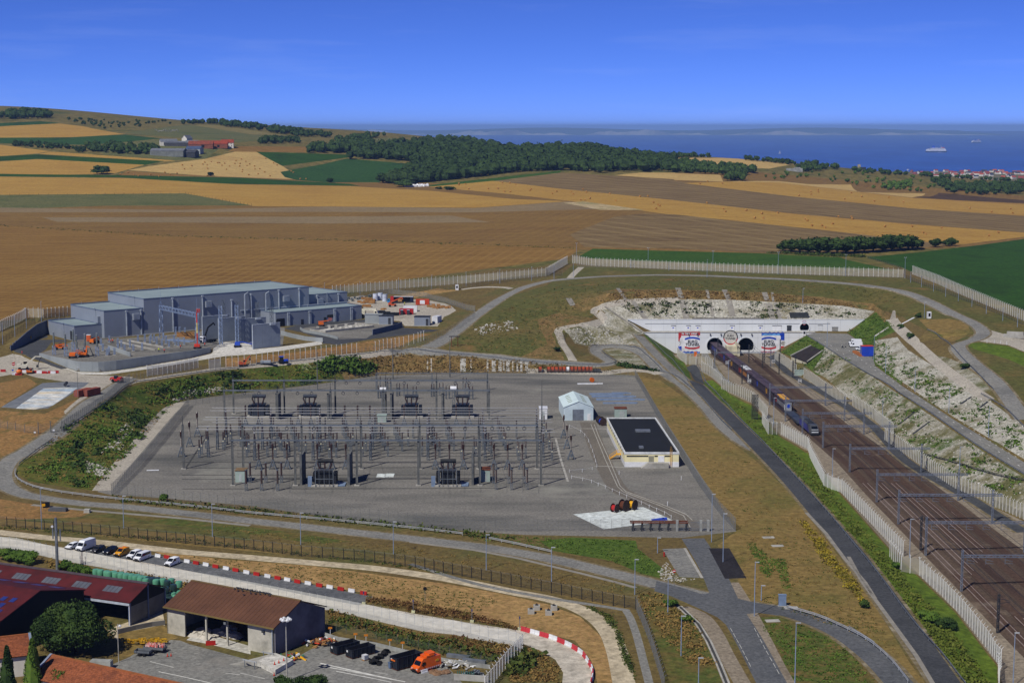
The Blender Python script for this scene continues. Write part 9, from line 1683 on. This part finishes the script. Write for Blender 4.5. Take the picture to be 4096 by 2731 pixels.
p=gp(475,2648);t=thing('lamp_standard','single-globe lamp standard beside the big dark tree','lamp post',p);ob('pole',MB().cyl((0,0,0),(0,0,8.2),.1,.07,8).bar((0,0,8.1),(.5,0,8.1),.06).mesh('pole',M('pole_concrete',(170,168,160))),t);ob('globe',MB().blob((.5,0,7.8),.3,12,0,.9).mesh('globe',white,True),t)
def Rr(x,y):return gp(*zt(ZR,[(x,y)])[0])
skm=M('skip_navy',(34,38,46),(26,29,36),.5,.6)
def skip(label,p,rz,L,w,h):
 t=thing('roll_off_skip',label,'skip',p,rz);o_=MB();th=.1
 for bx in((-L/2,L/2,-w/2,-w/2+th,.25,h),(-L/2,L/2,w/2-th,w/2,.25,h),(L/2-th,L/2,-w/2+th,w/2-th,.25,h),(-L/2,-L/2+th,-w/2+th,w/2-th,.25,h)):ob('side',MB().b(*bx).mesh('side',skm),t)
 ob('floor',MB().b(-L/2,L/2,-w/2,w/2,.15,.3).mesh('floor',rust),t);r=MB()
 for k in range(6):
  for s in(-1,1):r.b(-L/2+.3+k*(L-.6)/5-.06,-L/2+.3+k*(L-.6)/5+.06,s*(w/2+.05)-.05,s*(w/2+.05)+.05,.3,h)
 ob('rib',r.mesh('rib',skm),t);ob('rim',MB().b(-L/2-.05,L/2+.05,-w/2-.06,-w/2+.08,h,h+.1).b(-L/2-.05,L/2+.05,w/2-.08,w/2+.06,h,h+.1).mesh('rim',skm),t);ob('label_plate',MB().b(-L/2-.04,-L/2-.01,w/2-.9,w/2-.4,h-.7,h-.3).mesh('label_plate',white),t);ob('hook_frame',MB().bar((-L/2-.05,-.5,.3),(-L/2-.15,0,h*.7),.1).bar((-L/2-.05,.5,.3),(-L/2-.15,0,h*.7),.1).mesh('hook_frame',dsteel),t)
 return t
AZ=.72
skip('dark open skip, left one in the farm yard',Rr(425,950),AZ,6,2.4,1.9);skip('dark open skip, middle one in the farm yard',Rr(570,985),AZ,6,2.4,1.9);t=skip('large black skip with an orange plate beside the orange van',Rr(1000,1090),AZ,6.6,2.5,2.6);ob('hazard_plate',MB().b(-3.42,-3.36,-.7,.7,1.9,2.2).mesh('hazard_plate',orange),t)
ty=Proto([('tyre',MB().lathe([(.3,.02),(.5,0),(.58,.12),(.5,.24),(.3,.22)],12),tyre)]);rr=random.Random(3)
for i in range(38):
 x=700+rr.uniform(-35,130);y=1050-(x-700)*.75+rr.gauss(0,12);p=Rr(x,y);o_=place(ty,'tyre','old tyre lying in the tyre pile between the skips','tyre',p+V((0,0,rr.choice([0,0,.25,.5]))),0,'tyres of the pile',rr.uniform(.8,1.2));o_.rotation_euler=(rr.uniform(-.5,.5),rr.uniform(-.4,.4),0)
place(ty,'tyre','single tyre lying apart in front of the pile','tyre',Rr(743,1078));place(ty,'tyre','large tyre standing at the front of the tyre pile','tyre',Rr(735,1060),0,None,1.6)
t=thing('bulk_container','white caged bulk container before the tyre pile','container',Rr(612,1030),AZ);ob('bottle',MB().b(-.5,.5,-.5,.5,.2,1.15).mesh('bottle',white),t);cg=MB()
for k in range(5):
 for s in(-.54,.54):cg.bar((-.54+k*.27,s,.1),(-.54+k*.27,s,1.2),.03).bar((s,-.54+k*.27,.1),(s,-.54+k*.27,1.2),.03)
ob('cage',cg.mesh('cage',steel),t);ob('pallet',MB().b(-.6,.6,-.5,.5,0,.15).mesh('pallet',wood),t)
vo=M('van_orange',(226,98,20),(210,88,18),.3,.35);t=place(V_van,'service_van','orange service van with folded sign board and chevrons','van',Rr(1185,1120),AZ+.05,None,1.08,{'body':vo})
ob('roof_board',MB().b(-.6,1.4,-.9,.9,2.66,2.95).box((1.0,0,3.1),(1.6,1.5,.3),0,.1).mesh('roof_board',vo),t);chv=MB()
for k in range(10):chv.add([(-2.4+k*.5,-1.05,.45),(-2.15+k*.5,-1.05,.45),(-2.0+k*.5,-1.05,.72),(-2.25+k*.5,-1.05,.72)],[(0,1,2,3)])
ob('chevron_band',chv.mesh('chevron_band',white),t);ob('side_mark',MB().b(1.6,2.4,-1.02,-.98,1.5,1.9).mesh('side_mark',yellow),t)
for i,(x,y,m_)in enumerate([(1172,1150,white),(1212,1130,red),(1250,1108,white)]):place(jb,'road_barrier',['white slab barrier at the front of the orange van','red barrier in the middle beside the orange van','white slab barrier at the rear of the orange van'][i],'barrier',Rr(x,y),AZ,None,.8,{'barrier':m_})
t=thing('wheelie_bin','blue wheelie bin beside the large black skip','bin',Rr(852,1110),AZ);ob('body',MB().add([(-.3,-.3,.1),(.3,-.3,.1),(.3,.3,.1),(-.3,.3,.1),(-.38,-.36,1.3),(.38,-.36,1.3),(.38,.36,1.3),(-.38,.36,1.3)],[(0,1,5,4),(1,2,6,5),(2,3,7,6),(3,0,4,7),(0,3,2,1)]).mesh('body',M('bin_blue',(90,110,140))),t);ob('lid',MB().b(-.42,.42,-.4,.4,1.3,1.4).mesh('lid',M('bin_blue',(90,110,140))),t)
def debris(name,label,p,n,sz,mats,rad,seed,cat='debris',flat=1):
 r=random.Random(seed);t=thing(name,label,cat,p)
 for k in range(n):
  a=r.uniform(0,6.28);d=r.random()*rad;L_=sz*r.uniform(.5,1.8);o_=ob('piece',MB().box((0,0,0),(L_,sz*r.uniform(.15,.6),sz*r.uniform(.1,.35))).mesh('piece',r.choice(mats)),t,(d*cos(a)*1.4,d*sin(a)*.9,.15+(1-d/rad)*rad*.28*flat));o_.rotation_euler=(r.uniform(-.5,.5),r.uniform(-.5,.5),a*2)
plank=M('broken_timber',(176,134,82),(140,104,62),.9,.85)
debris('timber_heap','heap of broken timber and scrap beside the store gable',Rr(200,880),46,1.3,[plank,plank,plank,white,rust,ored,dsteel],3.2,1);debris('rubble_heap','heap of white rubble and slabs behind the earth mound',Rr(1430,1090),60,.8,[concrete,concrete,white,stain],3.4,2);debris('scrap_heap','heap of road signs and scrap on the loading dock',gp(*zt(ZQ,[(1470,1130)])[0]),40,1.0,[white,red,dsteel,steel,M('scrap_green',(60,130,90)),yellow],2.4,3)
h=MB()
for k in range(9):h.blob((RND.uniform(-1.6,1.6),RND.uniform(-.9,.9),0),RND.uniform(.7,1.2),9,k,.55)
tag(ob('earth_mound',h.mesh('earth_mound',M('mound_earth',(138,108,82),(112,88,66),.8,.95)),None,Rr(1320,1160)),'low brown earth mound beside the orange van','mound')
t=thing('scrap_bay','concrete bay holding green panels and scrap by the fence','storage bay',Rr(1450,1215),-.2);ob('kerb_wall',MB().b(0,7,-.2,.2,0,1.2).mesh('kerb_wall',concrete),t)
for k in range(9):ob('green_panel',MB().box((.4+k*.42,1.2,.8),(.14,1.6,.9),.25).mesh('green_panel',M('scrap_teal',(50,104,86),None,.6,.5)),t)
debris('scrap_heap','dark machine scrap at the end of the concrete bay',Rr(1640,1170),30,1.0,[dsteel,steel,black],1.8,4)
for i,(x,y,L_)in enumerate([(1490,1010,5),(1640,1055,5)]):tag(ob('steel_girder',MB().b(-L_/2,L_/2,-.5,-.4,0,.7).b(-L_/2,L_/2,.4,.5,0,.7).b(-L_/2,L_/2,-.4,.4,.6,.7).mesh('steel_girder',steel),None,Rr(x,y),-.3),['upper grey girder lying on the yard bank','lower grey girder lying on the yard bank'][i],'girder')
q=[gp(*p)for p in zt(ZR,[(180,790),(360,850),(700,900),(950,960),(1300,1040),(1600,1090),(1790,1115)])];t=thing('low_wall','low concrete wall along the back of the farm yard','wall',q[0])
for a,b_ in zip(q,q[1:]):ob('panel',MB().bar(a-q[0]+V((0,0,.4)),b_-q[0]+V((0,0,.4)),.2,.9).mesh('panel',M('old_concrete',(160,162,158))),t)
for i,(x,y)in enumerate([(285,800),(522,858),(621,870),(845,915),(965,940)]):
 t=thing('sorting_sign',f'{nth(i)} small orange sorting sign from the left behind the skips','sign',Rr(x,y),.2,'orange sorting signs');ob('post',MB().b(-.05,.05,-.05,.05,0,1.7).mesh('post',white),t);ob('plate',MB().b(-.42,.42,-.1,-.05,1.5,1.95).mesh('plate',M('sign_orange',(226,140,40))),t)
def Qq(x,y):return gp(*zt(ZQ,[(x,y)])[0])
q=[Qq(*p)for p in[(1120,1205),(1310,1300),(1500,1190),(1310,1120)]];t=thing('loading_dock','pale concrete loading dock with guard rails in the farm yard','loading dock',q[0]);n_=[p-q[0]for p in q]
ob('deck',MB().add([(p.x,p.y,1.05)for p in n_]+[(p.x,p.y,-.2)for p in n_],[(0,1,2,3),(0,1,5,4),(1,2,6,5),(2,3,7,6),(3,0,4,7)]).mesh('deck',g_conc),t);rp=Qq(810,1195)-q[0];ob('ramp',MB().add([(n_[0].x,n_[0].y,1.05),(n_[3].x,n_[3].y,1.05),(rp.x+2,rp.y+1.5,.05),(rp.x,rp.y,.05)],[(0,1,2,3)]).add([(n_[0].x,n_[0].y,1.05),(rp.x,rp.y,.05),(n_[0].x,n_[0].y,-.1)],[(0,1,2)]).mesh('ramp',concrete),t)
def shortrail(label,a,b_,h0):
 a=Qq(*a);b_=Qq(*b_);t=thing('guard_rail',label,'guard rail',a);d=b_-a;ob('rail',MB().bar(V((0,0,h0+.75)),d+V((0,0,h0+.75)),.1,.3).mesh('rail',lrail),t)
 for f in(.15,.85):ob('post',MB().b(-.08,.08,-.08,.08,0,h0+.75).mesh('post',steel),t,d*f)
shortrail('short guard rail on the ramp of the loading dock',(970,1215),(1115,1245),.8);shortrail('short guard rail against the store wall behind the dock',(1170,1120),(1290,1140),.5)
for i,(z,x,y)in enumerate([(ZQ,183,1110),(ZQ,220,1104),(ZQ,1298,1308)]):place(cone,'traffic_cone',['orange cone left of a pair by the trailers','orange cone right of a pair by the trailers','orange cone at the foot of the loading dock'][i],'cone',gp(*zt(z,[(x,y)])[0]))
for i,(x,y)in enumerate([(1333,1225),(1377,1208),(1428,1185)]):place(cone,'traffic_cone',f'{nth(i)} orange cone from the left on top of the loading dock','cone',Qq(x,y)+V((-.4,-1.2,1.05)),0,'cones on the dock')
place(jb,'road_barrier','red barrier with orange top before the store opening','barrier',Qq(635,988),.2,None,1.1)
def trailer(label,p,rz,L,w,load):
 t=thing('utility_trailer',label,'trailer',p,rz);ob('bed',MB().b(-L/2,L/2,-w/2,w/2,.6,.75).mesh('bed',dsteel),t)
 for bx in((-L/2,L/2,-w/2,-w/2+.06,.75,1.2),(-L/2,L/2,w/2-.06,w/2,.75,1.2),(-L/2,-L/2+.06,-w/2,w/2,.75,1.2),(L/2-.06,L/2,-w/2,w/2,.75,1.2)):ob('side_board',MB().b(*bx).mesh('side_board',steel),t)
 for x in(-.5,.5):
  for s in(-1,1):ob('wheel',MB().cyl((x,s*(w/2-.1),.32),(x,s*(w/2+.1),.32),.32,n=10).mesh('wheel',tyre),t)
 ob('drawbar',MB().bar((L/2,0,.55),(L/2+1.4,0,.55),.1).mesh('drawbar',dsteel),t);return t
t=trailer('grey trailer heaped with striped traffic cones',gp(*zt(ZO,[(1430,1275)])[0]),-.25,4.6,2.1,1);r=random.Random(8);b=MB()
for k in range(70):x,y_=r.uniform(-2,2),r.uniform(-.9,.9);b.lathe([(.14,1.15),(.03,1.75)],6,(x,y_,r.uniform(-.1,.15)))
o_=ob('cone_load',b.mesh('cone_load',M('cone_stripes',(210,70,60),(226,220,214),1.6,.6)),t);o_['kind']='stuff'
trailer('low empty trailer with striped tail board before the cone trailer',gp(*zt(ZO,[(1320,1310)])[0]),-.2,3.4,1.8,0)
b=MB();
for k in range(46):b.box((r.uniform(-5,4),r.uniform(-.8,.8),.3+r.random()*.9),(1.2,.2,.3),r.uniform(-.4,.4))
tag(ob('barrier_stack',b.mesh('barrier_stack',M('stack_yellow',(214,164,30),(60,50,20),1.8,.6)),None,gp(*zt(ZO,[(1350,1210)])[0])),'long stack of yellow and black fence feet behind the trailers','stack',None)
bpy.data.objects['barrier_stack']['kind']='stuff'
tag(ob('planter_block',MB().b(-2.2,2.2,-.8,.8,0,1.6).b(-2.0,2.0,-.6,.6,1.6,1.7).mesh('planter_block',M('old_concrete',(160,162,158))),None,gp(*zt(ZO,[(935,1425)])[0]),-.12),'pale concrete tank beside the long tiled roof','concrete tank')
q=[gp(*p)for p in zt(ZO,[(1085,1115),(1250,1075),(1400,1045),(1520,1030)])];t=thing('boundary_wall','low grey wall along the farm track above the grass bank','wall',q[0])
for a,b_ in zip(q,q[1:]):ob('panel',MB().bar(a-q[0]+V((0,0,.45)),b_-q[0]+V((0,0,.45)),.25,1.2).mesh('panel',blockw),t)
for z,l,w_ in((ZQ,[(90,1265),(350,1320),(650,1388)],.25),(ZQ,[(0,1160),(250,1222)],.15),(ZQ,[(790,1282),(940,1298)],.15),(ZQ,[(945,1280),(1200,1340)],.15),(ZR,[(190,1060),(500,1130),(860,1210)],.5),(ZR,[(280,1100),(600,1160),(990,1235)],.35),(ZR,[(340,1135),(700,1205),(860,1240)],.3),(ZR,[(700,1142),(830,1166)],.15)):line('painted_line',z,l,w_,pm,.012,.014)
t=thing('compressor','yellow and black towed compressor on the road bend','compressor',gp(*zt(ZI,[(432,1008)])[0]),.3);ob('housing',MB().b(-1.1,1.1,-.6,.6,.4,1.5).mesh('housing',black),t);ob('panel',MB().b(-1.15,-.2,-.64,-.6,.5,1.3).mesh('panel',yellow),t);ob('axle',MB().cyl((0,-.7,.35),(0,.7,.35),.35,n=10).mesh('axle',tyre),t)
tag(ob('girder_stack',MB().b(-2.6,2.6,-1,1,0,.7).b(-2.4,2.4,-.8,.8,.7,.9).mesh('girder_stack',M('stack_grey',(92,94,96),None,.5,.7)),None,gp(*zt(ZI,[(548,1040)])[0]),-.1),'grey steel box frame lying beside the road bend','steel frame');tag(ob('cable_pallet',MB().b(-.8,.8,-.7,.7,.1,1).b(-.9,.9,-.8,.8,0,.1).mesh('cable_pallet',concrete),None,gp(*zt(ZI,[(820,1055)])[0])),'small pale pallet load on the roadside grass','pallet')
t=thing('hydrant','red hydrant beside the pale parking bay','hydrant',gp(*zt(ZS,[(1742,402)])[0]));ob('body',MB().lathe([(.2,0),(.2,.9),(.26,.95),(.2,1.15)],10).mesh('body',red),t);ob('outlet',MB().cyl((-.3,0,.7),(.3,0,.7),.08).mesh('outlet',dsteel),t)
for i,(z,x,y)in enumerate([(ZT,1090,228),(ZT,1175,305),(ZT,1128,995),(ZT,1300,875)]):struct(ob('manhole_slab',MB().b(-1.6,1.6,-.9,.9,0,.12).mesh('manhole_slab',concrete),None,gp(*zt(z,[(x,y)])[0]),.1))
for i,(z,x,y,l)in enumerate([(ZI,330,345,'small sign board left of the perimeter gate'),(ZI,507,325,'small sign board right of the perimeter gate')]):sign(l,*zt(z,[(x,y)])[0],1.6,white,'sq',.35)
tag(ob('drain_pipe',MB().cyl((0,0,.9),(0,2.5,1.4),.6,.6,12).mesh('drain_pipe',dsteel),None,gp(*zt(ZD,[(612,1100)])[0])),'dark drain pipe mouth in the pond liner','pipe')
t=thing('pipe_trestle','rusty steel frame with legs standing on the grass slope','frame',gp(*zt(ZE,[(2160,720)])[0]));
for x in(-1.5,1.5):ob('leg',MB().bar((x,0,0),(x,0,4.8),.3).mesh('leg',rust),t)
ob('crossbeam',MB().bar((-2.5,0,4.8),(2.5,0,4.8),.4).mesh('crossbeam',dsteel),t)
